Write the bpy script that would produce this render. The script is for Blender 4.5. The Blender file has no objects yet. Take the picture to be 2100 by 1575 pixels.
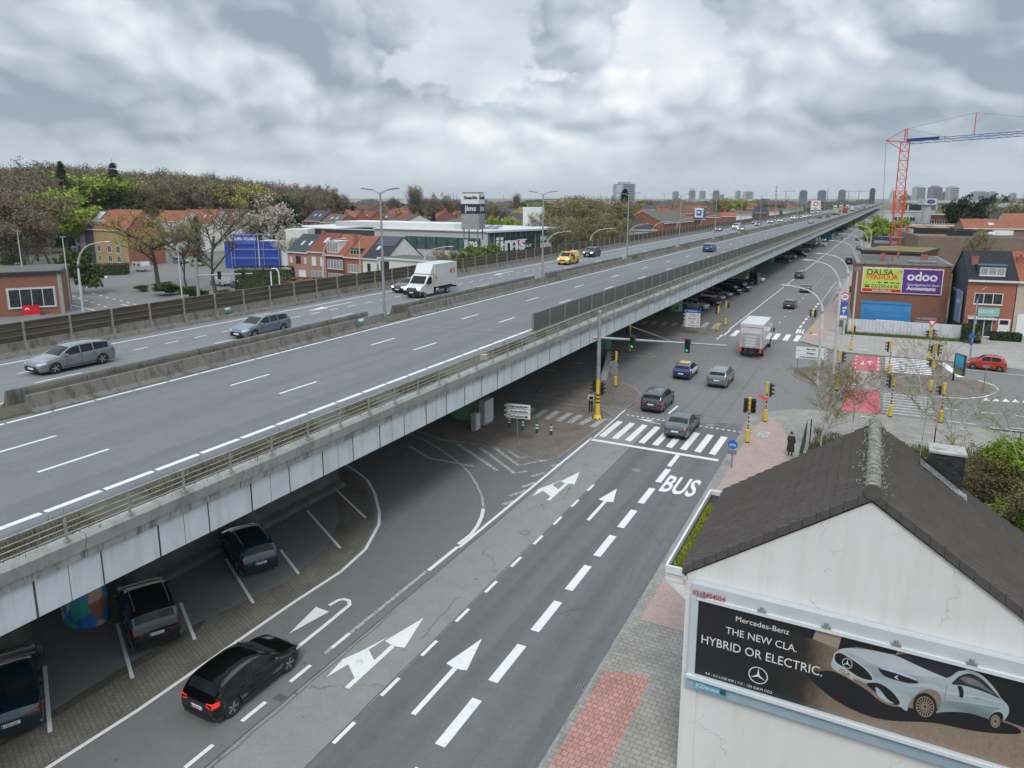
import bpy, bmesh, math, random
from math import radians as R, sin, cos, pi, hypot, atan2, sqrt
from mathutils import Vector, Matrix
import numpy as np
random.seed(7)
S = bpy.context.scene
COL = S.collection
HC = 17.3; FPX = 1450.0; PX, PY = 1050.0, 690.0; YH = 405.0; VX = 1811.0
PITCH = math.atan((PY-YH)/FPX); PSI = atan2(VX-PX, hypot(FPX, PY-YH))
cam = bpy.data.cameras.new('Camera'); co = bpy.data.objects.new('Camera', cam); COL.objects.link(co)
cam.sensor_width = 36; cam.lens = FPX/2100*36; cam.shift_y = (PY-787.5)/2100
cam.clip_start = 0.1; cam.clip_end = 20000
co.location = (0, 0, HC); co.rotation_euler = (R(90)-PITCH, 0, PSI)
S.camera = co
FW = Vector((-sin(PSI)*cos(PITCH), cos(PSI)*cos(PITCH), -sin(PITCH)))
RT = Vector((cos(PSI), sin(PSI), 0)); UP = RT.cross(FW)
def ray(x, y): return FW*FPX + RT*(x-PX) - UP*(y-PY)
def G(x, y, z=0.0):
 d = ray(x, y); t = (z-HC)/d.z; return Vector((d.x*t, d.y*t, z))
def AD(x, dist, z=0.0):          # point on the ray's azimuth at horizontal distance
 d = ray(x, YH); n = hypot(d.x, d.y); return Vector((d.x/n*dist, d.y/n*dist, z))
def HT(x, yb, yt, z=0.0):
 g = G(x, yb, z); lo, hi = 0.0, 150.0
 for _ in range(40):
  m = (lo+hi)/2; v = Vector((g.x, g.y, z+m-HC)); py = PY-FPX*v.dot(UP)/v.dot(FW)
  if py > yt: lo = m
  else: hi = m
 return lo
def ZA(x, y, P):
 d = ray(x, y); t = hypot(P.x, P.y)/hypot(d.x, d.y); return HC + d.z*t
W = bpy.data.worlds.new('World'); S.world = W; W.use_nodes = True
def world():
 nt = W.node_tree; N = nt.nodes; L = nt.links; N.clear()
 def nd(t, **k):
  n = N.new(t)
  for a, b in k.items(): setattr(n, a, b)
  return n
 def m(op, a, b=None, clamp=False):
  n = nd('ShaderNodeMath', operation=op, use_clamp=clamp)
  for i, v in enumerate((a, b)):
   if v is None: continue
   if isinstance(v, (int, float)): n.inputs[i].default_value = v
   else: L.new(v, n.inputs[i])
  return n.outputs[0]
 out = nd('ShaderNodeOutputWorld'); tc = nd('ShaderNodeTexCoord'); sp = nd('ShaderNodeSeparateXYZ')
 L.new(tc.outputs['Generated'], sp.inputs[0])
 zz = m('MAXIMUM', sp.outputs[2], 0.0); den = m('ADD', zz, 0.30)
 cx, cy = sp.outputs[0], sp.outputs[1]
 cb = nd('ShaderNodeCombineXYZ'); L.new(cx, cb.inputs[0]); L.new(cy, cb.inputs[1]); L.new(m('MULTIPLY', m('POWER', m('ADD', zz, .02), .8), 1.35), cb.inputs[2])
 def noise(scale, det, rough, off, lift=0.0):
  mp = nd('ShaderNodeMapping'); mp.inputs['Location'].default_value = off; mp.inputs['Scale'].default_value = (1, 1, 1)
  if lift:
   ad = nd('ShaderNodeVectorMath', operation='ADD'); L.new(cb.outputs[0], ad.inputs[0]); ad.inputs[1].default_value = (-.9*lift*FW.x, -.9*lift*FW.y, lift*1.2); L.new(ad.outputs[0], mp.inputs[0])
  else: L.new(cb.outputs[0], mp.inputs[0])
  n = nd('ShaderNodeTexNoise'); n.inputs['Scale'].default_value = scale; n.inputs['Detail'].default_value = det
  n.inputs['Roughness'].default_value = rough; L.new(mp.outputs[0], n.inputs['Vector']); return n.outputs['Fac']
 def rmp(f, a, b, ease=False):
  r = nd('ShaderNodeValToRGB'); r.color_ramp.elements[0].position = a; r.color_ramp.elements[1].position = b
  if ease: r.color_ramp.interpolation = 'EASE'
  L.new(f, r.inputs[0]); return r.outputs[0]
 def puff(scale, off, lift=0.0, det=3.0, rough=.5):
  wn = nd('ShaderNodeTexNoise'); wn.inputs['Scale'].default_value = scale*1.3; wn.inputs['Detail'].default_value = 4; L.new(cb.outputs[0], wn.inputs['Vector'])
  ma = nd('ShaderNodeVectorMath', operation='MULTIPLY_ADD'); L.new(wn.outputs['Color'], ma.inputs[0]); ma.inputs[1].default_value = (.38/scale,)*3; L.new(cb.outputs[0], ma.inputs[2])
  ad = nd('ShaderNodeVectorMath', operation='ADD'); L.new(ma.outputs[0], ad.inputs[0]); ad.inputs[1].default_value = (off[0]+lift*.5*RT.x, off[1]+lift*.5*RT.y, off[2]+lift)
  vo = nd('ShaderNodeTexVoronoi', feature='F1', normalize=True); vo.inputs['Scale'].default_value = scale; vo.inputs['Detail'].default_value = det; vo.inputs['Roughness'].default_value = rough; vo.inputs['Lacunarity'].default_value = 2.2
  L.new(ad.outputs[0], vo.inputs['Vector']); return m('SUBTRACT', 1.0, vo.outputs['Distance'])
 big = noise(2.2, 3, .5, (3.1, 1.7, 0)); O1 = (7.7, 2.2, 1.0)
 a = puff(2.7, O1); a2 = puff(2.7, O1, .028); msk = noise(2.3, 8, .55, (2.2, 9.1, 0)); fine = noise(7.5, 7, .6, (4.2, 5.2, 2.0))
 emb = m('MULTIPLY', m('SUBTRACT', a, a2), 2.7)
 edge = rmp(m('ADD', msk, m('MULTIPLY', m('SUBTRACT', a, .6), .6)), .48, .51, True)
 back = m('ADD', m('MULTIPLY', rmp(big, .35, .65, True), .30), m('ADD', m('MULTIPLY', fine, .35), .22))
 front = m('ADD', emb, m('ADD', m('MULTIPLY', a, .55), m('ADD', m('MULTIPLY', fine, .22), m('MULTIPLY', rmp(big, .35, .65, True), .16))))
 front = m('SUBTRACT', front, .12)
 fm = nd('ShaderNodeMix'); L.new(edge, fm.inputs[0]); L.new(back, fm.inputs[2]); L.new(front, fm.inputs[3]); v = m('ADD', m('MULTIPLY', m('SUBTRACT', fm.outputs[0], .5), 1.75), .46)
 sd = nd('ShaderNodeVectorMath', operation='DOT_PRODUCT'); L.new(tc.outputs['Generated'], sd.inputs[0])
 q = ray(1130, 120).normalized(); sd.inputs[1].default_value = (q.x, q.y, q.z)
 glow = m('MULTIPLY', m('POWER', m('MAXIMUM', sd.outputs['Value'], 0.0), 16), 0.30)
 veil = m('SUBTRACT', 1.0, m('MULTIPLY', zz, 11.0), True)
 v = m('ADD', v, glow)
 v2 = nd('ShaderNodeMix'); L.new(veil, v2.inputs[0]); L.new(v, v2.inputs[2]); v2.inputs[3].default_value = 0.60
 cr = nd('ShaderNodeValToRGB'); e = cr.color_ramp.elements
 e[0].position = 0.18; e[0].color = (0.29, 0.35, 0.42, 1); e[1].position = 1.0; e[1].color = (0.93, 0.95, 0.97, 1)
 k = e.new(0.5); k.color = (0.50, 0.575, 0.645, 1); k = e.new(0.72); k.color = (0.69, 0.745, 0.80, 1)
 L.new(v2.outputs[0], cr.inputs[0])
 sky = nd('ShaderNodeTexSky', sky_type='NISHITA', sun_disc=False, sun_elevation=R(50), sun_rotation=R(200))
 b1 = nd('ShaderNodeBackground'); L.new(sky.outputs[0], b1.inputs[0]); b1.inputs[1].default_value = 0.05
 b2 = nd('ShaderNodeBackground'); L.new(cr.outputs[0], b2.inputs[0])
 L.new(m('ADD', 0.93, m('MULTIPLY', m('MAXIMUM', m('SUBTRACT', zz, 0.27), 0.0), 1.9)), b2.inputs[1])
 mx = nd('ShaderNodeMixShader'); mx.inputs[0].default_value = 0.93
 L.new(b1.outputs[0], mx.inputs[1]); L.new(b2.outputs[0], mx.inputs[2]); L.new(mx.outputs[0], out.inputs[0])
world()
sl = bpy.data.lights.new('Sun', 'SUN'); sl.energy = 1.3; sl.angle = R(18); sl.color = (1, .97, .93)
so = bpy.data.objects.new('Sun', sl); COL.objects.link(so); so.rotation_euler = (R(40), 0, R(20))
S.view_settings.view_transform = 'Standard'; S.view_settings.look = 'None'; S.view_settings.exposure = 0.32
S.view_settings.gamma = 1.0
S.cycles.max_bounces = 5; S.cycles.diffuse_bounces = 3; S.cycles.glossy_bounces = 3; S.cycles.transparent_max_bounces = 12
MT = {}
def hexc(h):
 h = h.lstrip('#'); c = [int(h[i:i+2], 16)/255 for i in (0, 2, 4)]
 return tuple(((x/12.92) if x <= .04045 else ((x+.055)/1.055)**2.4) for x in c)
class NT:
 def __init__(s, name):
  s.m = bpy.data.materials.new(name); s.m.use_nodes = True; s.t = s.m.node_tree; s.N = s.t.nodes; s.L = s.t.links
  s.b = s.N['Principled BSDF']; s.tc = s.N.new('ShaderNodeTexCoord')
 def link(s, a, b): s.L.new(a, b)
 def mapping(s, scale=(1, 1, 1), loc=(0, 0, 0), src='Object', rot=(0, 0, 0)):
  n = s.N.new('ShaderNodeMapping'); n.inputs['Scale'].default_value = scale; n.inputs['Location'].default_value = loc
  n.inputs['Rotation'].default_value = rot
  s.L.new(s.tc.outputs[src], n.inputs[0]); return n.outputs[0]
 def noise(s, scale, det=4, rough=.5, vec=None, dist=0):
  n = s.N.new('ShaderNodeTexNoise'); n.inputs['Scale'].default_value = scale; n.inputs['Detail'].default_value = det
  n.inputs['Roughness'].default_value = rough; n.inputs['Distortion'].default_value = dist
  s.L.new(vec if vec is not None else s.tc.outputs['Object'], n.inputs['Vector']); return n.outputs['Fac']
 def ramp(s, f, pts):
  n = s.N.new('ShaderNodeValToRGB'); e = n.color_ramp.elements
  e[0].position = pts[0][0]; e[0].color = (*pts[0][1], 1); e[1].position = pts[-1][0]; e[1].color = (*pts[-1][1], 1)
  for p, c in pts[1:-1]: k = e.new(p); k.color = (*c, 1)
  s.L.new(f, n.inputs[0]); return n.outputs[0]
 def bw(s, f, a, b):
  return s.ramp(f, [(a, (0, 0, 0)), (b, (1, 1, 1))])
 def math(s, op, a, b):
  n = s.N.new('ShaderNodeMath'); n.operation = op
  for i, v in enumerate((a, b)):
   if isinstance(v, (int, float)): n.inputs[i].default_value = v
   else: s.L.new(v, n.inputs[i])
  return n.outputs[0]
 def mix(s, f, a, b, mode='MIX'):
  n = s.N.new('ShaderNodeMix'); n.data_type = 'RGBA'; n.blend_type = mode
  for i, v in ((0, f), (6, a), (7, b)):
   if isinstance(v, (int, float)): n.inputs[i].default_value = v
   elif isinstance(v, tuple): n.inputs[i].default_value = (*v[:3], 1)
   else: s.L.new(v, n.inputs[i])
  return n.outputs[2]
 def bump(s, h, st=.3, dist=.02):
  n = s.N.new('ShaderNodeBump'); n.inputs['Strength'].default_value = st; n.inputs['Distance'].default_value = dist
  s.L.new(h, n.inputs['Height']); s.L.new(n.outputs[0], s.b.inputs['Normal'])
 def col(s, c):
  if isinstance(c, tuple): s.b.inputs['Base Color'].default_value = (*c[:3], 1)
  else: s.L.new(c, s.b.inputs['Base Color'])
def M(name, c=None, rough=.7, metal=0, var=.12, scale=1.5, coat=0, emit=None, es=1, spec=.5, fine=0):
 if name in MT: return MT[name]
 t = NT(name)
 if isinstance(c, str): c = hexc(c)
 if var:
  f = t.noise(scale, 5, .6); a = tuple(x*(1-var) for x in c); b = tuple(min(1, x*(1+var)) for x in c)
  o = t.ramp(f, [(.3, a), (.7, b)])
  if fine: o = t.mix(t.bw(t.noise(scale*18, 3, .7), .35, .65), o, t.mix(1.0, o, (1-fine,)*3, 'MULTIPLY'))
  t.col(o)
 else: t.col(c)
 t.b.inputs['Roughness'].default_value = rough; t.b.inputs['Metallic'].default_value = metal
 t.b.inputs['Coat Weight'].default_value = coat; t.b.inputs['Specular IOR Level'].default_value = spec
 if emit: t.b.inputs['Emission Color'].default_value = (*emit, 1); t.b.inputs['Emission Strength'].default_value = es
 MT[name] = t.m; return t.m
def sc(c, k): return tuple(x*k for x in c)
def asphalt(name, c, crack=.5, track=0.0, patch=.12):
 t = NT(name)
 big = t.noise(.09, 6, .65); mid = t.noise(1.3, 5, .6); fin = t.noise(28, 4, .8)
 o = t.ramp(big, [(.3, sc(c, 1-patch)), (.7, sc(c, 1+patch))])
 o = t.mix(.5, o, t.ramp(mid, [(.3, sc(c, .86)), (.7, sc(c, 1.12))]))
 o = t.mix(t.bw(fin, .3, .75), t.mix(1.0, o, (.72, .72, .72), 'MULTIPLY'), t.mix(1.0, o, (1.28, 1.27, 1.25), 'MULTIPLY'))
 if track:
  tr = t.noise(1.0, 3, .5, t.mapping((1.1, .03, 1))); o = t.mix(t.bw(tr, .42, .62), o, t.mix(1.0, o, (1-track,)*3, 'MULTIPLY'))
 if crack:
  n = t.N.new('ShaderNodeTexVoronoi'); n.feature = 'DISTANCE_TO_EDGE'; n.inputs['Scale'].default_value = .14
  d = t.N.new('ShaderNodeTexNoise'); d.inputs['Scale'].default_value = 1.2; d.inputs['Detail'].default_value = 6
  t.link(t.tc.outputs['Object'], d.inputs['Vector'])
  a = t.N.new('ShaderNodeVectorMath'); a.operation = 'MULTIPLY_ADD'; t.link(d.outputs['Color'], a.inputs[0]); a.inputs[1].default_value = (1.6, 1.6, 0); t.link(t.tc.outputs['Object'], a.inputs[2])
  t.link(a.outputs[0], n.inputs['Vector'])
  f = t.bw(n.outputs['Distance'], .0, .006)
  msk = t.bw(t.noise(.35, 2), .45, .6)
  f2 = t.mix(1.0, t.mix(msk, (1, 1, 1), f), (1, 1, 1), 'MULTIPLY')
  o = t.mix(1.0, o, t.mix(crack, (1, 1, 1), f2), 'MULTIPLY')
  sp = t.bw(t.noise(2.2, 2, .5, t.mapping((1, 1, 1), (9, 3, 0))), .70, .76)
  o = t.mix(sp, o, sc(c, .55))
 t.col(o); t.b.inputs['Roughness'].default_value = .88; t.bump(fin, .25, .01)
 MT[name] = t.m; return t.m
def brick(name, c1, c2, mortar, scale=1.0, rough=.85, w=.22, h=.065, gap=.012, flat=False, var=.25, rot=0, dirt=.0):
 t = NT(name)
 if flat: vec = t.mapping((1, 1, 1), rot=(0, 0, rot))
 else:
  s = t.N.new('ShaderNodeSeparateXYZ'); t.link(t.tc.outputs['Object'], s.inputs[0])
  x = t.math('ADD', s.outputs[0], s.outputs[1]); cb = t.N.new('ShaderNodeCombineXYZ'); t.link(x, cb.inputs[0]); t.link(s.outputs[2], cb.inputs[1]); vec = cb.outputs[0]
 b = t.N.new('ShaderNodeTexBrick'); t.link(vec, b.inputs['Vector'])
 b.inputs['Color1'].default_value = (*c1, 1); b.inputs['Color2'].default_value = (*c2, 1); b.inputs['Mortar'].default_value = (*mortar, 1)
 b.inputs['Scale'].default_value = scale; b.inputs['Mortar Size'].default_value = gap; b.inputs['Brick Width'].default_value = w; b.inputs['Row Height'].default_value = h
 b.inputs['Bias'].default_value = -.1; b.inputs['Mortar Smooth'].default_value = .2
 f = t.noise(.6, 6, .65); o = t.mix(1.0, b.outputs['Color'], t.ramp(f, [(.25, (1-var,)*3), (.75, (1+var*.6,)*3)]), 'MULTIPLY')
 f = t.noise(9, 4, .7); o = t.mix(1.0, o, t.ramp(f, [(.25, (.86,)*3), (.75, (1.12,)*3)]), 'MULTIPLY')
 if dirt: o = t.mix(t.bw(t.noise(.8, 6, .7, t.mapping((1, 1, 1), (5, 5, 5))), .52, .68), o, t.mix(dirt, o, (.10, .09, .07)))
 t.col(o); t.b.inputs['Roughness'].default_value = rough; t.bump(b.outputs['Fac'], -.25, .01)
 MT[name] = t.m; return t.m
def weathered(name, c, dark, streak=.5, rough=.9, sx=2.2, moss=None, hi=.62):
 t = NT(name)
 o = t.ramp(t.noise(.8, 6, .65), [(.3, sc(c, .85)), (.7, sc(c, 1.1))])
 st = t.bw(t.noise(1.0, 6, .7, t.mapping((sx, sx, .22))), .5, hi)
 sp = t.bw(t.noise(3.2, 8, .75), .50, .70)
 o = t.mix(t.math('MULTIPLY', st, streak), o, dark)
 o = t.mix(t.math('MULTIPLY', sp, streak*.8), o, dark)
 if moss: o = t.mix(t.bw(t.noise(.5, 5, .7, t.mapping((1, 1, 1), (4, 4, 4))), .5, .66), o, moss)
 o = t.mix(1.0, o, t.ramp(t.noise(30, 3, .7), [(.3, (.9,)*3), (.7, (1.08,)*3)]), 'MULTIPLY')
 t.col(o); t.b.inputs['Roughness'].default_value = rough; t.bump(t.noise(12, 5, .7), .3, .01)
 MT[name] = t.m; return t.m
def rooftile(name, c, c2, w=.3, h=.35, moss=None):
 t = NT(name)
 s = t.N.new('ShaderNodeSeparateXYZ'); t.link(t.tc.outputs['Object'], s.inputs[0])
 cb = t.N.new('ShaderNodeCombineXYZ'); t.link(t.math('ADD', s.outputs[0], t.math('MULTIPLY', s.outputs[1], .0)), cb.inputs[0]); t.link(t.math('MULTIPLY', s.outputs[2], 1.5), cb.inputs[1])
 b = t.N.new('ShaderNodeTexBrick'); t.link(cb.outputs[0], b.inputs['Vector']); b.offset = 0
 b.inputs['Color1'].default_value = (*c, 1); b.inputs['Color2'].default_value = (*c2, 1); b.inputs['Mortar'].default_value = (*sc(c, .45), 1)
 b.inputs['Scale'].default_value = 1; b.inputs['Mortar Size'].default_value = .035; b.inputs['Brick Width'].default_value = w; b.inputs['Row Height'].default_value = h
 o = t.mix(1.0, b.outputs['Color'], t.ramp(t.noise(1.2, 6, .7), [(.25, (.72,)*3), (.75, (1.2,)*3)]), 'MULTIPLY')
 if moss: o = t.mix(t.math('MULTIPLY', t.bw(t.noise(1.1, 6, .7, t.mapping((1, 1, 1), (4, 4, 4))), .5, .66), .6), o, moss)
 t.col(o); t.b.inputs['Roughness'].default_value = .8; t.bump(b.outputs['Fac'], -.4, .03)
 MT[name] = t.m; return t.m
def paint(name, c, rough=.2, metal=.3):
 if name in MT: return MT[name]
 if isinstance(c, str): c = hexc(c)
 t = NT(name); f = t.noise(.9, 4, .6); t.col(t.ramp(f, [(.3, sc(c, .93)), (.7, sc(c, 1.05))]))
 d = t.noise(6, 5, .7); t.link(t.ramp(d, [(.3, (rough*.8,)*3), (.75, (min(1, rough*1.5),)*3)]), t.b.inputs['Roughness'])
 t.b.inputs['Metallic'].default_value = metal; t.b.inputs['Coat Weight'].default_value = 1; t.b.inputs['Coat Roughness'].default_value = .03
 MT[name] = t.m; return t.m
def glassm(name, c, rough=.06):
 if name in MT: return MT[name]
 t = NT(name); f = t.noise(1.7, 2, .5); t.col(t.ramp(f, [(.3, sc(c, .6)), (.7, sc(c, 1.5))]))
 t.b.inputs['Roughness'].default_value = rough; t.b.inputs['Specular IOR Level'].default_value = .25
 MT[name] = t.m; return t.m
A_OLD = asphalt('old_asphalt', (.185, .178, .17), .6)
A_NEW = asphalt('dark_asphalt', (.145, .147, .15), 0, .2, .06)
A_RAMP = asphalt('slip_asphalt', (.165, .162, .157), .25, .0, .08)
A_DECK = asphalt('deck_asphalt', (.175, .177, .183), 0, .12, .05)
A_LOT = asphalt('lot_asphalt', (.19, .183, .176), .5)
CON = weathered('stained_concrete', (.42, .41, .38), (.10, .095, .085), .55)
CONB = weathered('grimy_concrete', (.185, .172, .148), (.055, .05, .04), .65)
CONL = weathered('pale_concrete', (.52, .51, .47), (.14, .13, .11), .35)
PANEL = weathered('white_panel', (.60, .64, .66), (.33, .34, .33), .25, .55, 3.0)
def linepaint():
 t = NT('road_paint'); f = t.noise(7, 6, .75); g = t.noise(1.2, 4, .6)
 o = t.ramp(f, [(.28, (.36, .355, .34)), (.40, (.68, .68, .66)), (.8, (.78, .78, .76))])
 t.col(t.mix(t.bw(g, .62, .8), o, (.42, .41, .39))); t.b.inputs['Roughness'].default_value = .8; MT['road_paint'] = t.m
 t = NT('worn_paint'); f = t.noise(5, 7, .8)
 t.col(t.ramp(f, [(.40, (.15, .147, .14)), (.52, (.42, .41, .39)), (.75, (.52, .51, .49))])); t.b.inputs['Roughness'].default_value = .85; MT['worn_paint'] = t.m
 return MT['road_paint'], MT['worn_paint']
LINE, WORN = linepaint()
BLK = M('black_plastic', (.016, .016, .017), .5, var=.3)
RUB = M('rubber', (.022, .022, .022), .85, var=.3)
STEEL = M('galvanised_steel', (.36, .375, .38), .5, .5, var=.2)
STEELD = M('dull_steel', (.23, .235, .235), .55, .3, var=.25)
WHT = M('white_paint', (.74, .74, .73), .5, var=.06)
YEL = M('signal_yellow', (.72, .47, .04), .5, var=.1)
GLS = glassm('dark_glass', (.016, .02, .023))
GLSB = glassm('window_glass', (.035, .043, .05))
CUR = M('curtain_glass', (.30, .31, .30), .25, var=.35, scale=6)
class MB:
 def __init__(s): s.v = []; s.f = []; s.sm = []
 def add(s, vs, fs, smooth=False):
  o = len(s.v); s.v += [tuple(v) for v in vs]; s.f += [tuple(i+o for i in f) for f in fs]; s.sm += [smooth]*len(fs); return s
 def box(s, c, d, rz=0, M4=None, ry=0, rx=0):
  x, y, z = [q/2 for q in d]
  vs = [Vector((a*x, b*y, e*z)) for e in (-1, 1) for b in (-1, 1) for a in (-1, 1)]
  if rx: vs = [Matrix.Rotation(rx, 3, 'X') @ v for v in vs]
  if ry: vs = [Matrix.Rotation(ry, 3, 'Y') @ v for v in vs]
  if rz: vs = [Matrix.Rotation(rz, 3, 'Z') @ v for v in vs]
  vs = [v+Vector(c) for v in vs]
  if M4: vs = [M4 @ v for v in vs]
  return s.add(vs, [(0, 2, 3, 1), (4, 5, 7, 6), (0, 1, 5, 4), (2, 6, 7, 3), (0, 4, 6, 2), (1, 3, 7, 5)])
 def bx(s, x0, x1, y0, y1, z0, z1): return s.box(((x0+x1)/2, (y0+y1)/2, (z0+z1)/2), (x1-x0, y1-y0, z1-z0))
 def prism(s, pts, z0, z1):
  n = len(pts); a = 0.0
  for i in range(n): a += pts[i][0]*pts[(i+1) % n][1]-pts[(i+1) % n][0]*pts[i][1]
  if a < 0: pts = pts[::-1]
  vs = [(p[0], p[1], z0) for p in pts]+[(p[0], p[1], z1) for p in pts]
  return s.add(vs, [tuple(range(n-1, -1, -1)), tuple(range(n, 2*n))]+[(i, (i+1) % n, n+(i+1) % n, n+i) for i in range(n)])
 def flat(s, pts, z):
  a = sum(pts[i][0]*pts[(i+1) % len(pts)][1]-pts[(i+1) % len(pts)][0]*pts[i][1] for i in range(len(pts)))
  if a < 0: pts = pts[::-1]
  return s.add([(p[0], p[1], z) for p in pts], [tuple(range(len(pts)))])
 def poly(s, pts): return s.add(pts, [tuple(range(len(pts)))])
 def extr(s, prof, y0, y1):
  n = len(prof); vs = [(p[0], y0, p[1]) for p in prof]+[(p[0], y1, p[1]) for p in prof]
  return s.add(vs, [tuple(range(n)), tuple(range(2*n-1, n-1, -1))]+[(i, n+i, n+(i+1) % n, (i+1) % n) for i in range(n)])
 def cyl(s, c, r, h, n=12, r2=None, axis='Z', smooth=True):
  r2 = r if r2 is None else r2; vs = []
  for k in range(2):
   rr = (r, r2)[k]
   for i in range(n):
    a = 2*pi*i/n; p = (rr*cos(a), rr*sin(a), h*k)
    if axis == 'X': p = (p[2], p[0], p[1])
    elif axis == 'Y': p = (p[1], p[2], p[0])
    vs.append((c[0]+p[0], c[1]+p[1], c[2]+p[2]))
  o = len(s.f); s.add(vs, [(i, (i+1) % n, n+(i+1) % n, n+i) for i in range(n)], smooth); s.add(vs, [tuple(range(n-1, -1, -1)), tuple(range(n, 2*n))]); return s
 def tube(s, pts, r, n=6, r2=None, cap=True):
  pts = [Vector(p) for p in pts]; m = len(pts); rings = []
  for i, p in enumerate(pts):
   d = (pts[min(i+1, m-1)]-pts[max(i-1, 0)]).normalized()
   a = d.cross(Vector((0, 0, 1)))
   if a.length < .05: a = d.cross(Vector((1, 0, 0)))
   a.normalize(); b = d.cross(a); rr = r if r2 is None else r+(r2-r)*i/(m-1)
   rings.append([p+a*rr*cos(2*pi*k/n)+b*rr*sin(2*pi*k/n) for k in range(n)])
  vs = [v for g in rings for v in g]
  fs = [(i*n+k, i*n+(k+1) % n, (i+1)*n+(k+1) % n, (i+1)*n+k) for i in range(m-1) for k in range(n)]
  s.add(vs, fs, True)
  if cap and n > 3: s.add(rings[0], [tuple(range(n-1, -1, -1))]); s.add(rings[-1], [tuple(range(n))])
  return s
 def ball(s, c, r, n=10, m=6, sz=1):
  vs = []; fs = []
  for j in range(m+1):
   t = pi*j/m
   for i in range(n): a = 2*pi*i/n; vs.append((c[0]+r*sin(t)*cos(a), c[1]+r*sin(t)*sin(a), c[2]+r*sz*cos(t)))
  for j in range(m):
   for i in range(n): fs.append((j*n+i, (j+1)*n+i, (j+1)*n+(i+1) % n, j*n+(i+1) % n))
  return s.add(vs, fs, True)
 def mesh(s, name, mat, sharp=None):
  me = bpy.data.meshes.new(name); me.from_pydata(s.v, [], s.f); me.update()
  me.polygons.foreach_set('use_smooth', s.sm)
  if sharp: me.set_sharp_from_angle(angle=R(sharp))
  if mat: me.materials.append(mat)
  return me
 def build(s, name, mat, parent=None, loc=None, rz=0, sharp=None):
  o = bpy.data.objects.new(name, s.mesh(name, mat, sharp)); COL.objects.link(o)
  if parent: o.parent = parent
  if loc is not None: o.location = loc
  if rz: o.rotation_euler.z = rz
  return o
def tag(o, label=None, cat=None, group=None, kind=None):
 if label: o['label'] = label
 if cat: o['category'] = cat
 if group: o['group'] = group
 if kind: o['kind'] = kind
 return o
def E(name, loc, label, cat, group=None, rz=0):
 o = bpy.data.objects.new(name, None); COL.objects.link(o); o.location = loc; o.rotation_euler.z = rz
 o.empty_display_size = .2; return tag(o, label, cat, group)
def struct(name, mb, mat, **k): return tag(mb.build(name, mat, **k), kind='structure')
KIDS = {}
def kids(o):
 return [c for c in bpy.data.objects if c.parent == o]
def copytree(o, loc, rz=None, label=None, group=None, cache={}):
 def cp(q, par):
  c = q.copy(); COL.objects.link(c)
  if par: c.parent = par
  if q.name not in cache: cache[q.name] = kids(q)
  for k in cache[q.name]: cp(k, c)
  return c
 r = cp(o, None); r.location = loc
 if rz is not None: r.rotation_euler.z = rz
 if label: r['label'] = label
 if group: r['group'] = group
 return r
def text(s, size, mat, name, parent=None, loc=(0, 0, 0), rot=(0, 0, 0), bold=0, align='CENTER', ext=.004, sx=1.0, shear=0, space=1.0):
 cu = bpy.data.curves.new('t', 'FONT'); cu.body = s; cu.size = size; cu.offset = bold; cu.extrude = ext; cu.align_x = align; cu.align_y = 'CENTER'
 cu.resolution_u = 3; cu.shear = shear; cu.space_character = space
 o = bpy.data.objects.new('t', cu); COL.objects.link(o)
 dg = bpy.context.evaluated_depsgraph_get(); me = bpy.data.meshes.new_from_object(o.evaluated_get(dg)); bpy.data.objects.remove(o)
 me.materials.clear(); me.materials.append(mat)
 if sx != 1: me.transform(Matrix.Diagonal((sx, 1, 1, 1)))
 q = bpy.data.objects.new(name, me); COL.objects.link(q); q.location = loc; q.rotation_euler = rot
 if parent: q.parent = parent
 return q
def CV(y): return 0.0 if y < 40 else (.0185*(y-40)**2/60 if y < 70 else .0185*(y-55))
def ys(y0, y1, st=8):
 r = [y0]; y = y0
 while True:
  step = st if y < 150 else (25 if y < 500 else 80)
  y += step
  if y >= y1-.5*step: break
  r.append(y)
 return r+[y1]
def strip(mb, x0, x1, y0, y1, z, st=8):
 Y = ys(y0, y1, st); vs = []
 for y in Y: vs += [(x0+CV(y), y, z), (x1+CV(y), y, z)]
 return mb.add(vs, [(2*i, 2*i+1, 2*i+3, 2*i+2) for i in range(len(Y)-1)])
def sweep(mb, prof, y0, y1, st=8):
 Y = ys(y0, y1, st); n = len(prof); vs = []
 for y in Y: vs += [(p[0]+CV(y), y, p[1]) for p in prof]
 fs = [(i*n+k, (i+1)*n+k, (i+1)*n+(k+1) % n, i*n+(k+1) % n) for i in range(len(Y)-1) for k in range(n)]
 fs += [tuple(range(n)), tuple(range(len(Y)*n-1, (len(Y)-1)*n-1, -1))]
 return mb.add(vs, fs)
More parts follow.
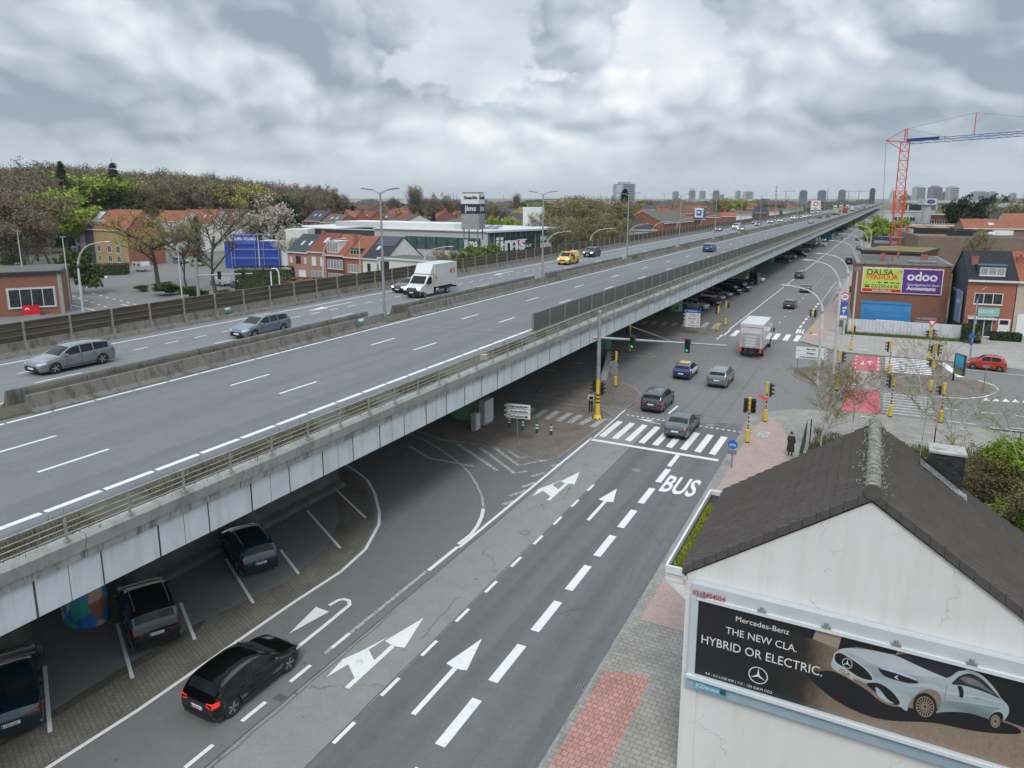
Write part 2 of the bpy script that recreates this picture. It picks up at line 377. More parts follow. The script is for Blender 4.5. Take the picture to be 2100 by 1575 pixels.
# ================================================================== ground and roads
def ground():
 t = NT('town_ground'); n = t.noise(.012, 8, .7); m = t.noise(.15, 6, .7)
 o = t.ramp(n, [(.35, (.10, .105, .05)), (.5, (.13, .12, .09)), (.62, (.17, .165, .15))])
 o = t.mix(1.0, o, t.ramp(m, [(.3, (.7,)*3), (.7, (1.2,)*3)]), 'MULTIPLY'); t.col(o); t.b.inputs['Roughness'].default_value = .95
 mb = MB(); mb.flat([(-9000, -600), (9000, -600), (9000, 12000), (-9000, 12000)], 0); struct('ground', mb, t.m)
ground()
def sheet(name, pts, z, m): mb = MB(); mb.flat(pts, z); return struct(name, mb, m)
mb = MB(); strip(mb, -62, -7.9, -30, 1150, .012); struct('road', mb, A_RAMP)
mb = MB(); strip(mb, -19.5, -7.9, 49, 1150, .018); struct('road', mb, A_OLD)
sheet('road', [(-17.05, -20), (-14.3, -20), (-14.3, 49), (-17.4, 49), (-17.1, 33)], .018, asphalt('aggregate_asphalt', (.25, .24, .225), .55, 0, .10))
sheet('road', [(-14.3, -20), (-7.9, -20), (-7.9, 52), (-8.2, 55), (-14.3, 52.6), (-14.3, 49)], .022, A_NEW)
side_a = [(-9.2, 53), (-8.4, 57.4), (-6.9, 59.2), (-5, 61), (2, 62.6), (12, 61.8), (40, 58), (90, 48)]
side_b = [(-9.2, 91.2), (-7.2, 90.8), (-4, 87.4), (-1.35, 86.3), (8.3, 86.4), (20, 84.5), (45, 79), (95, 66)]
sheet('road', side_a+side_b[::-1], .026, A_LOT)
PAVR = brick('red_pavers', hexc('#b98a80'), hexc('#a67a70'), hexc('#6f5a52'), 1, .9, .22, .22, .012, True, .18)
PAVG = brick('grey_pavers', hexc('#9c978f'), hexc('#8e8a83'), hexc('#67635c'), 1, .9, .3, .22, .010, True, .3, 0, .2)
PAVS = brick('strip_pavers', hexc('#726d62'), hexc('#67635a'), hexc('#504c44'), 1, .95, .22, .16, .01, True, .35, R(20), .35)
ISL = brick('island_pavers', hexc('#827a71'), hexc('#74695f'), hexc('#5c564f'), 1, .95, .24, .12, .01, True, .3, 0, .25)
SLAB = brick('slab_paving', hexc('#a59f99'), hexc('#98928c'), hexc('#807b75'), 1, .9, 1.2, .6, .02, True, .14)
KERB = weathered('kerb_concrete', (.29, .28, .255), (.12, .11, .09), .5)
def raised(name, pts, z, m, kerb=True, kw=.11):
 mb = MB(); mb.prism(pts, -.05, z); o = struct(name, mb, m)
 if kerb:
  k = MB(); n = len(pts); a = sum(pts[i][0]*pts[(i+1) % n][1]-pts[(i+1) % n][0]*pts[i][1] for i in range(n)); q = pts if a > 0 else pts[::-1]
  for i in range(n):
   p = Vector((*q[i], 0)); r = Vector((*q[(i+1) % n], 0)); d = (r-p)
   if d.length < .05: continue
   nn = Vector((d.y, -d.x, 0)).normalized()*kw
   v = [p, r, r+nn, p+nn]
   k.add([(w.x, w.y, -.05) for w in v]+[(w.x, w.y, z+.004) for w in v], [(4, 5, 6, 7), (0, 1, 5, 4), (2, 3, 7, 6), (1, 2, 6, 5), (3, 0, 4, 7)][0:1]+[(0, 4, 5, 1), (2, 6, 7, 3), (1, 5, 6, 2), (3, 7, 4, 0)])
  struct('kerb', k, KERB)
 return o
raised('pavement', [(-7.75, -20), (-4.05, -20), (-4.05, 18.8), (-4.05, 25), (-3.3, 47.5), (-3.2, 52.5), (4.2, 54.4), (12, 56.3), (40, 49), (80, 41), (90, 47.5), (40, 57.6), (12, 61.4), (2, 62.3), (-4.9, 60.7), (-6.7, 59), (-7.95, 57.2), (-7.8, 53)], .12, PAVG)
sheet('pavement', [(-7.45, -5), (-5.75, -5), (-6.0, 22.7), (-7.6, 22.3)], .126, PAVR)
sheet('pavement', [(-7.4, 26), (-4.2, 26), (-4.0, 40), (-4.4, 52), (-5.5, 56), (-6.7, 57.5), (-7.3, 53)], .126, brick('pink_pavers', hexc('#b09a92'), hexc('#a48e86'), hexc('#8a7a72'), 1, .9, .22, .11, .008, True, .12))
g = [(-1.35, 86.9), (8.3, 87.0), (20, 85.2), (45, 79.8), (95, 67), (95, 110), (-2.6, 110)]
raised('pavement', [(-7.6, 91.6), (-7.0, 91.1), (-4, 88)]+g+[(-2.6, 140), (-5.3, 143)], .12, SLAB)
mb = MB(); strip(mb, -7.45, -2.5, 140, 900, .10); struct('pavement', mb, SLAB)
mb = MB(); strip(mb, -7.9, -7.45, 94, 900, .11); struct('kerb', mb, KERB)
mb = MB(); mb.flat([(-7.2, 93), (-5.0, 91), (-4.4, 110), (-3.8, 140), (-5.4, 140)], .127); struct('pavement', mb, MT['pink_pavers'])
mb = MB(); strip(mb, -7.1, -5.4, 140, 400, .107); struct('pavement', mb, MT['pink_pavers'])
def P2(*px): return [tuple(G(x, y)[:2]) for x, y in px]
raised('traffic_island', P2((1625, 764), (1633, 757), (1660, 751), (1700, 753), (1743, 757), (1738, 795), (1700, 792), (1665, 787), (1640, 778), (1628, 770)), .10, ISL)
raised('traffic_island', P2((1819, 776), (1909, 771), (1957, 774), (2005, 783), (2036, 793), (2045, 802), (2030, 809), (1981, 815), (1909, 813), (1814, 803)), .10, ISL)
sheet('cycle_path', [(-1.4, 70.6), (1.35, 70.6), (1.3, 78.3), (-1.35, 78.3)], .034, brick('cycle_grey', hexc('#9a918c'), hexc('#8f8680'), hexc('#7a736d'), 1, .9, .5, .25, .012, True, .1))
RED = M('red_road_paint', hexc('#c0626a'), .85, var=.14, scale=2, fine=.12)
sheet('cycle_path', [(-1.33, 78.4), (1.29, 78.9), (1.27, 86.2), (-1.33, 85.5)], .034, RED)
sheet('cycle_path', [(-1.5, 62.4), (1.3, 62.6), (1.3, 70.4), (-1.5, 70.3)], .034, RED)
raised('traffic_island', P2((845, 880), (905, 902), (985, 914), (1055, 925), (1098, 944), (1140, 943), (1205, 895), (1247, 868), (1254, 852), (1225, 838), (1000, 812), (900, 845)), .08, ISL)
raised('traffic_island', P2((1233, 780), (1271, 785), (1300, 797), (1312, 810), (1302, 826), (1279, 841), (1180, 826), (1100, 812), (1130, 780)), .10, ISL)
raised('traffic_island', P2((1278, 714), (1262, 726), (1345, 733), (1318, 722)), .10, ISL)
raised('traffic_island', P2((1285, 655), (1290, 670), (1325, 687), (1400, 694), (1470, 690), (1490, 681), (1500, 668), (1475, 655), (1380, 652)), .10, ISL)
PK = P2((100, 1575), (283, 1455), (467, 1326), (600, 1234), (695, 1170), (742, 1126), (766, 1077), (767, 1050), (745, 992), (705, 962))
PIN = [(-23.7, 5), (-23.7, 17.4), (-22.8, 21.6), (-23.4, 25.0), (-24.8, 27.6), (-27.2, 30.0)]
sheet('paver_strip', [(-21.4, 0), (-21.4, 10)]+PK+PIN[::-1]+[(-23.7, 0)], .020, PAVS)
t = NT('weedy_edge'); t.col(t.ramp(t.noise(3, 8, .75), [(.35, (.05, .06, .025)), (.5, (.085, .075, .05)), (.7, (.12, .11, .09))])); t.b.inputs['Roughness'].default_value = 1
mb = MB(); mb.flat([(-23.75, 9), (-23.4, 11), (-23.3, 14.5), (-23.15, 17), (-23.6, 18), (-23.8, 14)], .026); tag(mb.build('moss', t.m), 'moss and weeds along the edge of the dark parking bays', 'moss', kind='stuff')
# ================================================================== road paint
ln = MB(); wn = MB(); ZL = .034
def rect(m, x0, x1, y0, y1, z=ZL): m.flat([(x0, y0), (x1, y0), (x1, y1), (x0, y1)], z)
def pline(m, pts, w, z=ZL):
 pts = [Vector((p[0], p[1], 0)) for p in pts]; L_ = []; R_ = []
 for i, p in enumerate(pts):
  d = (pts[min(i+1, len(pts)-1)]-pts[max(0, i-1)]).normalized(); n = Vector((-d.y, d.x, 0))*w/2
  L_.append(p+n); R_.append(p-n)
 k = len(pts); m.add([(v.x, v.y, z) for v in R_+L_], [(i, i+1, k+i+1, k+i) for i in range(k-1)])
def arrow(m, x, y0, y1, w=.2, hw=.45, hl=1.95, z=ZL):
 rect(m, x-w/2, x+w/2, y0, y1-hl-.12, z); m.flat([(x-hw, y1-hl), (x, y1-hl-.12), (x+hw, y1-hl), (x, y1)], z)
def left_arrow(m, x, y0, z=ZL):
 arrow(m, x, y0, y0+4.85, .2, .48, 2.0, z)
 m.flat([(x-.101, y0+.55), (x-.1, y0+1.7), (x-.68, y0+2.1), (x-.5, y0+3.2), (x-.88, y0+1.95), (x-1.2, y0+1.2), (x-1.05, y0+.1), (x-.82, y0+1.05)], z)
for i in range(14): rect(ln, -14.28, -14.13, 5+2.5*i-.0, 6.05+2.5*i)
y = 2.65
while y < 42: x = -11.1+max(0, y-17)*.012; rect(ln, x-.19, x+.19, y, y+2.4); y += 3.46
for i in range(8): rect(ln, -17.68, -17.52, 3.25+2.22*i, 4.3+2.22*i)
rect(ln, -17.5, -17.32, 28, 46.5); pline(ln, [(-17.52, 25.4), (-17.5, 28.0)], .2); pline(wn, [(-17.6, 18.4), (-17.56, 25.3)], .17, .030)
pline(ln, PK and P2((0, 1640), (100, 1575), (283, 1458), (467, 1330), (600, 1238), (700, 1173), (750, 1127), (777, 1077), (778, 1050), (768, 1012), (754, 986), (729, 966), (709, 954)), .16)
pline(wn, P2((837, 890), (870, 903), (900, 920), (943, 951), (962, 970), (977, 994), (989, 1020), (991, 1045)), .14)
pline(ln, P2((991, 1045), (988, 1060), (979, 1080), (966, 1097), (940, 1117)), .2)
arrow(ln, -12.67, 17.25, 22.0); left_arrow(ln, -15.55, 17.25); left_arrow(ln, -15.75, 35.2); arrow(ln, -12.75, 33.8, 38.6)
pline(ln, P2((560, 1365), (605, 1333), (660, 1289), (707, 1250), (717, 1242), (716, 1233), (706, 1230), (694, 1232), (675, 1243)), .17)
ln.flat(P2((593, 1301), (648, 1246), (675, 1256)), ZL+.002)
for i in range(9):
 x = -17.1+i*1.0; ln.flat([(x-.0, 47.2), (x+.47, 47.1), (x+.52, 51.2), (x+.05, 51.3)], ZL)
rect(ln, -17.4, -8.25, 46.0, 46.4); rect(ln, -11.05, -10.75, 43.6, 45.95)
pline(ln, P2((1218, 899), (1281, 842)), .13); pline(ln, P2((1281, 842), (1312, 811), (1297, 797), (1271, 786)), .12)
for i in range(22): x = -16.9+i*.42; rect(ln, x, x+.2, 53.0-.01*i, 53.2-.01*i)
pline(ln, [(-15.2, 52.3), (-13.8, 52.0)], .12); ln.flat([(-15.9, 52.5), (-14.6, 52.75), (-14.7, 52.2)], ZL)
pline(ln, P2((1371, 849), (1390, 833)), .2)
for i, (a, b) in enumerate([((1095, 839), (1072, 855)), ((1120, 842), (1097, 859)), ((1144, 845), (1120, 862)), ((1170, 849), (1144, 866)), ((1192, 853), (1166, 870)), ((1217, 857), (1190, 873)), ((1240, 861), (1214, 878))]):
 pline(wn, P2(a, b), .5, .092)
for pts in ([(840, 915), (880, 940), (970, 957)], [(938, 911), (1020, 966)], [(985, 919), (1055, 971), (1080, 967)], [(1015, 920), (1064, 955), (1122, 944)], [(1042, 925), (1066, 940), (1085, 937)],
   [(1130, 957), (1145, 953)], [(1090, 978), (1118, 970)], [(1070, 1000), (1098, 990)], [(1045, 1018), (1080, 1006)], [(1030, 1036), (1055, 1028)]):
 pline(wn, P2(*pts), .26, .030)
for a, b in [((92, 1367), (103, 1503)), ((240, 1280), (272, 1392)), ((370, 1237), (400, 1313)), ((463, 1147), (520, 1238)), ((575, 1128), (613, 1178)), ((630, 1048), (698, 1125)), ((687, 1003), (750, 1063))]:
 pline(ln, P2(a, b), .13, .03)
pl = [G(1478, 693), G(1514, 661), G(1570, 618), G(1628, 573), G(1700, 517), G(1768, 463)]
pline(ln, [(-17.35+CV(y)*.9, y) for y in ys(88, 560)], .16)
for i in range(16): y = 93+i*5.5; rect(ln, -12.3+CV(y)-.06, -12.3+CV(y)+.06, y, y+1.1)
for i in range(9): y = 98+3.4*i; rect(ln, -9.3+CV(y)-.14, -9.3+CV(y)+.14, y, y+1.9)
for i in range(16): y = 128+2.2*i; rect(ln, -9.1+CV(y)-.08, -9.1+CV(y)+.08, y, y+1.0)
for i in range(8):
 x = -17+i*1.25
 ln.flat([(x, 91.2), (x+.6, 91.2), (x+.6, 95.6), (x, 95.6)], ZL)
for y in (150, 158, 166, 186): rect(ln, -8.6+CV(y), -6.2+CV(y), y, y+.5)
for y in (218, 245, 272, 300, 330): pline(ln, [(-9.2+CV(y), y), (-9.0+CV(y), y+4)], .15)
for i in range(9): ln.flat([(1.75, 79.0+i*.86), (5.9, 79.55+i*.86), (5.9, 79.95+i*.86), (1.75, 79.4+i*.86)], ZL+.004)
for i in range(9): wn.flat([(1.5, 63.2+i*.9), (5.3, 63.4+i*.9), (5.25, 63.85+i*.9), (1.5, 63.65+i*.9)], ZL+.004)
for q in ([(1924, 745), (1937, 744), (1979, 774), (1963, 774)],): ln.flat(P2(*q), ZL+.004)
pline(ln, P2((1950, 755), (2100, 771)), .12, ZL+.004); pline(ln, P2((2050, 756), (2100, 761)), .12, ZL+.004)
pline(ln, P2((1912, 814), (1981, 818), (2020, 814), (2040, 806), (2047, 800), (2036, 790), (2005, 780)), .16, ZL+.004)
for i in range(6): x = 2015+20*i; ln.flat(P2((x, 822+i*1.1), (x+16, 823+i*1.1), (x+7, 816+i*1.1)), ZL+.004)
for a, b in [((1937, 838), (1966, 842)), ((2008, 846), (2039, 849)), ((2082, 853), (2110, 856)), ((1940, 864), (2002, 871))]: pline(ln, P2(a, b), .12, ZL+.004)
for a, b in [((1751, 762), (1802, 767)), ((1737, 788), (1767, 791))]: pline(ln, P2(a, b), .15, ZL+.006)
for a, b in [((1752, 718), (1782, 720)), ((1765, 857), (1790, 859))]: pline(ln, P2(a, b), .15, .13)
for i in range(4):
 for x in (-1.15, 1.0): ln.flat([(x, 79.4+i*1.9), (x+.22, 79.5+i*1.9), (x+.1, 80.3+i*1.9)], ZL+.006)
pline(ln, [(-.35, 81.6), (-.35, 83.2)], .1, ZL+.006); ln.flat([(-.65, 82.0), (-.05, 82.0), (-.35, 81.2)], ZL+.006)
pline(ln, [(.3, 81.6), (.3, 83.2)], .1, ZL+.006); ln.flat([(0, 82.9), (.6, 82.9), (.3, 83.7)], ZL+.006)
for a in ([(2030, 880), (2100, 888)], [(2050, 889), (2100, 895)], [(2072, 880), (2100, 884)]): pline(wn, P2(*a), .35, .13)
rect(wn, -6.7, -5.9, 52.2, 53.6, .132); pline(ln, P2((1665, 687), (1675, 688)), .5, .132)
for a, b in [((1110, 748), (1235, 762)), ((1140, 735), (1233, 745)), ((1268, 732), (1343, 733)), ((1311, 722), (1344, 733)), ((1155, 720), (1230, 728))]: pline(wn, P2(a, b), .14, .03)
pline(ln, P2((1478, 690), (1492, 679)), .3, .03)
for a, b in [((1326, 660), (1318, 667)), ((1345, 660), (1337, 667)), ((1366, 661), (1358, 669)), ((1387, 663), (1379, 670)), ((1408, 664), (1400, 671)), ((1430, 667), (1420, 673)), ((1452, 663), (1440, 673)), ((1475, 664), (1462, 676))]: pline(wn, P2(a, b), .7, .115)
for a, b in [((1100, 757), (1140, 762)), ((1166, 744), (1192, 747)), ((1258, 698), (1278, 699)), ((1325, 696), (1340, 697))]: wn.flat(P2(a, (b[0], b[1]-3), b), .03)
def word_on_road(s, x0, x1, y0, y1, z, m, base):
 o = text(s, 1, m, 'lettering', ext=0, bold=.022); me = o.data; xs = [v.co.x for v in me.vertices]; yv = [v.co.y for v in me.vertices]
 for v in me.vertices: base_x = (v.co.x-min(xs))/(max(xs)-min(xs)); by = (v.co.y-min(yv))/(max(yv)-min(yv)); v.co.x = x0+base_x*(x1-x0); v.co.y = y0+by*(y1-y0); v.co.z = z
 o2 = [tuple(v.co) for v in me.vertices]; fs = [tuple(p.vertices) for p in me.polygons if abs(p.normal.z) > .5]
 bpy.data.objects.remove(o); base.add(o2, fs)
word_on_road('BUS', -10.45, -8.4, 39.4, 42.2, ZL, LINE, ln)
word_on_road('BUS', -8.6, -6.5, 96.8, 100.2, .036, LINE, ln)
struct('road_marking', ln, LINE); struct('road_marking', wn, WORN)
jm_ = MB(); rj_ = random.Random(6)
def wob(m, pts, w, z, a=.03, n=9):
 q = []
 for p, r in zip(pts, pts[1:]):
  for k in range(n): t_ = k/n; q.append((p[0]+(r[0]-p[0])*t_+rj_.uniform(-a, a), p[1]+(r[1]-p[1])*t_+rj_.uniform(-a, a)))
 pline(m, q+[pts[-1]], w, z)
wob(jm_, [(-17.06, 5), (-17.06, 25), (-17.12, 45)], .03, .031, .012, 30); wob(jm_, [(-16.85, 9), (-16.9, 22)], .02, .030, .05, 20); wob(jm_, [(-14.33, 6), (-14.36, 30)], .025, .031, .02, 30)
for x in (-15.4, -13.2, -11.6, -9.9): wob(jm_, [(x, 54), (x+.1, 62), (x, 69), (x-.1, 78)], .025, .030, .05, 12)
for y in (56, 60.5, 66, 72, 79): wob(jm_, [(-16.5, y), (-9.4, y-.3)], .02, .029, .05, 12)
for k in range(16): x, y = rj_.uniform(-17, -8), rj_.uniform(9, 90); wob(jm_, [(x, y), (x+rj_.uniform(-1.2, 1.2), y+rj_.uniform(1, 3.5))], .016, .0285+.0002*k, .09, 8)
for k in range(7): a_ = 2.4+.18*k; pts = [(-8.6+(3.2+.3*k)*cos(t_), 96+(6+.4*k)*sin(t_)) for t_ in [3.3+.16*j for j in range(8)]]; wob(jm_, pts, .05, .0287+.0002*k, .03, 2)
struct('road_joint', jm_, M('tar_seal', (.045, .045, .045), .7, var=.3))
for i, (x, y) in enumerate(((-12.6, 42.0), (-15.2, 31), (-10.3, 53.5))): b = MB(); b.cyl((0, 0, 0), .3, .012, 18); b.cyl((0, 0, .012), .24, .004, 18); tag(b.build('manhole_cover', STEELD, None, (x, y, .028)), 'round iron manhole cover '+['near the straight arrow', 'in the pale lane left of the dashes', 'beyond the zebra stripes'][i], 'manhole cover')
def grate(x, y, z, w=.45, l=.3):
 o = E('drain_grate', (x, y, z), 'iron drain grate in the gutter beside the red paving' if x > -9 and y < 30 else 'square iron cover in the slip road near the black hatchback', 'drain')
 b = MB(); b.box((0, 0, 0), (w, l, .01)); b.build('frame', STEELD, o); b = MB()
 for i in range(5): b.box((-w/2+.05+i*w/5, 0, .008), (w/12, l*.85, .01))
 b.build('slots', BLK, o)
q = G(1188, 1410); grate(-8.02, q.y, .03); q = G(573, 1432); grate(q.x, q.y, .02, .4, .4)
# ================================================================== viaduct
ZD = 7.2; YE = 1250
via = E('viaduct', (0, 0, 0), 'long elevated motorway bridge with white side panels over the dark parking', 'viaduct')
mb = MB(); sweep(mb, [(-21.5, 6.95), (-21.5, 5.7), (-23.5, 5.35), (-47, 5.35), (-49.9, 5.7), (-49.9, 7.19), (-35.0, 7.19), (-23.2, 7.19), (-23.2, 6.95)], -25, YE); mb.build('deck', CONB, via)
mb = MB(); strip(mb, -34.95, -22.75, -25, YE, ZD); struct('road', mb, A_DECK)
mb = MB(); strip(mb, -48.6, -37.75, -25, YE, ZD); struct('road', mb, asphalt('far_deck_asphalt', (.20, .203, .21), 0, .1, .05))
mb = MB(); sweep(mb, [(-21.4, 5.0), (-21.3, 5.0), (-21.3, 6.2), (-21.4, 6.2)], -25, YE); mb.build('side_panels', PANEL, via)
jn = MB(); y = 2.28
k = 0
while y < 330:
 c = CV(y)
 jn.bx(-21.36+c, -21.292+c, y-.022-(.018 if k % 2 == 0 else 0), y+.022, 5.0, 6.2)
 if k % 2 == 0: jn.bx(-21.36+c, -21.295+c, y+1.0, y+1.015, 5.0, 6.2)
 y += 2.055; k += 1
jn.build('panel_joints', M('joint_dirt', (.055, .053, .05), .9, var=.5, scale=2), via)
EDG = weathered('stained_edge_beam', (.46, .45, .42), (.16, .15, .13), .5, .9, 1.6, hi=.66)
EDG2 = weathered('stained_edge_ledge', (.42, .405, .37), (.10, .095, .08), .75, .9, 3.0, hi=.62)
rr = random.Random(3)
e1 = MB(); e2 = MB(); y = -25
while y < 420:
 a = rr.uniform(-.02, .02)
 for e, pr, g_ in ((e1, [(-21.12+a, 6.52), (-20.97, 6.98), (-21.02, 7.12), (-22.7, 7.12), (-22.7, 6.52)], .012), (e2, [(-21.21+a, 6.215), (-21.17+a, 6.505), (-21.45, 6.505), (-21.45, 6.215)], .02)):
  pr = [(p[0]+(CV(y)+CV(y+6.16))/2, p[1]) for p in pr]; e.extr(pr, y+g_, y+6.16-g_)
 y += 6.165
sweep(e1, [(-21.12, 6.52), (-20.97, 6.98), (-21.02, 7.12), (-22.7, 7.12), (-22.7, 6.52)], y, YE); sweep(e2, [(-21.21, 6.215), (-21.17, 6.505), (-21.45, 6.505), (-21.45, 6.215)], y, YE)
e1.build('edge_beam', EDG, via); e2.build('edge_ledge', EDG2, via)
mb = MB()
for y in range(-20, 600, 10): mb.bx(-47+CV(y), -22+CV(y), y-.3, y+.3, 5.0, 5.4)
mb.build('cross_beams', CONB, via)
PG = weathered('green_pier_paint', (.13, .33, .20), (.10, .14, .10), .4)
def mural():
 t = NT('mural_paint'); v = t.N.new('ShaderNodeTexVoronoi'); v.inputs['Scale'].default_value = 1.7; t.link(t.mapping((1, 1, .8), (3.3, 1.2, 2.2)), v.inputs['Vector'])
 s = t.N.new('ShaderNodeSeparateColor'); t.link(v.outputs['Color'], s.inputs[0])
 t.col(t.ramp(s.outputs[0], [(.0, (.02, .16, .55)), (.35, (.02, .28, .6)), (.5, (.04, .4, .25)), (.62, (.5, .05, .03)), (.8, (.7, .62, .5)), (1, (.02, .08, .30))]))
 t.b.inputs['Roughness'].default_value = .7; return t.m
MUR = mural()
MUR2 = NT('graffiti_paint'); _v = MUR2.N.new('ShaderNodeTexVoronoi'); _v.inputs['Scale'].default_value = 1.6; MUR2.link(MUR2.tc.outputs['Object'], _v.inputs['Vector']); MUR2.col(MUR2.mix(.55, _v.outputs['Color'], (.10, .28, .18))); MUR2 = MUR2.m
for i, y in enumerate([15.7, 46.4, 77.2, 108.2, 139, 170, 201, 232, 263, 294, 325, 356, 400, 450, 500, 560, 620]):
 for x in (-28.2, -42.5):
  mb = MB(); c = CV(y)
  pts = [(x+c+1.1*cos(a)*(1 if True else 1), y+.75*sin(a)) for a in [2*pi*k/14 for k in range(14)]]
  mb.prism(pts, 0, 5.4); o = mb.build('pier', MUR if i == 0 else (MUR2 if i in (3, 5) else PG), via)
  if i == 0 and x == -28.2: o['label'] = 'bridge pier with a blue and red mural behind the parked cars'
t = NT('dry_verge'); t.col(t.ramp(t.noise(1.6, 8, .75), [(.3, (.045, .04, .03)), (.45, (.10, .09, .068)), (.55, (.08, .082, .045)), (.7, (.17, .158, .135))])); t.b.inputs['Roughness'].default_value = 1; t.bump(t.noise(20, 4, .8), .8, .03)
VRG = t.m; MT['dry_verge'] = VRG
mb = MB(); strip(mb, -22.72, -21.35, -20, YE, 7.135); struct('verge', mb, VRG)
rg = random.Random(5); gm = MB()
def blade(m, x, y, z, h, w, lean=.4, rnd=rg):
 a = rnd.uniform(0, 2*pi); dx, dy = cos(a)*lean*h, sin(a)*lean*h; wx, wy = -sin(a)*w, cos(a)*w
 m.add([(x-wx, y-wy, z), (x+wx, y+wy, z), (x+dx*.5+wx*.5, y+dy*.5+wy*.5, z+h*.6), (x+dx, y+dy, z+h)], [(0, 1, 2, 3)])
den = [rg.random() for _ in range(60)]
for i in range(15000):
 y = rg.uniform(5, 110) if i % 3 else rg.uniform(5, 50)
 if den[int(y/2.1) % 60] < .45: continue
 blade(gm, rg.gauss(-21.85, .28)+CV(y), y, 7.13, rg.uniform(.12, .42), .014)
tag(gm.build('dry_grass', M('dry_grass_blades', (.15, .13, .075), 1, var=.45, scale=.8)), 'dry grass tufts growing along the bridge edge behind the railing', 'grass', kind='stuff')
RAILM = M('grey_rail_paint', (.33, .325, .30), .6, .2, var=.3, scale=3)
rl = E('guard_railing', (0, 0, 0), 'grey steel railing of four tubes along the bridge edge', 'railing')
mb = MB()
for z, r_ in ((7.93, .04), (7.70, .022), (7.52, .022), (7.34, .022)):
 mb.tube([(-21.0+CV(y), y, z) for y in ys(-4, 700, 6)], r_, 5)
mb.build('rails', RAILM, rl)
pm = MB(); pm.box((0, 0, .38), (.05, .08, .80)); pm.box((0, 0, .02), (.14, .16, .05)); pmesh = pm.mesh('post', RAILM)
rest = MB(); y = 1.15; k = 0
while y < 420:
 if y > 5 and k < 96:
  o = bpy.data.objects.new('post', pmesh); COL.objects.link(o); o.parent = rl; o.location = (-21.0+CV(y), y, 7.12); k += 1
 elif y > 5: rest.box((-21+CV(y), y, 7.5), (.05, .08, .8))
 y += 2.055
tag(rest.build('post', RAILM, rl), kind='stuff')
scr = E('noise_screen', (0, 0, 0), 'grey ribbed noise screen standing inside the bridge railing', 'screen')
SCRM = NT('ribbed_screen'); _s = SCRM.N.new('ShaderNodeSeparateXYZ'); SCRM.link(SCRM.tc.outputs['Object'], _s.inputs[0])
_f = SCRM.math('FRACT', SCRM.math('MULTIPLY', _s.outputs[2], 7.0), 0)
SCRM.col(SCRM.mix(SCRM.bw(_f, .35, .65), (.10, .098, .09), (.19, .185, .17))); SCRM.b.inputs['Roughness'].default_value = .8; SCRM.bump(_f, .6, .03); SCRM = SCRM.m
mb = MB(); sweep(mb, [(-23.08, 7.2), (-23.0, 7.2), (-23.0, 8.58), (-23.08, 8.58)], 48.1, YE, 6); mb.build('panel', SCRM, scr)
pm = MB(); pm.box((0, 0, .71), (.08, .09, 1.44)); pmesh = pm.mesh('post', M('screen_post', (.30, .29, .26), .6, .3)); rest = MB(); y = 48.1; k = 0
while y < 500:
 if k < 95: o = bpy.data.objects.new('post', pmesh); COL.objects.link(o); o.parent = scr; o.location = (-22.97+CV(y), y, 7.2)
 else: rest.box((-22.97+CV(y), y, 7.9), (.08, .09, 1.42))
 y += 3.05; k += 1
tag(rest.build('post', MT['screen_post'], scr), kind='stuff')
WOOD = NT('weathered_boards'); _s = WOOD.N.new('ShaderNodeSeparateXYZ'); WOOD.link(WOOD.tc.outputs['Object'], _s.inputs[0])
_f = WOOD.math('FRACT', WOOD.math('MULTIPLY', _s.outputs[2], 9.0), 0); _n = WOOD.noise(1.0, 6, .7, WOOD.mapping((1.5, .35, 8)))
_o = WOOD.ramp(_n, [(.3, (.045, .037, .026)), (.5, (.085, .07, .05)), (.7, (.13, .11, .085))]); WOOD.col(WOOD.mix(WOOD.bw(_f, .0, .14), sc((.03, .025, .02), 1), _o)); WOOD.b.inputs['Roughness'].default_value = .95; WOOD = WOOD.m
wb = E('noise_barrier', (0, 0, 0), 'dark wooden noise wall on a stained concrete foot along the far lanes', 'noise barrier')
mb = MB(); sweep(mb, [(-49.9, 7.1), (-48.75, 7.1), (-48.95, 7.35), (-49.25, 7.5), (-49.4, 8.05), (-49.62, 8.05), (-49.9, 7.6)], -25, YE, 6); mb.build('concrete_foot', CONB, wb)
mb = MB(); sweep(mb, [(-49.56, 8.0), (-49.48, 8.0), (-49.48, 9.33), (-49.56, 9.33)], -25, YE, 6); mb.build('boards', WOOD, wb)
mb = MB()
for z in (8.42, 8.86, 9.30): sweep(mb, [(-49.48, z-.035), (-49.43, z-.035), (-49.43, z+.03), (-49.48, z+.03)], -25, 600, 6)
mb.build('rails', M('rail_wood', (.15, .125, .09), .9, var=.3), wb)
pm = MB(); pm.box((0, 0, .72), (.15, .12, 1.5)); pm.box((.1, 0, -.25), (.3, .22, .5)); pmesh = pm.mesh('post', M('barrier_post', (.27, .25, .20), .85, var=.35)); y = 1.5; k = 0; rest = MB()
while y < 560:
 if y > 20 and k < 98: o = bpy.data.objects.new('post', pmesh); COL.objects.link(o); o.parent = wb; o.location = (-49.44+CV(y), y, 7.88); k += 1
 elif y > 20: rest.box((-49.44+CV(y), y, 8.6), (.15, .12, 1.5))
 y += 3.05
tag(rest.build('post', MT['barrier_post'], wb), kind='stuff')
MEDS = MB(); sweep(MEDS, [(-37.35, 7.19), (-35.25, 7.19), (-35.35, 7.3), (-36.4, 7.42), (-37.2, 7.3)], -25, YE); 
LAMPY = [16.8+31.15*i for i in range(0, 24)]
med = struct('verge', MEDS, VRG)
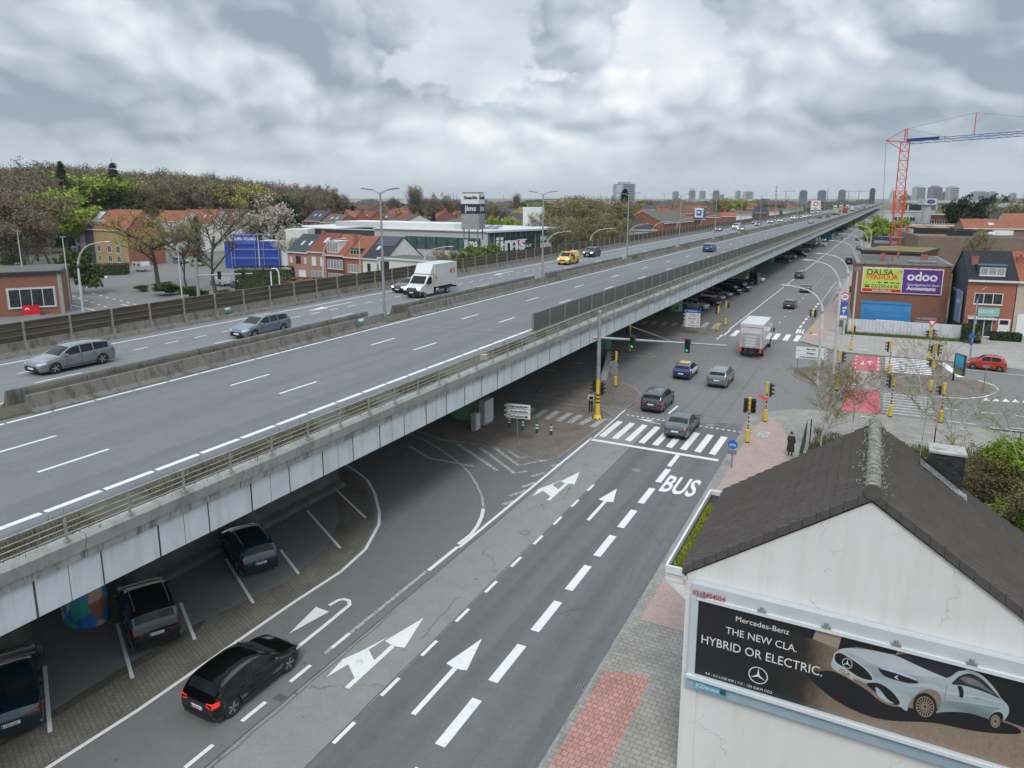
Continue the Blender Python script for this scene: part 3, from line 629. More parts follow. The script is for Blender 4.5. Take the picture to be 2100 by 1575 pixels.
for i in range(-1, 24):
 y0 = 16.8+31.15*i+1.5; y1 = y0+31.15-3.6
 for nm, pr, mat in (('near', [(-34.95, 7.1), (-34.95, 7.24), (-35.22, 7.42), (-35.42, 8.02), (-35.62, 8.02), (-35.7, 7.1)], CONB), ('far', [(-36.95, 7.1), (-37.0, 7.9), (-37.05, 8.05), (-37.3, 8.05), (-37.5, 7.42), (-37.75, 7.24), (-37.75, 7.1)], CONB)):
  if y1 > 740: break
  b = MB(); ya = y0
  nseg = 5 if i < 6 else 1; sl_ = (y1-y0)/nseg
  for k in range(nseg): c = CV(ya+sl_/2); sweep(b, pr, ya+.02, ya+sl_-.02, 8); ya += sl_
  o = b.build('concrete_barrier', mat)
  if i < 3: lab = ('stained concrete barrier on the %s side, %s' % ('near' if nm == 'near' else 'far', ['nearest stretch at the left edge', 'stretch before the first tall lamp', 'stretch between the first and second tall lamps', 'stretch after the second tall lamp'][i+1]))
  else: lab = 'stained concrete median barrier in the distance between two tall lamps'
  tag(o, lab, 'barrier', 'concrete barriers along the motorway median' if i < 3 else 'distant concrete median barriers')
ln = MB(); y = -2
while y < 340:
 c = CV(y); ln.flat([(-23.62+c, y), (-23.36+c, y), (-23.36+CV(y+1.9), y+1.9), (-23.62+CV(y+1.9), y+1.9)], ZD+.005); y += 2.03
for a in (-27.25, -30.85):
 for i in range(-1, 60): y = 15.5+12.15*i-1.4; c = CV(y); rect(ln, a+c-.08, a+c+.08, y, y+2.8, ZD+.005)
for i in range(-1, 60): y = 23+12.15*i-1.35; c = CV(y); rect(ln, -40.95+c-.07, -40.95+c+.07, y, y+2.7, ZD+.005)
for i in range(0, 120): y = 20+2.43*i; c = CV(y); rect(ln, -44.05+c-.07, -44.05+c+.07, y, y+1.1, ZD+.005)
strip(ln, -47.4, -47.2, -20, 900, ZD+.005); strip(ln, -38.3, -38.15, -20, 900, ZD+.004)
for y in (50, 84, 118): c = CV(y); pline(ln, [(-45.6+c, y+4), (-45.6+c, y)], .2, ZD+.006); ln.flat([(-46.1+c, y+.4), (-45.1+c, y+.1), (-45.4+c, y-2.2)], ZD+.006)
y = -2
while y < 340:
 c = CV(y); c2 = CV(y+2.0); wn_ = ln; ln.flat([(-34.72+c, y), (-34.52+c, y), (-34.52+c2, y+2.0), (-34.72+c2, y+2.0)], ZD+.005); y += 2.1
struct('road_marking', ln, LINE)
mb = MB()
for a, b in [((700, 663), (1180, 700)), ((720, 657), (1180, 690)), ((1310, 544), (1440, 552))]:
 pline(mb, [tuple(G(*a, ZD)[:2]), tuple(G(*b, ZD)[:2])], .05, ZD+.004)
struct('road_joint', mb, M('joint_seal', (.30, .30, .30), .8))
# ================================================================== vehicles
def interp(pts, t):
 if t <= pts[0][0]: return pts[0][1]
 for (a, va), (b, vb) in zip(pts, pts[1:]):
  if t <= b: return va+(vb-va)*(t-a)/(b-a)
 return pts[-1][1]
TY = {
 'hatch': dict(L=4.06, W=1.74, H=1.45, wb=(.175, .815), top=[(0, .52), (.015, .66), (.06, .80), (.16, .92), (.26, .98), (.36, 1.22), (.45, 1.39), (.55, 1.45), (.70, 1.44), (.82, 1.37), (.88, 1.30), (.945, 1.05), (.965, .98), (1, .84)], belt=[(.26, .93), (.9, 1.04)], ws=(.27, .44), sd=(.36, .86), rg=(.885, .945), pil=[.58]),
 'wagon': dict(L=4.65, W=1.80, H=1.48, wb=(.19, .80), top=[(0, .50), (.015, .64), (.05, .78), (.15, .90), (.25, .97), (.34, 1.22), (.42, 1.41), (.52, 1.48), (.72, 1.47), (.88, 1.42), (.92, 1.36), (.965, 1.08), (.98, .98), (1, .80)], belt=[(.25, .93), (.93, 1.03)], ws=(.26, .41), sd=(.34, .90), rg=(.925, .965), pil=[.52, .69]),
 'suv': dict(L=4.50, W=1.86, H=1.66, wb=(.19, .80), top=[(0, .56), (.015, .74), (.05, .92), (.14, 1.04), (.24, 1.10), (.33, 1.38), (.41, 1.58), (.52, 1.66), (.75, 1.64), (.88, 1.56), (.92, 1.48), (.965, 1.20), (.98, 1.08), (1, .86)], belt=[(.24, 1.05), (.93, 1.16)], ws=(.25, .40), sd=(.33, .90), rg=(.925, .965), pil=[.51, .69]),
 'sedan': dict(L=4.65, W=1.82, H=1.44, wb=(.19, .80), top=[(0, .50), (.015, .64), (.05, .78), (.15, .88), (.27, .96), (.37, 1.22), (.45, 1.38), (.54, 1.44), (.64, 1.42), (.72, 1.33), (.84, 1.06), (.87, 1.03), (.97, .98), (1, .80)], belt=[(.27, .92), (.86, 1.0)], ws=(.28, .44), sd=(.37, .80), rg=(.725, .835), pil=[.56]),
 'small': dict(L=3.45, W=1.66, H=1.50, wb=(.17, .83), top=[(0, .55), (.02, .72), (.08, .86), (.17, .96), (.26, 1.03), (.37, 1.30), (.45, 1.45), (.55, 1.50), (.75, 1.48), (.87, 1.38), (.945, 1.08), (.965, 1.0), (1, .80)], belt=[(.26, .96), (.9, 1.02)], ws=(.27, .43), sd=(.37, .84), rg=(.885, .945), pil=[.6]),
 'van': dict(L=4.95, W=1.92, H=1.93, wb=(.17, .80), top=[(0, .60), (.012, .82), (.04, 1.0), (.12, 1.14), (.17, 1.22), (.25, 1.60), (.32, 1.84), (.40, 1.92), (.9, 1.93), (.985, 1.90), (.99, 1.30), (1, 1.0)], belt=[(.17, 1.16), (.95, 1.22)], ws=(.18, .31), sd=(.235, .42), rg=(2, 3), pil=[]),
}
def car_proto(kind, name, body, label, cat, detail=True, plate=None, trim=None, rim=None, glass_side=True, loc=(0, 0, 0), group=None, lamp_on=False, star=None):
 p = TY[kind]; L, Wd, H = p['L'], p['W'], p['H']; root = E(name, loc, label, cat, group)
 ra = .345 if kind not in ('small',) else .315
 if kind in ('suv', 'van'): ra = .37
 xs = set([0, .004, .03, .1, .2, .3, .97, .995, 1]+[a for a, _ in p['top']]+list(p['ws'])+list(p['sd'])+[v for v in p['rg'] if v < 1])
 for q in p['pil']: xs |= {q, q+.016}
 for w in p['wb']:
  for k in range(-7, 8): xs.add(w+k/7*ra*1.12/L)
 xs = sorted(x for x in xs if 0 <= x <= 1); o = [xs[0]]
 for x in xs[1:]:
  if x-o[-1] > .0035: o.append(x)
 xs = o; zb = .20 if kind != 'van' else .24
 wid = [(0, .74), (.012, .84), (.04, .92), (.10, .975), (.2, 1), (.8, 1), (.93, .975), (.985, .92), (1, .86)]
 secs = []
 for t in xs:
  X = L/2-t*L; zt = interp(p['top'], t); w = Wd/2*interp(wid, t); bl = interp(p['belt'], t); bl = min(bl, zt-.03)
  if t < p['belt'][0][0]: bl = zt-.05-.02*(t > .02)
  elif t > p['belt'][-1][0]: bl = min(bl, zt-.05)
  f = max(0, min(1, (zt-bl-.05)/(H-1.0))); zbot = zb+(.14 if t < .01 or t > .99 else 0)
  arch = 0
  for wc in p['wb']:
   dx = abs(X-(L/2-wc*L)); R_ = ra*1.10
   if dx < R_: arch = max(arch, ra*.92+sqrt(R_*R_-dx*dx))
  z0 = max(zbot, arch); z1 = max(zbot+.02, arch); z2 = max(zbot+.10, arch+.004); z3 = max(zbot+(bl-zbot)*.42, arch+.012); z4 = max(zbot+(bl-zbot)*.80, arch+.03)
  wt = w*(.93-.17*f)
  half = [(0, z0), (w*.80, z0), (w*.955, z1), (w*.985, z2), (w, z3), (w*.995, z4), (w*.955, max(bl, arch+.05)), (wt, zt-.055*(.3+.7*f)), (wt*.86, zt-.012), (wt*.5, zt+.012), (0, zt+.02)]
  secs.append((X, half, t, zt-bl))
 n = len(secs[0][1]); B = MB(); vs = []
 for X, h, t, d in secs:
  vs += [(X, y, z) for y, z in h]+[(X, -y, z) for y, z in h[1:-1]]
 m = 2*n-2
 def ring(i, k):
  return i*m+k
 def oth(i, k): return i*m+(k if k in (0, n-1) else n+k-1)
 paintf = []; under = []; wsf = []; sdf = {1: [], -1: []}; rgf = []; trimf = []
 ws, sd, rg = p['ws'], p['sd'], p['rg']
 for i in range(len(secs)-1):
  tm = (secs[i][2]+secs[i+1][2])/2
  for k in range(n-1):
   q1 = (ring(i, k), ring(i, k+1), ring(i+1, k+1), ring(i+1, k)); q2 = (oth(i, k), oth(i+1, k), oth(i+1, k+1), oth(i, k+1))
   if k <= 1: under += [q1, q2]
   elif k == 6 and sd[0] < tm < sd[1] and not any(a < tm < a+.016 for a in p['pil']) and secs[i][3] > .1 and secs[i+1][3] > .08: sdf[1].append(q1); sdf[-1].append(q2)
   elif k >= 8 and ws[0] < tm < ws[1]: wsf += [q1, q2]
   elif k >= 8 and rg[0] < tm < rg[1]: rgf += [q1, q2]
   elif k == 2 and trim: trimf += [q1, q2]
   else: paintf += [q1, q2]
 for i, s_ in ((0, 1), (len(secs)-1, -1)):
  for k in range(2, n-1):
   a, b, c, d = ring(i, k), ring(i, k+1), oth(i, k+1), oth(i, k)
   q = (a, d, c, b) if s_ == 1 else (a, b, c, d)
   if len(set(q)) < 4: q = tuple(dict.fromkeys(q))
   paintf.append(q)
  q = (ring(i, 1), ring(i, 2), oth(i, 2), oth(i, 1)); under.append(q if s_ == -1 else q[::-1])
 def mk(fs, nm, mat, par, sm=True, grow=0):
  used = sorted({v for f in fs for v in f}); mp = {v: j for j, v in enumerate(used)}
  b = MB(); b.add([vs[v] for v in used], [tuple(mp[v] for v in f) for f in fs], sm); return b.build(nm, mat, par, sharp=38)
 bo = mk(paintf, 'body', body, root)
 mk(under, 'underbody', BLK, root)
 mk(wsf, 'windscreen', GLS, root)
 if glass_side:
  for s_ in (1, -1): mk(sdf[s_], 'side_window', GLS, root)
 if rgf: mk(rgf, 'rear_window', GLS, root)
 if trimf: mk(trimf, 'lower_trim', trim, root)
 rm = rim or M('alloy', (.42, .43, .44), .35, .6, var=.1)
 for wc in p['wb']:
  for s_ in (1, -1):
   X = L/2-wc*L; w_ = .21
   b = MB(); prof = [(.0, ra*.62), (.0, ra*.9), (.03, ra), (w_-.03, ra), (w_, ra*.9), (w_, ra*.62)]; nn = 18; v2 = []
   for y, r_ in prof: v2 += [(r_*cos(2*pi*j/nn), y, r_*sin(2*pi*j/nn)) for j in range(nn)]
   b.add(v2, [(a*nn+j, (a+1)*nn+j, (a+1)*nn+(j+1) % nn, a*nn+(j+1) % nn) for a in range(len(prof)-1) for j in range(nn)], True)
   b.add([(ra*.62*cos(2*pi*j/nn), .03, ra*.62*sin(2*pi*j/nn)) for j in range(nn)], [tuple(range(nn))])
   wy = s_*(Wd/2-.01)
   wh = b.build('wheel', RUB, root, (X, wy-(w_ if s_ > 0 else 0), ra)); 
   rb = MB(); yo = w_-.025 if s_ > 0 else .025
   if detail:
    for k in range(5):
     a = 2*pi*k/5
     for da in (-.17, .17):
      rb.box((ra*.36*cos(a+da*.6), yo, ra*.36*sin(a+da*.6)), (ra*.60, .03, ra*.10), ry=-(a+da*.3))
    rb.cyl((0, yo-.015, 0), ra*.13, .03, 8, axis='Y')
    v3 = []; nn = 20
    for r_ in (ra*.60, ra*.70): v3 += [(r_*cos(2*pi*j/nn), yo+.012*s_, r_*sin(2*pi*j/nn)) for j in range(nn)]
    rb.add(v3, [(j, nn+j, nn+(j+1) % nn, (j+1) % nn) for j in range(nn)])
   else: rb.cyl((0, yo-.01, 0), ra*.6, .02, 10, axis='Y')
   rb.build('rim', rm, wh)
 zt_ = interp(p['top'], .03)
 HL = M('headlamp_glass', (.62, .65, .68), .12, .2, var=.1) ; TL = M('tail_lamp', (.38, .012, .012), .2, var=.2); TLO = M('tail_lamp_lit', (.8, .03, .02), .3, emit=(1, .04, .02), es=.25)
 HLO = M('headlamp_lit', (.9, .9, .85), .3, emit=(1, .97, .9), es=1.6)
 hz = interp(p['top'], .05)-.16
 for s_ in (1, -1):
  b = MB(); w2 = Wd/2
  b.add([(L/2-.012*L, s_*w2*.52, hz-.02), (L/2-.02*L, s_*w2*.86, hz-.02), (L/2-.085*L, s_*w2*.99, hz+.06), (L/2-.095*L, s_*w2*.985, hz+.15), (L/2-.035*L, s_*w2*.84, hz+.15), (L/2-.02*L, s_*w2*.52, hz+.09)], [(0, 1, 4, 5), (1, 2, 3, 4)] if s_ > 0 else [(0, 5, 4, 1), (1, 4, 3, 2)])
  vv = [Vector(v) for v in b.v]; b.v = [tuple(v+Vector((.02, s_*.012, 0))) for v in vv]
  b.build('headlight', HLO if lamp_on is True else HL, root)
  rz_ = interp(p['top'], 1)-.02; xr = -L/2
  b = MB()
  tb = rz_-.10; tt = rz_+.10
  b.add([(xr+.004*L, s_*w2*.50, tb+.04), (xr+.006*L, s_*w2*.84, tb), (xr+.06*L, s_*w2*.975, tb+.06), (xr+.065*L, s_*w2*.97, tt+.03), (xr+.015*L, s_*w2*.84, tt), (xr+.008*L, s_*w2*.50, tt-.04)], [(0, 5, 4, 1), (1, 4, 3, 2)] if s_ > 0 else [(0, 1, 4, 5), (1, 2, 3, 4)])
  b.v = [tuple(Vector(v)+Vector((-.025, s_*.015, 0))) for v in b.v]
  b.build('taillight', TLO if lamp_on == 'brake' else TL, root)
  b = MB(); mx = L/2-(p['ws'][0]+.075)*L; mz = interp(p['belt'], .3)+.08
  b.ball((mx, s_*(Wd/2+.09), mz), .085, 8, 6, .8); b.box((mx, s_*(Wd/2+.0), mz-.04), (.06, .14, .03)); b.build('mirror', body if detail else BLK, root)
 g = MB(); g.box((L/2-.004, 0, hz-.16), (.03, Wd*.52, .17)); g.box((L/2-.0, 0, .33), (.03, Wd*.62, .10)); g.build('grille', BLK, root)
 pw = M('number_plate_white', (.78, .78, .77), .5, var=.03)
 pz = .62 if kind in ('hatch',) else (.66 if kind != 'sedan' else .62)
 if kind in ('suv', 'van'): pz = .74
 b = MB(); b.box((-L/2-.012, 0, pz), (.02, .5, .11)); b.build('number_plate', pw, root)
 b = MB(); b.box((L/2+.018, 0, .42), (.02, .5, .11)); b.build('number_plate', pw, root)
 if plate:
  text(plate, .105, M('plate_red', (.30, .02, .02), .5, var=0), 'plate_text', root, (-L/2-.024, 0.02, pz-.004), (R(90), 0, R(-90)), bold=.003, ext=.001, sx=.78)
  b = MB(); b.box((-L/2-.0235, .22, pz), (.003, .045, .10)); b.build('plate_band', M('plate_blue', (.02, .07, .35), .5, var=0), root)
 if detail:
  b = MB()
  for t in [p['sd'][0]-.005]+[q+.008 for q in p['pil'][:1]]+[p['wb'][1]-.085]:
   X = L/2-t*L
   for s_ in (1, -1): b.box((X, s_*(Wd/2-.004), .62), (.009, .018, .62))
  for s_ in (1, -1): b.box((0, s_*(Wd/2-.0), .33), (L*.42, .03, .035))
  b.box((-L/2+.02, 0, .34), (.10, Wd*.7, .12)); b.build('seams', BLK, root)
  b = MB()
  for t in ([.5, .68] if kind not in ('hatch', 'small', 'sedan') else [.53, .70]):
   for s_ in (1, -1): b.box((L/2-t*L, s_*(Wd/2+.006), .86 if kind != 'suv' else .98), (.17, .03, .03))
  b.build('door_handle', body, root)
  if kind in ('wagon', 'suv'):
   b = MB(); 
   for s_ in (1, -1): b.tube([(L/2-.44*L, s_*Wd*.335, H-.02), (L/2-.50*L, s_*Wd*.34, H+.035), (L/2-.80*L, s_*Wd*.335, H+.02), (L/2-.87*L, s_*Wd*.33, H-.05)], .016, 5)
   b.build('roof_rail', M('rail_silver', (.5, .5, .5), .35, .6), root)
  b = MB(); b.box((L/2-(p['ws'][0]+.01)*L, .1, interp(p['top'], p['ws'][0])+.035), (.02, Wd*.62, .015)); b.build('wiper', BLK, root)
 return root
def recolor(root, mat):
 for c in kids(root):
  if c.name.startswith(('body', 'mirror', 'door_handle')) and c.data.materials:
   c.material_slots[0].link = 'OBJECT'; c.material_slots[0].material = mat
PROTO = {}
def pcol(c, metal=.3): return paint('paint_'+c.strip('#'), c, metal=metal)
def put(kind, col, x, y, z=0, head=90, label='', name='car', cat='car', group=None, **k):
 """x, y is the pixel of the middle of its footprint"""
 g = G(x, y, z) if y is not None else Vector((x[0], x[1], z))
 key = (kind, k.get('detail', True), k.get('plate'), bool(k.get('trim')), k.get('lamp_on'))
 if key in PROTO:
  r = copytree(PROTO[key], g, R(head), label); r['category'] = cat; r.name = name; recolor(r, pcol(col))
  if group: r['group'] = group
  elif 'group' in r: del r['group']
 else:
  r = car_proto(kind, name, pcol(col), label, cat, **k); r.location = g; r.rotation_euler.z = R(head); PROTO[key] = r
  if group: r['group'] = group
 return r
TRIMG = M('grey_trim', (.05, .052, .055), .5, var=.15)
def ctr(ax, ay, bx_, by_, z=0, w=.87):
 a, b = G(ax, ay, z), G(bx_, by_, z); return a, b
a, b = G(478, 1474), G(590, 1378)
cl = put('hatch', '#07090a', ((a.x+b.x)/2-.84, (a.y+b.y)/2+.05), None, 0, 90, 'glossy black hatchback driving along the slip road with its tail lamps glowing', 'hatchback', plate='2-LXD-275', lamp_on='brake', trim=TRIMG)
def putg(kind, col, X, Y, head, z=0, **k): return put(kind, col, (X, Y), None, z, head, **k)
q = G(532, 1182); sk = putg('wagon', '#0d2c44', q.x-2.0, q.y+1.15, 153, label='dark blue estate car parked under the bridge, farthest of the near row', name='estate_car', plate='2-EVF-836', group='cars parked in the near bays under the bridge')
q = G(322, 1335); fd = putg('suv', '#1c2028', q.x-2.0, q.y+1.1, 153, label='dark grey family car parked in the middle bay under the bridge', name='parked_car', plate='1-OGV-116', group='cars parked in the near bays under the bridge')
q = G(22, 1520); ts = putg('sedan', '#12303c', q.x-2.0, q.y+1.1, 153, label='dark teal saloon parked in the nearest bay, cut by the left edge', name='parked_car', plate='1-HEW-268', group='cars parked in the near bays under the bridge')
for o_ in (sk,):
 text('SKODA', .13, M('badge_chrome', (.5, .5, .5), .3, .5), 'badge', o_, (-2.345, 0, .86), (R(90), 0, R(-90)), ext=.002, space=1.3)
a, b = G(118, 767, ZD), G(210, 746, ZD)
put('wagon', '#7b7d82', ((a.x+b.x)/2-.84, (a.y+b.y)/2), None, ZD, -90, 'grey estate car with silver roof rails on the bridge at the left', 'estate_car', detail=True)
a = G(540, 688, ZD); put('wagon', '#6d7883', (a.x-.5, a.y+.3), None, ZD, -90, 'slate grey estate car half hidden by the median barrier', 'estate_car')
a = G(826, 600, ZD); put('sedan', '#20242b', (a.x-.2, a.y+1.6), None, ZD, -90, 'dark saloon car beside the white box van on the bridge', 'saloon_car', lamp_on=True)
a = G(1214, 526, ZD); put('suv', '#15181f', (a.x, a.y), None, ZD, -90, 'black off-road car behind the yellow van on the bridge', 'suv', lamp_on=True)
gl = [(1474, 474, 'hatch', '#4a4d52', 'dark grey hatchback alone on the far carriageway of the bridge'), (1510, 470, 'van', '#b8bcc0', 'white minivan beside a blue-grey car on the far carriageway'), (1520, 473, 'sedan', '#8b98a6', 'blue-grey saloon in front of the white minivan'),
      (1548, 459, 'hatch', '#2a3444', 'dark car leading a pair past the lamp posts'), (1555, 463, 'sedan', '#27303c', 'dark saloon nearest the median in the pair'), (1580, 458, 'suv', '#7f8794', 'silver blue car beside a lamp post'), (1601, 455, 'sedan', '#9fb0a8', 'pale silver saloon driving between the lamp posts'),
      (1627, 450, 'van', '#a9b6bd', 'pale blue people carrier on the far carriageway'), (1640, 449, 'hatch', '#3c4450', 'dark hatchback following the pale people carrier'), (1651, 446, 'sedan', '#b4b8bb', 'silver saloon farther back in the queue'), (1660, 444, 'hatch', '#8d949b', 'grey hatchback at the back of the queue')]
for x, y, k, c, lb in gl: put(k, c, x, y, ZD, -91, lb, 'oncoming_car', group='oncoming cars on the bridge', detail=False, lamp_on=True)
a = G(1455, 516, ZD); put('suv', '#27466e', (a.x, a.y), None, ZD, 90, 'blue hatchback driving away on the near carriageway of the bridge', 'suv')
for x, y, k, c, lb in [(1663, 458, 'sedan', '#9a9c9e', 'silver saloon driving away far along the bridge'), (1681, 448, 'hatch', '#202226', 'small black car ahead of the silver saloon'), (1698, 446, 'suv', '#3b4450', 'dark pickup next to the beige lorry'), (1707, 441, 'sedan', '#4c5258', 'grey car beside the beige lorry'), (1773, 428, 'suv', '#1d2024', 'black car near the far end of the bridge'), (1782, 427, 'sedan', '#2b3442', 'dark blue car near the far end of the bridge'), (1789, 426, 'hatch', '#34404e', 'slate car near the far end of the bridge')]:
 put(k, c, x, y, ZD, 89, lb, 'departing_car', detail=False, group='cars driving away on the bridge')
put('suv', '#3e4346', 1349, 833, 0.02, 90, 'dark grey people carrier with red brake lamps waiting left of the lane line', 'people_carrier', lamp_on='brake', detail=True)
put('sedan', '#54575e', 1399, 883, 0.02, 90, 'grey saloon crossing the zebra stripes', 'saloon_car', detail=True)
gf = put('hatch', '#22356b', 1406, 770, 0.02, 90, 'blue and white hatchback with an orange roof panel in the junction', 'marked_car')
gf_b = MB(); gf_b.box((-.5, 0, 1.462), (1.0, 1.0, .02)); gf_b.build('roof_panel', M('orange_panel', hexc('#d9b15e'), .5), gf)
gf_b = MB(); gf_b.box((0.1, -.862, .72), (2.4, .03, .36)); gf_b.box((-1.55, -.83, .9), (.5, .05, .3)); gf_b.build('side_decal', WHT, gf)
put('suv', '#70767c', 1478, 785, 0.02, 90, 'light grey crossover driving into the junction', 'crossover', detail=True)
put('hatch', '#3a3c40', 1620, 631, 0.02, 89, 'dark grey hatchback beyond the junction, nearest the bus lane arrows', 'hatchback', detail=False)
put('sedan', '#4c4e54', 1652, 598, 0.02, 89, 'grey saloon beside the curved lamp, second beyond the junction', 'saloon_car', detail=False)
put('suv', '#2c2c32', 1640, 570, 0.02, 89, 'black off-road car next to the white edge line beyond the junction', 'suv', detail=False)
put('van', '#20262c', 1741, 541, 0.02, 90, 'black van parked at the kerb beside the tall curved lamps', 'parked_van', 'van', detail=False)
put('suv', '#556052', 1762, 512, 0.02, 91, 'grey green jeep parked beyond the black van', 'jeep', detail=False)
put('hatch', '#25272b', 1759, 493, 0.02, 89, 'small black car driving far along the street', 'small_car', detail=False)
put('hatch', '#1f2226', 1778, 487, 0.02, 90, 'black car parked near the far pavement lamps', 'parked_car', detail=False, group='cars parked along the far kerb')
for x, y, c, lb in [(1785, 479, '#2c5a9a', 'bright blue car'), (1788, 473, '#8f959a', 'silver car'), (1775, 470, '#26282c', 'black car'), (1790, 463, '#3a3c3e', 'charcoal car'), (1782, 460, '#7a2a26', 'dark red car'), (1777, 455, '#c2c4c4', 'white car'), (1791, 452, '#44484c', 'grey car'), (1786, 447, '#232527', 'black car'), (1796, 443, '#8a8f94', 'pale grey car')]:
 put('hatch' if y % 2 else 'suv', c, x, y, .02, 89, lb+' far along the street near the curved lamps, '+('moving' if x < 1784 else 'at the kerb'), 'far_car', detail=False, group='distant cars on the street')
a, b = G(1998, 758), G(2049, 763)
put('small', '#c43a22', ((a.x+b.x)/2, (a.y+b.y)/2+.7), None, .03, 173, 'bright red small hatchback waiting on the side street', 'small_hatchback', detail=True)
for x, y, k, c, h, lb in [(1424, 634, 'suv', '#b9bcbc', -8, 'white off-road car parked under the bridge by the signboard'), (1452, 626, 'hatch', '#5a1a20', -10, 'dark red hatchback parked beside the white off-road car'), (1462, 615, 'hatch', '#aab2b8', -12, 'silver hatchback parked under the bridge behind the dark red one'), (1474, 608, 'wagon', '#9ba4b2', -12, 'silver blue estate parked under the bridge'),
                          (1492, 603, 'van', '#14191c', -12, 'black van parked under the bridge, nearest of two'), (1512, 597, 'van', '#1a2228', -12, 'black van parked under the bridge, farther of two'), (1550, 578, 'small', '#d8d8d4', -14, 'small white car parked beside the crest lorry'),
                          (1605, 539, 'hatch', '#1c2126', -10, 'black hatchback parked under the bridge past the green pillar'), (1617, 530, 'suv', '#a8adad', -12, 'pale silver car parked under the bridge past the green pillar'), (1637, 527, 'van', '#1b1e20', -10, 'dark van parked under the bridge with a pale rear door'), (1651, 515, 'small', '#c9c9c6', -10, 'white small car parked under the bridge near the pale lorry'),
                          (1702, 486, 'hatch', '#22303c', -8, 'dark hatchback parked past the turquoise container'), (1711, 481, 'sedan', '#b9bfc2', -8, 'white saloon parked past the turquoise container'), (1722, 475, 'suv', '#2a2c2e', -8, 'black off-road car in the far row under the bridge'), (1731, 471, 'hatch', '#5a3c40', -8, 'maroon hatchback in the far row under the bridge'), (1740, 466, 'hatch', '#9da3a8', -8, 'silver hatchback in the far row under the bridge'), (1757, 459, 'sedan', '#9aa2a0', -8, 'pale saloon at the far end of the row under the bridge')]:
 put(k, c, x, y, .012, h, lb, 'parked_car', 'van' if k == 'van' else 'car', detail=False, group='cars parked under the bridge')
put('van', '#d8a018', 1749, 460, .012, -8, 'orange yellow van parked far along under the bridge', 'parked_van', 'van', detail=False)
for x, y, k, c, h, lb in [(488, 590, 'wagon', '#1d2f2e', 160, 'dark green estate car behind the noise wall'), (522, 592, 'hatch', '#c9cccd', 200, 'white hatchback showing its roof above the noise wall'), (312, 664, 'hatch', '#b7babb', 200, 'white car just behind the noise wall near the brown shrubs'),
                          (480, 533, 'suv', '#202226', 180, 'black car in front of the blue car wash'), (495, 536, 'hatch', '#2c2f33', 180, 'charcoal car in front of the blue car wash'), (405, 545, 'small', '#c8d42a', 10, 'lime yellow car between the bare trees'), (370, 540, 'suv', '#9fb0bb', 0, 'pale blue car parked behind the bare trees'), (398, 525, 'suv', '#c9602a', 0, 'orange car behind the bare trees'),
                          (182, 537, 'hatch', '#1b1d20', 60, 'black car partly behind the round green bush'), (148, 511, 'small', '#c0c4c6', 40, 'white car in front of the grey house end')]:
 put(k, c, x, y, .02, h, lb, 'parked_car', detail=False, group='cars on the streets left of the bridge')
def part(b, n, m, p, **k): return b.build(n, m, p, **k)
def wheels(root, xs, r, w, track, rim=None):
 for X in xs:
  for s_ in (1, -1):
   b = MB(); b.cyl((X, s_*track-(w if s_ > 0 else 0), r), r, w, 16, axis='Y'); o = b.build('wheel', RUB, root)
   b = MB(); b.cyl((X, s_*track-(0.0 if s_ > 0 else .02), r), r*.58, .02, 10, axis='Y'); b.build('rim', rim or M('alloy'), o)
for x, y, h, lb, nm in [(452, 585, 168, 'white delivery van parked behind the bare trunk', 'delivery_van'), (531, 532, 170, 'white van parked before the blue car wash wall', 'delivery_van'), (2140, 508, 0, 'white van at the right edge behind the dark roof', 'delivery_van')]:
 v = put('van', '#d2d2d0', x, y, .02, h, lb, nm, 'van', detail=False); v.scale = (1.12, 1.02, 1.2)
yv = put('van', '#e0b416', 1166, 541, ZD, -90, 'yellow road service van with red and white striped bonnet', 'service_van', 'van', detail=True, lamp_on=True)
t = NT('chevron_stripes'); s_ = t.N.new('ShaderNodeSeparateXYZ'); t.link(t.tc.outputs['Object'], s_.inputs[0])
f_ = t.math('FRACT', t.math('MULTIPLY', t.math('ADD', s_.outputs[1], s_.outputs[0]), 3.2), 0); t.col(t.mix(t.bw(f_, .49, .51), (.75, .75, .74), (.55, .02, .02))); t.b.inputs['Roughness'].default_value = .4
b = MB(); b.add([(2.30, -.72, .99), (2.30, .72, .99), (1.66, .78, 1.235), (1.66, -.78, 1.235)], [(0, 1, 2, 3)]); b.build('striped_bonnet', t.m, yv)
b = MB(); b.box((1.0, -.55, 1.96), (.16, .5, .10)); b.box((1.0, .55, 1.96), (.16, .5, .10)); b.box((-2.1, 0, 1.97), (.14, 1.0, .08)); b.build('beacon_bar', M('amber', (.8, .38, .02), .3), yv)
b = MB(); b.box((.5, -.962, 1.05), (.55, .02, .9)); b.box((.2, .962, 1.05), (.55, .02, .9)); b.build('side_stripe', BLK, yv)
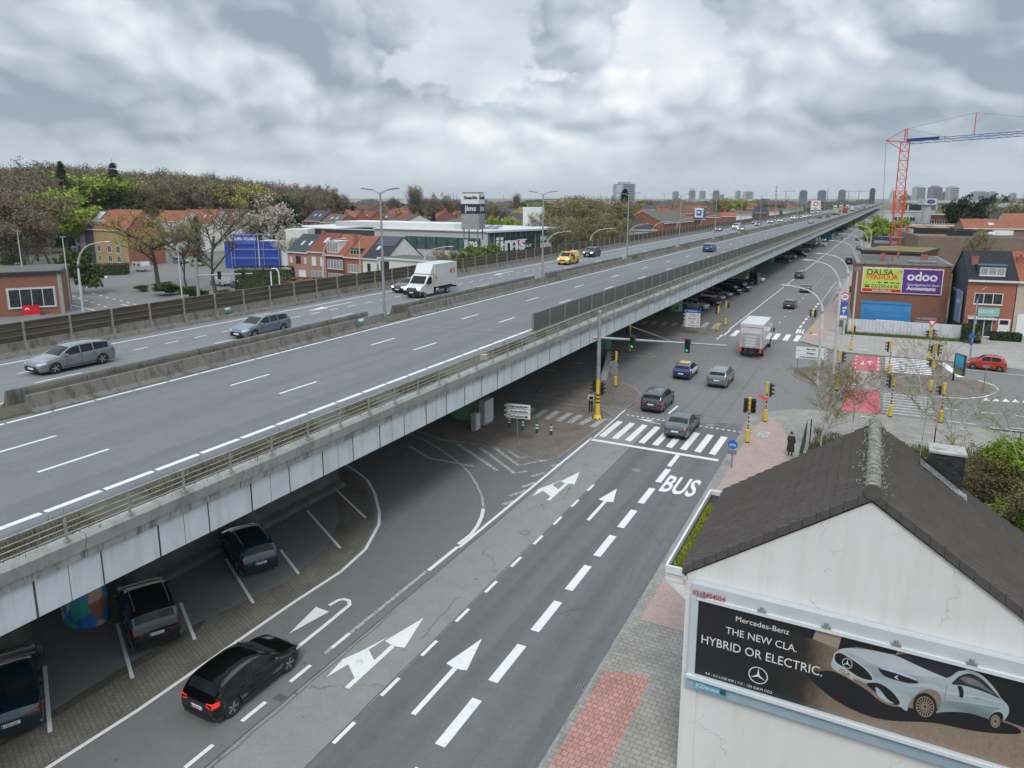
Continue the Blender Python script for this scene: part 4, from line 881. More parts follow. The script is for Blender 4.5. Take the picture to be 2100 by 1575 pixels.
def luton(loc, rz, label):
 r = E('box_van', loc, label, 'van', rz=rz); W2 = 1.02
 wp = pcol('#dcdcda')
 b = MB(); b.extr([(3.3, .35), (3.3, .9), (3.1, 1.12), (2.35, 1.38), (1.7, 2.15), (1.1, 2.35), (.8, 2.35), (.8, .35)], -W2, W2); b.build('cab', wp, r)
 b = MB(); b.add([(2.33, -.88, 1.42), (2.33, .88, 1.42), (1.74, .80, 2.13), (1.74, -.80, 2.13)], [(0, 1, 2, 3)]); b.v = [(x+.02, y, z+.02) for x, y, z in b.v]; b.build('windscreen', GLS, r)
 for s_ in (1, -1):
  b = MB(); b.add([(2.15, s_*(W2+.008), 1.4), (1.15, s_*(W2+.008), 1.35), (1.15, s_*(W2+.008), 2.05), (1.70, s_*(W2+.008), 2.05)], [(0, 1, 2, 3)] if s_ < 0 else [(3, 2, 1, 0)]); b.build('side_window', GLS, r)
  b = MB(); b.box((1.95, s_*(W2+.16), 1.55), (.12, .2, .38)); b.build('mirror', BLK, r)
  b = MB(); b.box((3.18, s_*.78, 1.0), (.22, .34, .22), rz=-.2*s_); b.build('headlight', MT['headlamp_lit'], r)
  b = MB(); b.add([(.55, s_*1.093, 1.2), (-.1, s_*1.093, 1.2), (.3, s_*1.093, 1.75), (.55, s_*1.093, 2.4)], [(0, 1, 2, 3)] if s_ > 0 else [(3, 2, 1, 0)])
 b = MB(); b.box((3.28, 0, .55), (.16, 2.0, .45)); b.box((2.95, .95, .5), (.6, .2, .36)); b.box((2.95, -.95, .5), (.6, .2, .36)); b.box((3.31, 0, .95), (.06, 1.2, .28)); b.build('bumper', BLK, r)
 b = MB()
 for z in (.88, .97, 1.05): b.box((3.345, 0, z), (.02, 1.1, .025))
 b.build('grille', M('chrome', (.6, .6, .6), .2, .8), r)
 b = MB(); b.box((-1.55, 0, 2.13), (4.3, 2.18, 2.35)); b.build('cargo_box', wp, r)
 b = MB(); b.extr([(1.35, 2.35), (.6, 2.35), (.6, 3.3), (.78, 3.3)], -1.0, 1.0); b.build('wind_deflector', wp, r)
 b = MB(); b.box((-1.4, 0, .75), (4.6, .9, .2)); b.box((-3.6, 0, .6), (.2, 2.0, .2)); b.box((-1.4, 1.0, .68), (2.4, .06, .2)); b.box((-1.4, -1.0, .68), (2.4, .06, .2)); b.build('chassis', BLK, r)
 for s_ in (1, -1):
  def tri(pts, nm, m):
   b = MB(); q = [(x, s_*1.096, z) for x, z in pts]; b.add(q, [tuple(range(len(q)))] if s_ > 0 else [tuple(range(len(q)-1, -1, -1))]); b.build(nm, m, r)
  tri([(.56, 1.3), (.56, 2.35), (.12, 1.8)], 'side_arrow', M('orange_decal', hexc('#c8842a'), .5))
  tri([(-2.55, 2.75), (-2.3, 2.4), (-2.55, 2.05), (-2.8, 2.4)], 'diamond_logo', M('red_decal', hexc('#a8383a'), .5))
  q = text('▮' if False else 'III', .1, M('orange_decal'), 'decal_lettering', r, (-3.15, s_*1.1, 2.45), (R(90), 0, 0 if s_ < 0 else R(180)), ext=.001)
  b = MB(); b.box((-3.15, s_*1.094, 2.42), (.42, .008, .55)); b.build('orange_block', M('orange_decal'), r)
 b = MB(); b.box((3.37, 0, .62), (.02, .5, .11)); b.build('number_plate', MT['number_plate_white'], r)
 wheels(r, [2.35, -1.95], .36, .24, 1.0); return r
a, b = G(876, 611, ZD), G(923, 599, ZD)
luton(Vector(((a.x+b.x)/2-1.0, (a.y+b.y)/2-.2, ZD)), R(-90), 'white box van with orange arrow and diamond logo on the bridge')
def lorry(loc, rz, label, boxc='#dedfdf', cabc='#d8d8d8', L=7.0, Wd=2.45, zt=3.75, detail=True, nm='box_lorry', group=None, sc_=1.0):
 r = E(nm, loc, label, 'lorry', group, rz); z0 = 1.05
 b = MB(); b.box((-.6, 0, (z0+zt)/2), (L-1.2, Wd, zt-z0)); b.build('cargo_box', pcol(boxc), r)
 b = MB(); b.extr([(L/2+1.2, .5), (L/2+1.2, 1.5), (L/2+.95, 2.5), (L/2+.6, 2.7), (L/2-.55, 2.7), (L/2-.55, .5)], -Wd/2+.1, Wd/2-.1); b.build('cab', pcol(cabc), r)
 b = MB(); b.add([(L/2+1.21, -.98, 1.55), (L/2+1.21, .98, 1.55), (L/2+.98, .95, 2.42), (L/2+.98, -.95, 2.42)], [(0, 1, 2, 3)]); b.build('windscreen', GLS, r)
 for s_ in (1, -1):
  b = MB(); b.box((L/2+.95, s_*(Wd/2+.12), 1.95), (.12, .2, .5)); b.build('mirror', BLK, r)
  b = MB(); b.box((L/2+.35, s_*(Wd/2-.095), 1.95), (.8, .02, .6)); b.build('side_window', GLS, r)
 b = MB(); b.box((0, 0, .85), (L+.4, 1.0, .3)); b.box((0, 1.1, .7), (L*.45, .05, .35)); b.box((0, -1.1, .7), (L*.45, .05, .35)); b.box((-L/2-.1, 0, .55), (.15, Wd*.9, .16)); b.build('chassis', BLK, r)
 if detail:
  b = MB(); X = -L/2-.01; w2 = Wd/2
  for a_, c_ in ((-w2+.04, -w2+.09), (w2-.09, w2-.04)): b.bx(X-.01, X, a_, c_, 1.1, 3.4)
  b.bx(X-.01, X, -w2+.04, w2-.04, 3.36, 3.41); b.bx(X-.01, X, -w2+.04, w2-.04, 1.05, 1.1); b.build('red_outline', M('red_outline', hexc('#b8322c'), .5), r)
  b = MB(); b.bx(X-.14, X-.012, -.95, .95, 1.15, 2.75); b.build('tail_lift', M('tail_lift', (.42, .42, .40), .5, .3, var=.2), r)
  b = MB()
  for k in range(4): b.bx(X-.17, X-.14, -.55, .55, 1.3+.33*k, 1.5+.33*k)
  b.build('lift_ribs', M('lift_rib', (.56, .56, .54), .5), r)
  for s_ in (1, -1):
   b = MB(); b.box((X-.03, s_*1.05, .9), (.06, .2, .5)); b.build('warning_stripe', M('orange_stripe', hexc('#d8602c'), .5), r)
   b = MB(); b.box((X-.05, s_*.95, .62), (.06, .3, .12)); b.build('taillight', MT['tail_lamp'], r)
  b = MB(); b.box((X-.06, -.1, .62), (.03, .52, .12)); b.build('number_plate', MT['number_plate_white'], r)
 wheels(r, [L/2+.2, -L/2+1.5], .46, .3, Wd/2-.02); r.scale = (sc_,)*3; return r
a = G(1535, 734); lorry(Vector((a.x+.15, a.y+3.5, .03)), R(90), 'white box lorry with red outlined tail lift in the junction')
lorry(G(1516, 582, .01), R(-8), 'pale lorry with round black crest parked under the bridge', '#b8b4a0', '#303234', 5.5, 2.3, 3.4, False, nm='crest_lorry')
lc = [o for o in bpy.data.objects if o.name.startswith('crest_lorry')][0]
b = MB(); n_ = 24; v = []
for r_ in (.62, .75): v += [(1.56, r_*cos(2*pi*j/n_), 2.3+r_*sin(2*pi*j/n_)) for j in range(n_)]
b.add(v, [(j, n_+j, n_+(j+1) % n_, (j+1) % n_) for j in range(n_)]); b.add([(1.56, -.35, 2.0), (1.56, .2, 1.85), (1.56, .1, 2.75), (1.56, -.15, 2.8)], [(0, 1, 2, 3)]); b.build('crest', BLK, lc)
for X in []: pass
lc.rotation_euler.z = R(-8)
fl = [(1667, 438, -90, '#dadcdc', 'white lorry first in the distant oncoming line', '#e0e0e0'), (1679, 437, -90, '#d4d6d8', 'white tractor lorry beside the first one', '#e4e4e4'), (1713, 430, -90, '#cfd2d4', 'white lorry farther back in the oncoming line', '#dddddd'), (1724, 429, -90, '#d6d6d4', 'pale trailer farther back in the oncoming line', '#cfcfcf'), (1738, 428, -90, '#dcdcda', 'white lorry at the back of the oncoming line', '#d0d0d0'),
      (1716, 441, 89, '#c8b98e', 'beige lorry driving away on the near carriageway', '#8a8a80'), (1733, 437, 89, '#b84c34', 'red lorry driving away ahead of the beige one', '#b84c34'), (1748, 433, 89, '#d8d8d6', 'white lorry driving away ahead of the red one', '#cccccc'), (1762, 430, 89, '#c2c0bc', 'grey white trailer far along the near carriageway', '#bbbbbb')]
for x, y, h, c, lb, cc in fl: lorry(G(x, y, ZD), R(h), lb, c, cc, 7.5, 2.45, 3.7, False, 'distant_lorry', 'distant lorries on the bridge')
lorry(G(1669, 505, .01), R(-8), 'white lorry parked under the bridge by the turquoise container', '#8f9a9a', '#d8dcdc', 6, 2.4, 3.4, False, 'parked_lorry')
lorry(G(1656, 507, .01), R(172), 'pale trailer backed under the bridge between parked cars', '#c8c8bc', '#555555', 6, 2.4, 3.3, False, 'parked_lorry')
cn = E('site_container', G(1693, 492, .01), 'turquoise box container standing under the bridge', 'container', rz=R(-8)); b = MB(); b.box((0, 0, 1.4), (5.5, 2.4, 2.6)); b.build('shell', pcol('#3aa0b4'), cn); b = MB(); [b.box((2.76, -.9+k*.36, 1.4), (.03, .1, 2.3)) for k in range(6)]; b.build('ribs', pcol('#62b8c6'), cn)
cv = E('caravan', G(290, 556, .02), 'small white caravan parked behind the bare trees', 'caravan', rz=R(172)); b = MB(); b.extr([(-2.2, .5), (2.2, .5), (2.4, 1.2), (2.0, 2.3), (-2.0, 2.4), (-2.3, 1.4)], -1.05, 1.05); b.build('body', pcol('#cfd0cc'), cv)
b = MB(); b.box((1.0, 1.06, 1.6), (.8, .03, .5)); b.box((-1.0, 1.06, 1.6), (.8, .03, .5)); b.box((2.28, 0, 1.75), (.06, 1.3, .5)); b.build('window', GLS, cv); b = MB(); b.box((0, 1.07, 1.05), (4.2, .02, .12)); b.build('stripe', M('grey_stripe', (.3, .3, .3)), cv); wheels(cv, [-.1], .3, .2, 1.05); b = MB(); b.box((2.9, 0, .45), (1.2, .1, .1)); b.build('drawbar', BLK, cv)
# ================================================================== street furniture
GRN = M('signal_green', (.02, .5, .22), .4, emit=(.05, 1, .5), es=.5); REDL = M('signal_red', (.25, .01, .01), .4, emit=(1, .05, .02), es=.12); DRK = M('lens_dark', (.02, .02, .02), .3)
def sig_head(par, x, y, z, ang, n=3, lit=None, w=.3, board=True):
 """a signal head facing direction ang, local coordinates"""
 c, s = cos(ang), sin(ang); h = .32*n+.06
 b = MB(); b.box((x, y, z), (.16, w, h), ang)
 for k in range(n):
  zz = z+h/2-.19-.32*k; pts = []
  for j in range(7): a = pi*j/6; pts.append((.13*cos(a), .13*sin(a)))
  vs = [(x+c*.08-s*p, y+s*.08+c*p, zz+q) for p, q in pts]+[(x+c*.28-s*p, y+s*.28+c*p, zz+q*1.0) for p, q in pts]
  b.add(vs, [(j, j+1, 8+j, 7+j) for j in range(6)])
 o = b.build('signal_head', BLK, par)
 for k in range(n):
  zz = z+h/2-.19-.32*k; m = DRK
  if lit is not None and k == lit: m = GRN if lit == n-1 else REDL
  b = MB(); b.add([(x+c*.085-s*.1*cos(2*pi*j/10), y+s*.085+c*.1*cos(2*pi*j/10), zz+.1*sin(2*pi*j/10)) for j in range(10)], [tuple(range(10))]); b.build('lens', m, o)
def signal(px, py, label, heads, h=3.25, z=.1, nm='traffic_light', stripe=True):
 g = G(px, py, z); r = E(nm, g, label, 'traffic light', 'striped yellow traffic signal posts')
 b = MB(); b.cyl((0, 0, 0), .14, .95, 12); b.cyl((0, 0, .95), .14, .12, 12, .055); b.build('base', YEL, r)
 b = MB(); b.cyl((0, 0, -.02), .16, .12, 12); b.cyl((0, 0, 1.02), .062, .14, 10); b.build('collar', BLK, r)
 b = MB(); b.cyl((0, 0, 1.0), .05, h-1.75, 8); b.build('pole', M('cream_yellow', (.62, .52, .30), .5), r)
 b = MB()
 for k in range(int((h-1.95)/.3)): b.cyl((0, 0, 1.22+.3*k), .0535, .15, 8)
 b.build('black_bands', BLK, r)
 b = MB(); b.cyl((0, 0, h-.8), .10, .8, 12); b.cyl((0, 0, h), .12, .04, 12); b.build('mast_head', YEL, r)
 for ang, n, lit, off in heads:
  a = R(ang); sig_head(r, cos(a)*0+cos(R(off))*.26, sin(R(off))*.26, h-.55, a, n, lit)
 return r
signal(1532, 908, 'twin-headed signal post at the kerb by the near zebra stripes', [(-20, 3, None, 180), (-60, 3, None, 20)], 3.3)
s1 = signal(1569, 865, 'signal post with an orange red plate at the pavement corner', [(0, 3, None, 0)], 3.15)
b = MB(); b.box((-.25, -.12, 1.95), (.75, .03, .22), ry=.35); b.build('orange_plate', M('orange_red', (.75, .09, .03), .5), s1)
b = MB(); b.cyl((-.22, -.1, 0), .02, 2.0, 6); b.build('side_post', STEEL, s1)
signal(1262, 793, 'signal post behind the round sign under the bridge', [(180, 3, None, 180)], 3.3)
signal(1291, 722, 'signal post on the small island under the bridge', [(180, 3, None, 180)], 3.1)
signal(1471, 678, 'left of two signal posts by the signboard island', [(180, 3, None, 180)], 3.25)
signal(1487, 667, 'right of two signal posts by the signboard island', [(0, 2, None, 0)], 3.3)
signal(1664, 684, 'signal post at the far bus lane stop line', [(-20, 3, None, 20), (180, 3, None, 170)], 3.15)
signal(1745, 718, 'slim signal post in front of the white corrugated fence', [(90, 2, None, 60)], 3.0)
signal(1822, 767, 'signal post at the left end of the far side street stripes', [(180, 3, None, 180)], 3.3)
signal(1903, 736, 'signal post with a give way triangle near the fence end', [(0, 3, None, 0), (180, 2, 1, 180)], 3.3)
s2 = signal(1908, 802, 'tall triple signal post on the right island', [(0, 3, None, 0), (180, 2, None, 180)], 4.4)
sig_head(s2, -.24, 0, 2.6, pi, 2, 1); b = MB(); b.cyl((0, 0, 2.2), .10, .8, 10); b.build('mast_head', YEL, s2)
s3 = signal(1825, 855, 'signal post with a flat camera bracket between the side street stripes', [(180, 3, None, 180)], 3.45)
b = MB(); b.box((.22, 0, 3.6), (.6, .3, .10)); b.build('bracket', STEELD, s3)
signal(1928, 867, 'signal post nearest the chimney at the side street kerb', [(180, 2, None, 180)], 3.15)
s4 = signal(1716, 800, 'signal post on the left island beside the tall concrete mast', [(0, 3, None, 0)], 3.6)
b = MB(); b.ball((.18, 0, 1.7), .3, 12, 6, 1.0); b.v = [(x*.35+.1, y, z) for x, y, z in b.v]; b.build('mirror_shield', STEELD, s4)
g = G(1903, 736); tv = E('give_way_sign', (g.x, g.y-.0, 3.3), 'red bordered give way triangle on top of its signal post', 'road sign'); b = MB(); b.add([(-.45, -.06, 1.0), (.45, -.06, 1.0), (0, -.06, .2)], [(0, 2, 1)]); b.add([(-.45, -.03, 1.0), (.45, -.03, 1.0), (0, -.03, .2)], [(0, 1, 2)]); b.build('border', M('sign_red', (.6, .03, .03), .4), tv); b = MB(); b.add([(-.27, -.07, .9), (.27, -.07, .9), (0, -.07, .42)], [(0, 2, 1)]); b.build('panel', WHT, tv); b = MB(); b.cyl((0, 0, 0), .03, .9, 6); b.build('post', STEEL, tv)
g = G(1225, 857, .1); mast = E('signal_mast', g, 'tall grey mast on a yellow banded base with an arm of two green signals', 'signal mast')
b = MB(); b.cyl((0, 0, .25), .22, .9, 16, .18); b.cyl((0, 0, 0), .40, .28, 16, .22); b.cyl((0, 0, 1.15), .17, 2.0, 16); b.build('yellow_base', YEL, mast)
b = MB()
for z in (1.25, 1.55, 1.85): b.cyl((0, 0, z), .176, .13, 16)
for k in range(8): a = 2*pi*k/8; b.cyl((.4*cos(a), .4*sin(a), -.02), .05, .12, 6)
b.build('black_bands', BLK, mast)
b = MB(); b.cyl((0, 0, 3.1), .17, 5.4, 16, .13); b.ball((0, 0, 8.5), .16, 10, 6); b.build('pole', STEEL, mast)
A1 = Vector((10.3, .2, 0)).normalized()
b = MB(); b.tube([(-.5, 0, 6.45), (0, 0, 6.5), (9.6, .2, 6.75)], .13, 10, .07); b.tube([(2.9, .1, 7.9), (0, 0, 8.3)], .015, 4)
b.tube([(0, 0, 8.3), (5.6, .1, 6.75)], .015, 4); b.build('arm', STEEL, mast)
for x in (2.75, 6.9):
 z = 6.5+x*.026; b = MB(); b.box((x, 0, z+.15), (.34, .2, .34)); b.build('bracket', BLK, mast)
 sig_head(mast, x, -.22, z-.12, -pi/2-.05, 3, 2, .36); 
sig_head(mast, -.32, 0, 2.6, pi, 3, None); sig_head(mast, .34, 0, 2.45, 0, 3, None)
bl0 = None
for i, (x, y) in enumerate([(1044, 876), (1072, 882), (1101, 888), (1130, 892)]):
 g = G(x, y, .08); lb = ['leftmost green bollard, just behind the signboard', 'second green bollard, right of the signboard post', 'third green bollard from the signboard', 'rightmost green bollard near the worn zebra stripes'][i]
 if bl0: copytree(bl0, g, None, lb); continue
 bl0 = E('bollard', g, lb, 'bollard', 'green and white bollards on the island'); b = MB(); b.cyl((0, 0, 0), .105, .78, 12, .095); b.ball((0, 0, .78), .095, 12, 6, .6); b.build('post', M('bollard_green', (.015, .10, .055), .5), bl0)
 b = MB(); b.cyl((0, 0, .36), .107, .12, 12, .105); b.cyl((0, 0, .58), .104, .12, 12, .102); b.build('reflective_bands', WHT, bl0)
def pointer(b, x0, x1, z0, z1, y, left=True, tip=.25):
 zm = (z0+z1)/2
 p = [(x0+tip, z0), (x1, z0), (x1, z1), (x0+tip, z1), (x0, zm)] if left else [(x0, z0), (x1-tip, z0), (x1, zm), (x1-tip, z1), (x0, z1)]
 n = len(p); b.add([(q[0], y, q[1]) for q in p]+[(q[0], y+.05, q[1]) for q in p], [tuple(range(n)), tuple(range(2*n-1, n-1, -1))]+[((i+1) % n, i, n+i, n+(i+1) % n) for i in range(n)])
def signboard(px, py, z, label, rows, w, h, zt, left=True, rz=0, nm='direction_sign', posts=(0,), col=None, size=.26):
 r = E(nm, G(px, py, z), label, 'signboard', rz=rz)
 for i, t in enumerate(rows):
  z1 = zt-i*(h+.05); s = t if isinstance(t, str) else t[0]; blue = not isinstance(t, str)
  b = MB(); pointer(b, -w/2, w/2, z1-h, z1, 0, left); o = b.build('sign_arm', M('sign_blue', (.02, .12, .5), .4) if blue else WHT, r)
  sgn = 1 if left else -1
  b = MB(); b.add([(sgn*(-w/2+.12), -.01, z1-h/2), (sgn*(-w/2+.30), -.01, z1-h+.05), (sgn*(-w/2+.36), -.01, z1-h+.05), (sgn*(-w/2+.2), -.01, z1-h/2), (sgn*(-w/2+.36), -.01, z1-.05), (sgn*(-w/2+.30), -.01, z1-.05)], [(0, 1, 2, 3), (3, 4, 5, 0)]); b.build('chevron', BLK if not blue else WHT, o)
  if s: text(s, size, BLK if not blue else WHT, 'lettering', o, (.05*sgn, -.012, z1-h/2-.01), (R(90), 0, 0), bold=.006, space=1.08)
  if left and not blue: b = MB(); b.bx(w/2-.36, w/2-.16, -.012, 0, z1-h*.68, z1-h*.45); b.bx(w/2-.36, w/2-.30, -.012, 0, z1-h*.45, z1-h*.3); b.build('factory_symbol', BLK, o)
 for p in posts: b = MB(); b.cyl((p, .08, 0), .045, zt-.05, 8); b.build('post', STEELD, r)
 return r
signboard(1060, 911, .08, 'white three-armed signboard reading Aartselaar, Autostad and Terbekehof', ['Aartselaar', 'Autostad', 'Terbekehof'], 1.95, .31, 2.95, True, R(10), size=.27)
signboard(1417, 685, .1, 'signboard with one blue and four white arms by the parked white car', [('Antwerpen',), 'Wilrijk', 'Hoboken', 'UZA', 'Terbeke'], 2.1, .42, 3.2, True, R(10), size=.24)
signboard(1661, 765, .1, 'white right-pointing signboard on two posts on the left island', ['Mortsel', 'Edegem', 'P Boomsesteenweg'], 2.9, .36, 2.6, False, R(8), posts=(-1.2, 1.1), size=.24)
def backsign(px, py, z, label, zs, nm='road_sign'):
 r = E(nm, G(px, py, z), label, 'road sign'); b = MB(); b.cyl((0, 0, 0), .035, zs+.3, 8); b.build('post', STEEL, r)
 b = MB(); b.cyl((0, .05, zs), .36, .03, 20, axis='Y'); b.build('disc', STEEL, r); b = MB(); b.box((0, .06, zs-.6), (.75, .03, .5)); b.build('plate', STEEL, r); return r
backsign(1257, 819, .1, 'round grey sign seen from behind above a square plate by the yellow signal', 3.1)
def bluesign(px, py, z, zs, label, extra=False):
 r = E('cycle_sign', G(px, py, z), label, 'road sign'); b = MB(); b.cyl((0, 0, 0), .04, zs+.2, 8); b.build('post', STEELD, r)
 b = MB(); b.cyl((0, -.07, zs), .30, .03, 20, axis='Y'); b.build('disc', M('sign_blue', (.02, .12, .5), .4), r)
 b = MB(); [b.add([(x+rr_*cos(2*pi*j/12), -.075, zs-.04+rr_*sin(2*pi*j/12)) for rr_ in (.055, .085) for j in range(12)], [(j, (j+1) % 12, 12+(j+1) % 12, 12+j) for j in range(12)]) for x in (-.12, .12)]; b.box((0, -.076, zs+.03), (.2, .004, .03)); b.build('cycle_symbol', WHT, r)
 if extra: b = MB(); b.box((0, -.06, zs-.5), (.5, .1, .3)); b.build('plate', STEELD, r)
 return r
bluesign(1500, 960, .12, 1.62, 'small blue cycle sign with a grey box by the kerb near the bus lettering', True)
g = G(1726, 687, .1); ps = E('sign_cluster', g, 'post with a speed limit disc above blue direction plates', 'road sign')
b = MB(); b.cyl((0, 0, 0), .04, 5.6, 8); b.build('post', STEELD, ps)
b = MB(); b.cyl((0, -.08, 4.9), .55, .03, 20, axis='Y'); b.build('red_ring', M('sign_red'), ps); b = MB(); b.cyl((0, -.10, 4.9), .42, .03, 20, axis='Y'); b.build('disc', WHT, ps); text('50', .5, BLK, 'numerals', ps, (0, -.105, 4.9), (R(90), 0, 0), bold=.01)
b = MB(); b.box((0, -.08, 4.05), (.85, .04, .5)); b.build('blue_plate', M('sign_blue'), ps); b = MB(); b.box((0, -.08, 2.95), (.85, .04, .75)); b.build('blue_plate', M('sign_blue'), ps); b = MB(); b.box((0, -.08, 2.35), (.8, .04, .35)); b.box((0, -.08, 3.5), (.4, .04, .2)); b.build('white_plate', WHT, ps)
b = MB(); b.add([(-.25, -.105, 3.05), (.25, -.105, 3.05), (0, -.105, 3.28)], [(0, 1, 2)]); b.box((0, -.105, 2.9), (.08, .01, .4)); b.build('arrow', WHT, ps)
g = G(1963, 784, .1); ad = E('poster_stand', g, 'illuminated poster stand with a blue and green advert on the island', 'poster stand', rz=R(-60))
b = MB(); b.box((-.62, 0, 1.3), (.1, .14, 2.6)); b.build('post', BLK, ad); b = MB(); b.box((.1, 0, 1.75), (1.35, .18, 1.95)); b.build('frame', M('poster_frame', (.03, .045, .045), .5), ad)
t = NT('poster_art'); s_ = t.N.new('ShaderNodeSeparateXYZ'); t.link(t.tc.outputs['Object'], s_.inputs[0]); f_ = t.math('ADD', s_.outputs[2], t.math('MULTIPLY', t.noise(2.5, 3), .5)); t.col(t.ramp(t.math('MULTIPLY', f_, .3), [(.3, (.30, .36, .05)), (.42, (.12, .22, .04)), (.47, (.08, .05, .10)), (.56, (.04, .30, .45)), (.75, (.05, .45, .62))])); t.b.inputs['Roughness'].default_value = .3
for s_ in (1, -1): b = MB(); b.box((.1, s_*.092, 1.75), (1.15, .01, 1.75)); b.build('poster', t.m, ad)
g = G(2016, 804, .1); b = MB(); b.cyl((0, 0, 0), .04, 2.4, 6); b.box((0, 0, 2.35), (.5, .06, .2)); tag(b.build('sign_post', STEELD, None, g), 'thin grey sign post at the rounded end of the right island', 'sign post')
def twin(loc, label, full=True, cache={}):
 if 'p' in cache: return copytree(cache['p'], loc, None, label, 'tall twin lamps along the bridge median')
 r = E('street_lamp', loc, label, 'street lamp', 'tall twin lamps along the bridge median'); cache['p'] = r
 b = MB(); b.cyl((0, 0, -.1), .13, 10.6, 10, .075); b.cyl((0, 0, -.1), .2, .6, 10); b.build('pole', STEEL, r)
 for s_ in (1, -1):
  b = MB(); b.tube([(0, 0, 10.4), (s_*.5, 0, 10.62), (s_*.9, 0, 10.72)], .05, 6, .035); b.build('arm', STEEL, r)
  b = MB(); b.box((s_*1.35, 0, 10.78), (1.0, .34, .08), ry=-s_*.12); b.build('lamp_head', STEELD, r)
 return r
nm = ['nearest tall twin lamp beside the white box van', 'second tall twin lamp beside the yellow van', 'third tall twin lamp along the median', 'fourth tall twin lamp along the median']
twin((-37.3, 16.8, ZD), 'tall twin lamp at the left edge of the median')
bpy.data.objects.remove
for i, y in enumerate(LAMPY[1:]):
 twin((-36.95+CV(y), y, ZD), nm[i] if i < 4 else 'distant tall twin lamp on the bridge median')
def hook(loc, rz, label, h=9, reach=4.0, group=None, mat=None, nm='street_lamp', cache={}):
 key = (h, reach)
 if key in cache: r = copytree(cache[key], loc, rz, label, group); return r
 mat = mat or M('lamp_concrete', (.50, .49, .46), .8, var=.15); r = E(nm, loc, label, 'street lamp', group, rz); cache[key] = r
 b = MB(); pts = [(0, 0, -.1), (0, 0, h*.45), (0, 0, h*.72)]
 for k in range(1, 8): a = k/7*pi/2*.92; pts.append((reach*.62*(1-cos(a)), 0, h*.72+h*.26*sin(a)))
 pts.append((reach*.85, 0, h*1.0)); b.tube(pts, .14, 10, .06); b.build('pole', mat, r)
 b = MB(); b.ball((reach*.98, 0, h*1.0), .35, 10, 6, .28); b.v = [((x-reach*.98)*1.6+reach*.98, y*.75, z) for x, y, z in b.v]; b.build('lamp_head', M('lamp_shell', (.42, .42, .38), .4), r); return r
hl = [((1675, 792), 9.2, 3.4, 'curved lamp over the white signboard on the left island'), ((1708, 770), 11.2, 3.2, 'tallest curved lamp mast beside the left island signal'), ((1729, 687), 10.2, 3.6, 'curved lamp beside the speed limit signs')]
for (x, y), h, rch, lb in hl: hook(G(x, y, .1), pi, lb, h, rch, 'curved street lamps along the right pavement')
y = 132
i = 0
while y < 520:
 hook(Vector((-4.7+CV(y), y, .1)), pi, ['curved lamp arching over the black van', 'next curved lamp past the black van', 'curved lamp past the grey green jeep'][i] if i < 3 else 'distant curved lamp along the right pavement', 10, 3.8, 'curved street lamps along the right pavement' if i < 3 else 'distant curved lamps on the right'); y += 26 if y < 200 else 30; i += 1
g = G(1989, 737, .1); lp = E('street_lamp', g, 'slender straight lamp in front of the orange brick house', 'street lamp'); b = MB(); b.tube([(0, 0, 0), (0, 0, 6.5), (.35, .1, 7.6), (.7, .2, 7.9)], .09, 8, .05); b.build('pole', STEEL, lp); b = MB(); b.cyl((-.1, -.16, 2.6), .3, .03, 16, axis='Y'); b.box((-.1, -.12, 1.8), (.3, .04, .4)); b.build('blue_sign', M('sign_blue'), lp)
g = G(1729, 687, .1); lp = E('utility_pole', Vector((g.x+.9, g.y+3, .1)), 'straight pale pole with a camera head beside the curved lamps', 'pole'); b = MB(); b.cyl((0, 0, 0), .13, 8, 10, .09); b.build('pole', M('lamp_concrete'), lp); b = MB(); b.box((0, 0, 8.2), (.8, .3, .4)); b.build('camera_head', STEELD, lp)
for x, dist, h, rz, lb in [(1212, 150, 11, 0, 'grey curved lamp behind the noise wall near the bare trees'), (1292, 176, 11, 0, 'curved lamp behind the wall before the grey shed'), (1340, 196, 11, 0, 'curved lamp behind the wall before the orange gable'), (1390, 226, 11, 0, 'curved lamp behind the wall past the orange gable'),
                           (1440, 262, 11, 0, 'curved lamp behind the wall before the brick terrace'), (1022, 118, 10.5, 0, 'curved lamp in front of the glass shop, left one'), (1122, 140, 10.8, 0, 'curved lamp in front of the glass shop, right one'), (866, 112, 9.8, 0, 'curved lamp beside the white flat-roofed house')]:
 hook(AD(x, dist, 0), R(20) if x != 0 else 0, lb, h, 4.4, 'curved lamps beyond the noise wall', nm='street_lamp')
hook(AD(655, 108, 0), R(0), 'curved lamp rising in front of the brick terrace', 11.5, 4.3, 'curved lamps beyond the noise wall')
hook(AD(143, 100, 0), R(5), 'large curved lamp beside the brick house at the left', 12.2, 5.6, 'curved lamps beyond the noise wall')
for x, yt, d, lb in [(26, 474, 135, 'straight lamp at the far left by the wooded car park'), (118, 486, 130, 'straight lamp rising behind the flat roof'), (355, 515, 100, 'straight lamp between the bare trees'), (523, 480, 118, 'straight pale lamp in front of the blue car wash'), (733, 490, 105, 'thin lamp in front of the small dormer')]:
 P = AD(x, d, 0); h = ZA(x, yt, P); r = E('street_lamp', P, lb, 'street lamp', 'straight lamps left of the bridge'); b = MB(); b.cyl((0, 0, 0), .12, h, 8, .07); b.build('pole', M('lamp_concrete'), r); b = MB(); b.box((.2, 0, h), (.9, .35, .16)); b.build('lamp_head', STEELD, r)
P = AD(390, 97, 0); zt = ZA(390, 540, P); r = E('signal_gantry', P, 'grey gantry arm with dark signal heads beyond the noise wall', 'signal mast', rz=PSI); b = MB(); b.cyl((0, 0, 0), .2, zt+.6, 10); b.build('pole', STEEL, r); b = MB(); b.tube([(0, 0, zt-1.6), (7.0, 0, zt-1.3)], .12, 8, .08); b.build('arm', STEEL, r)
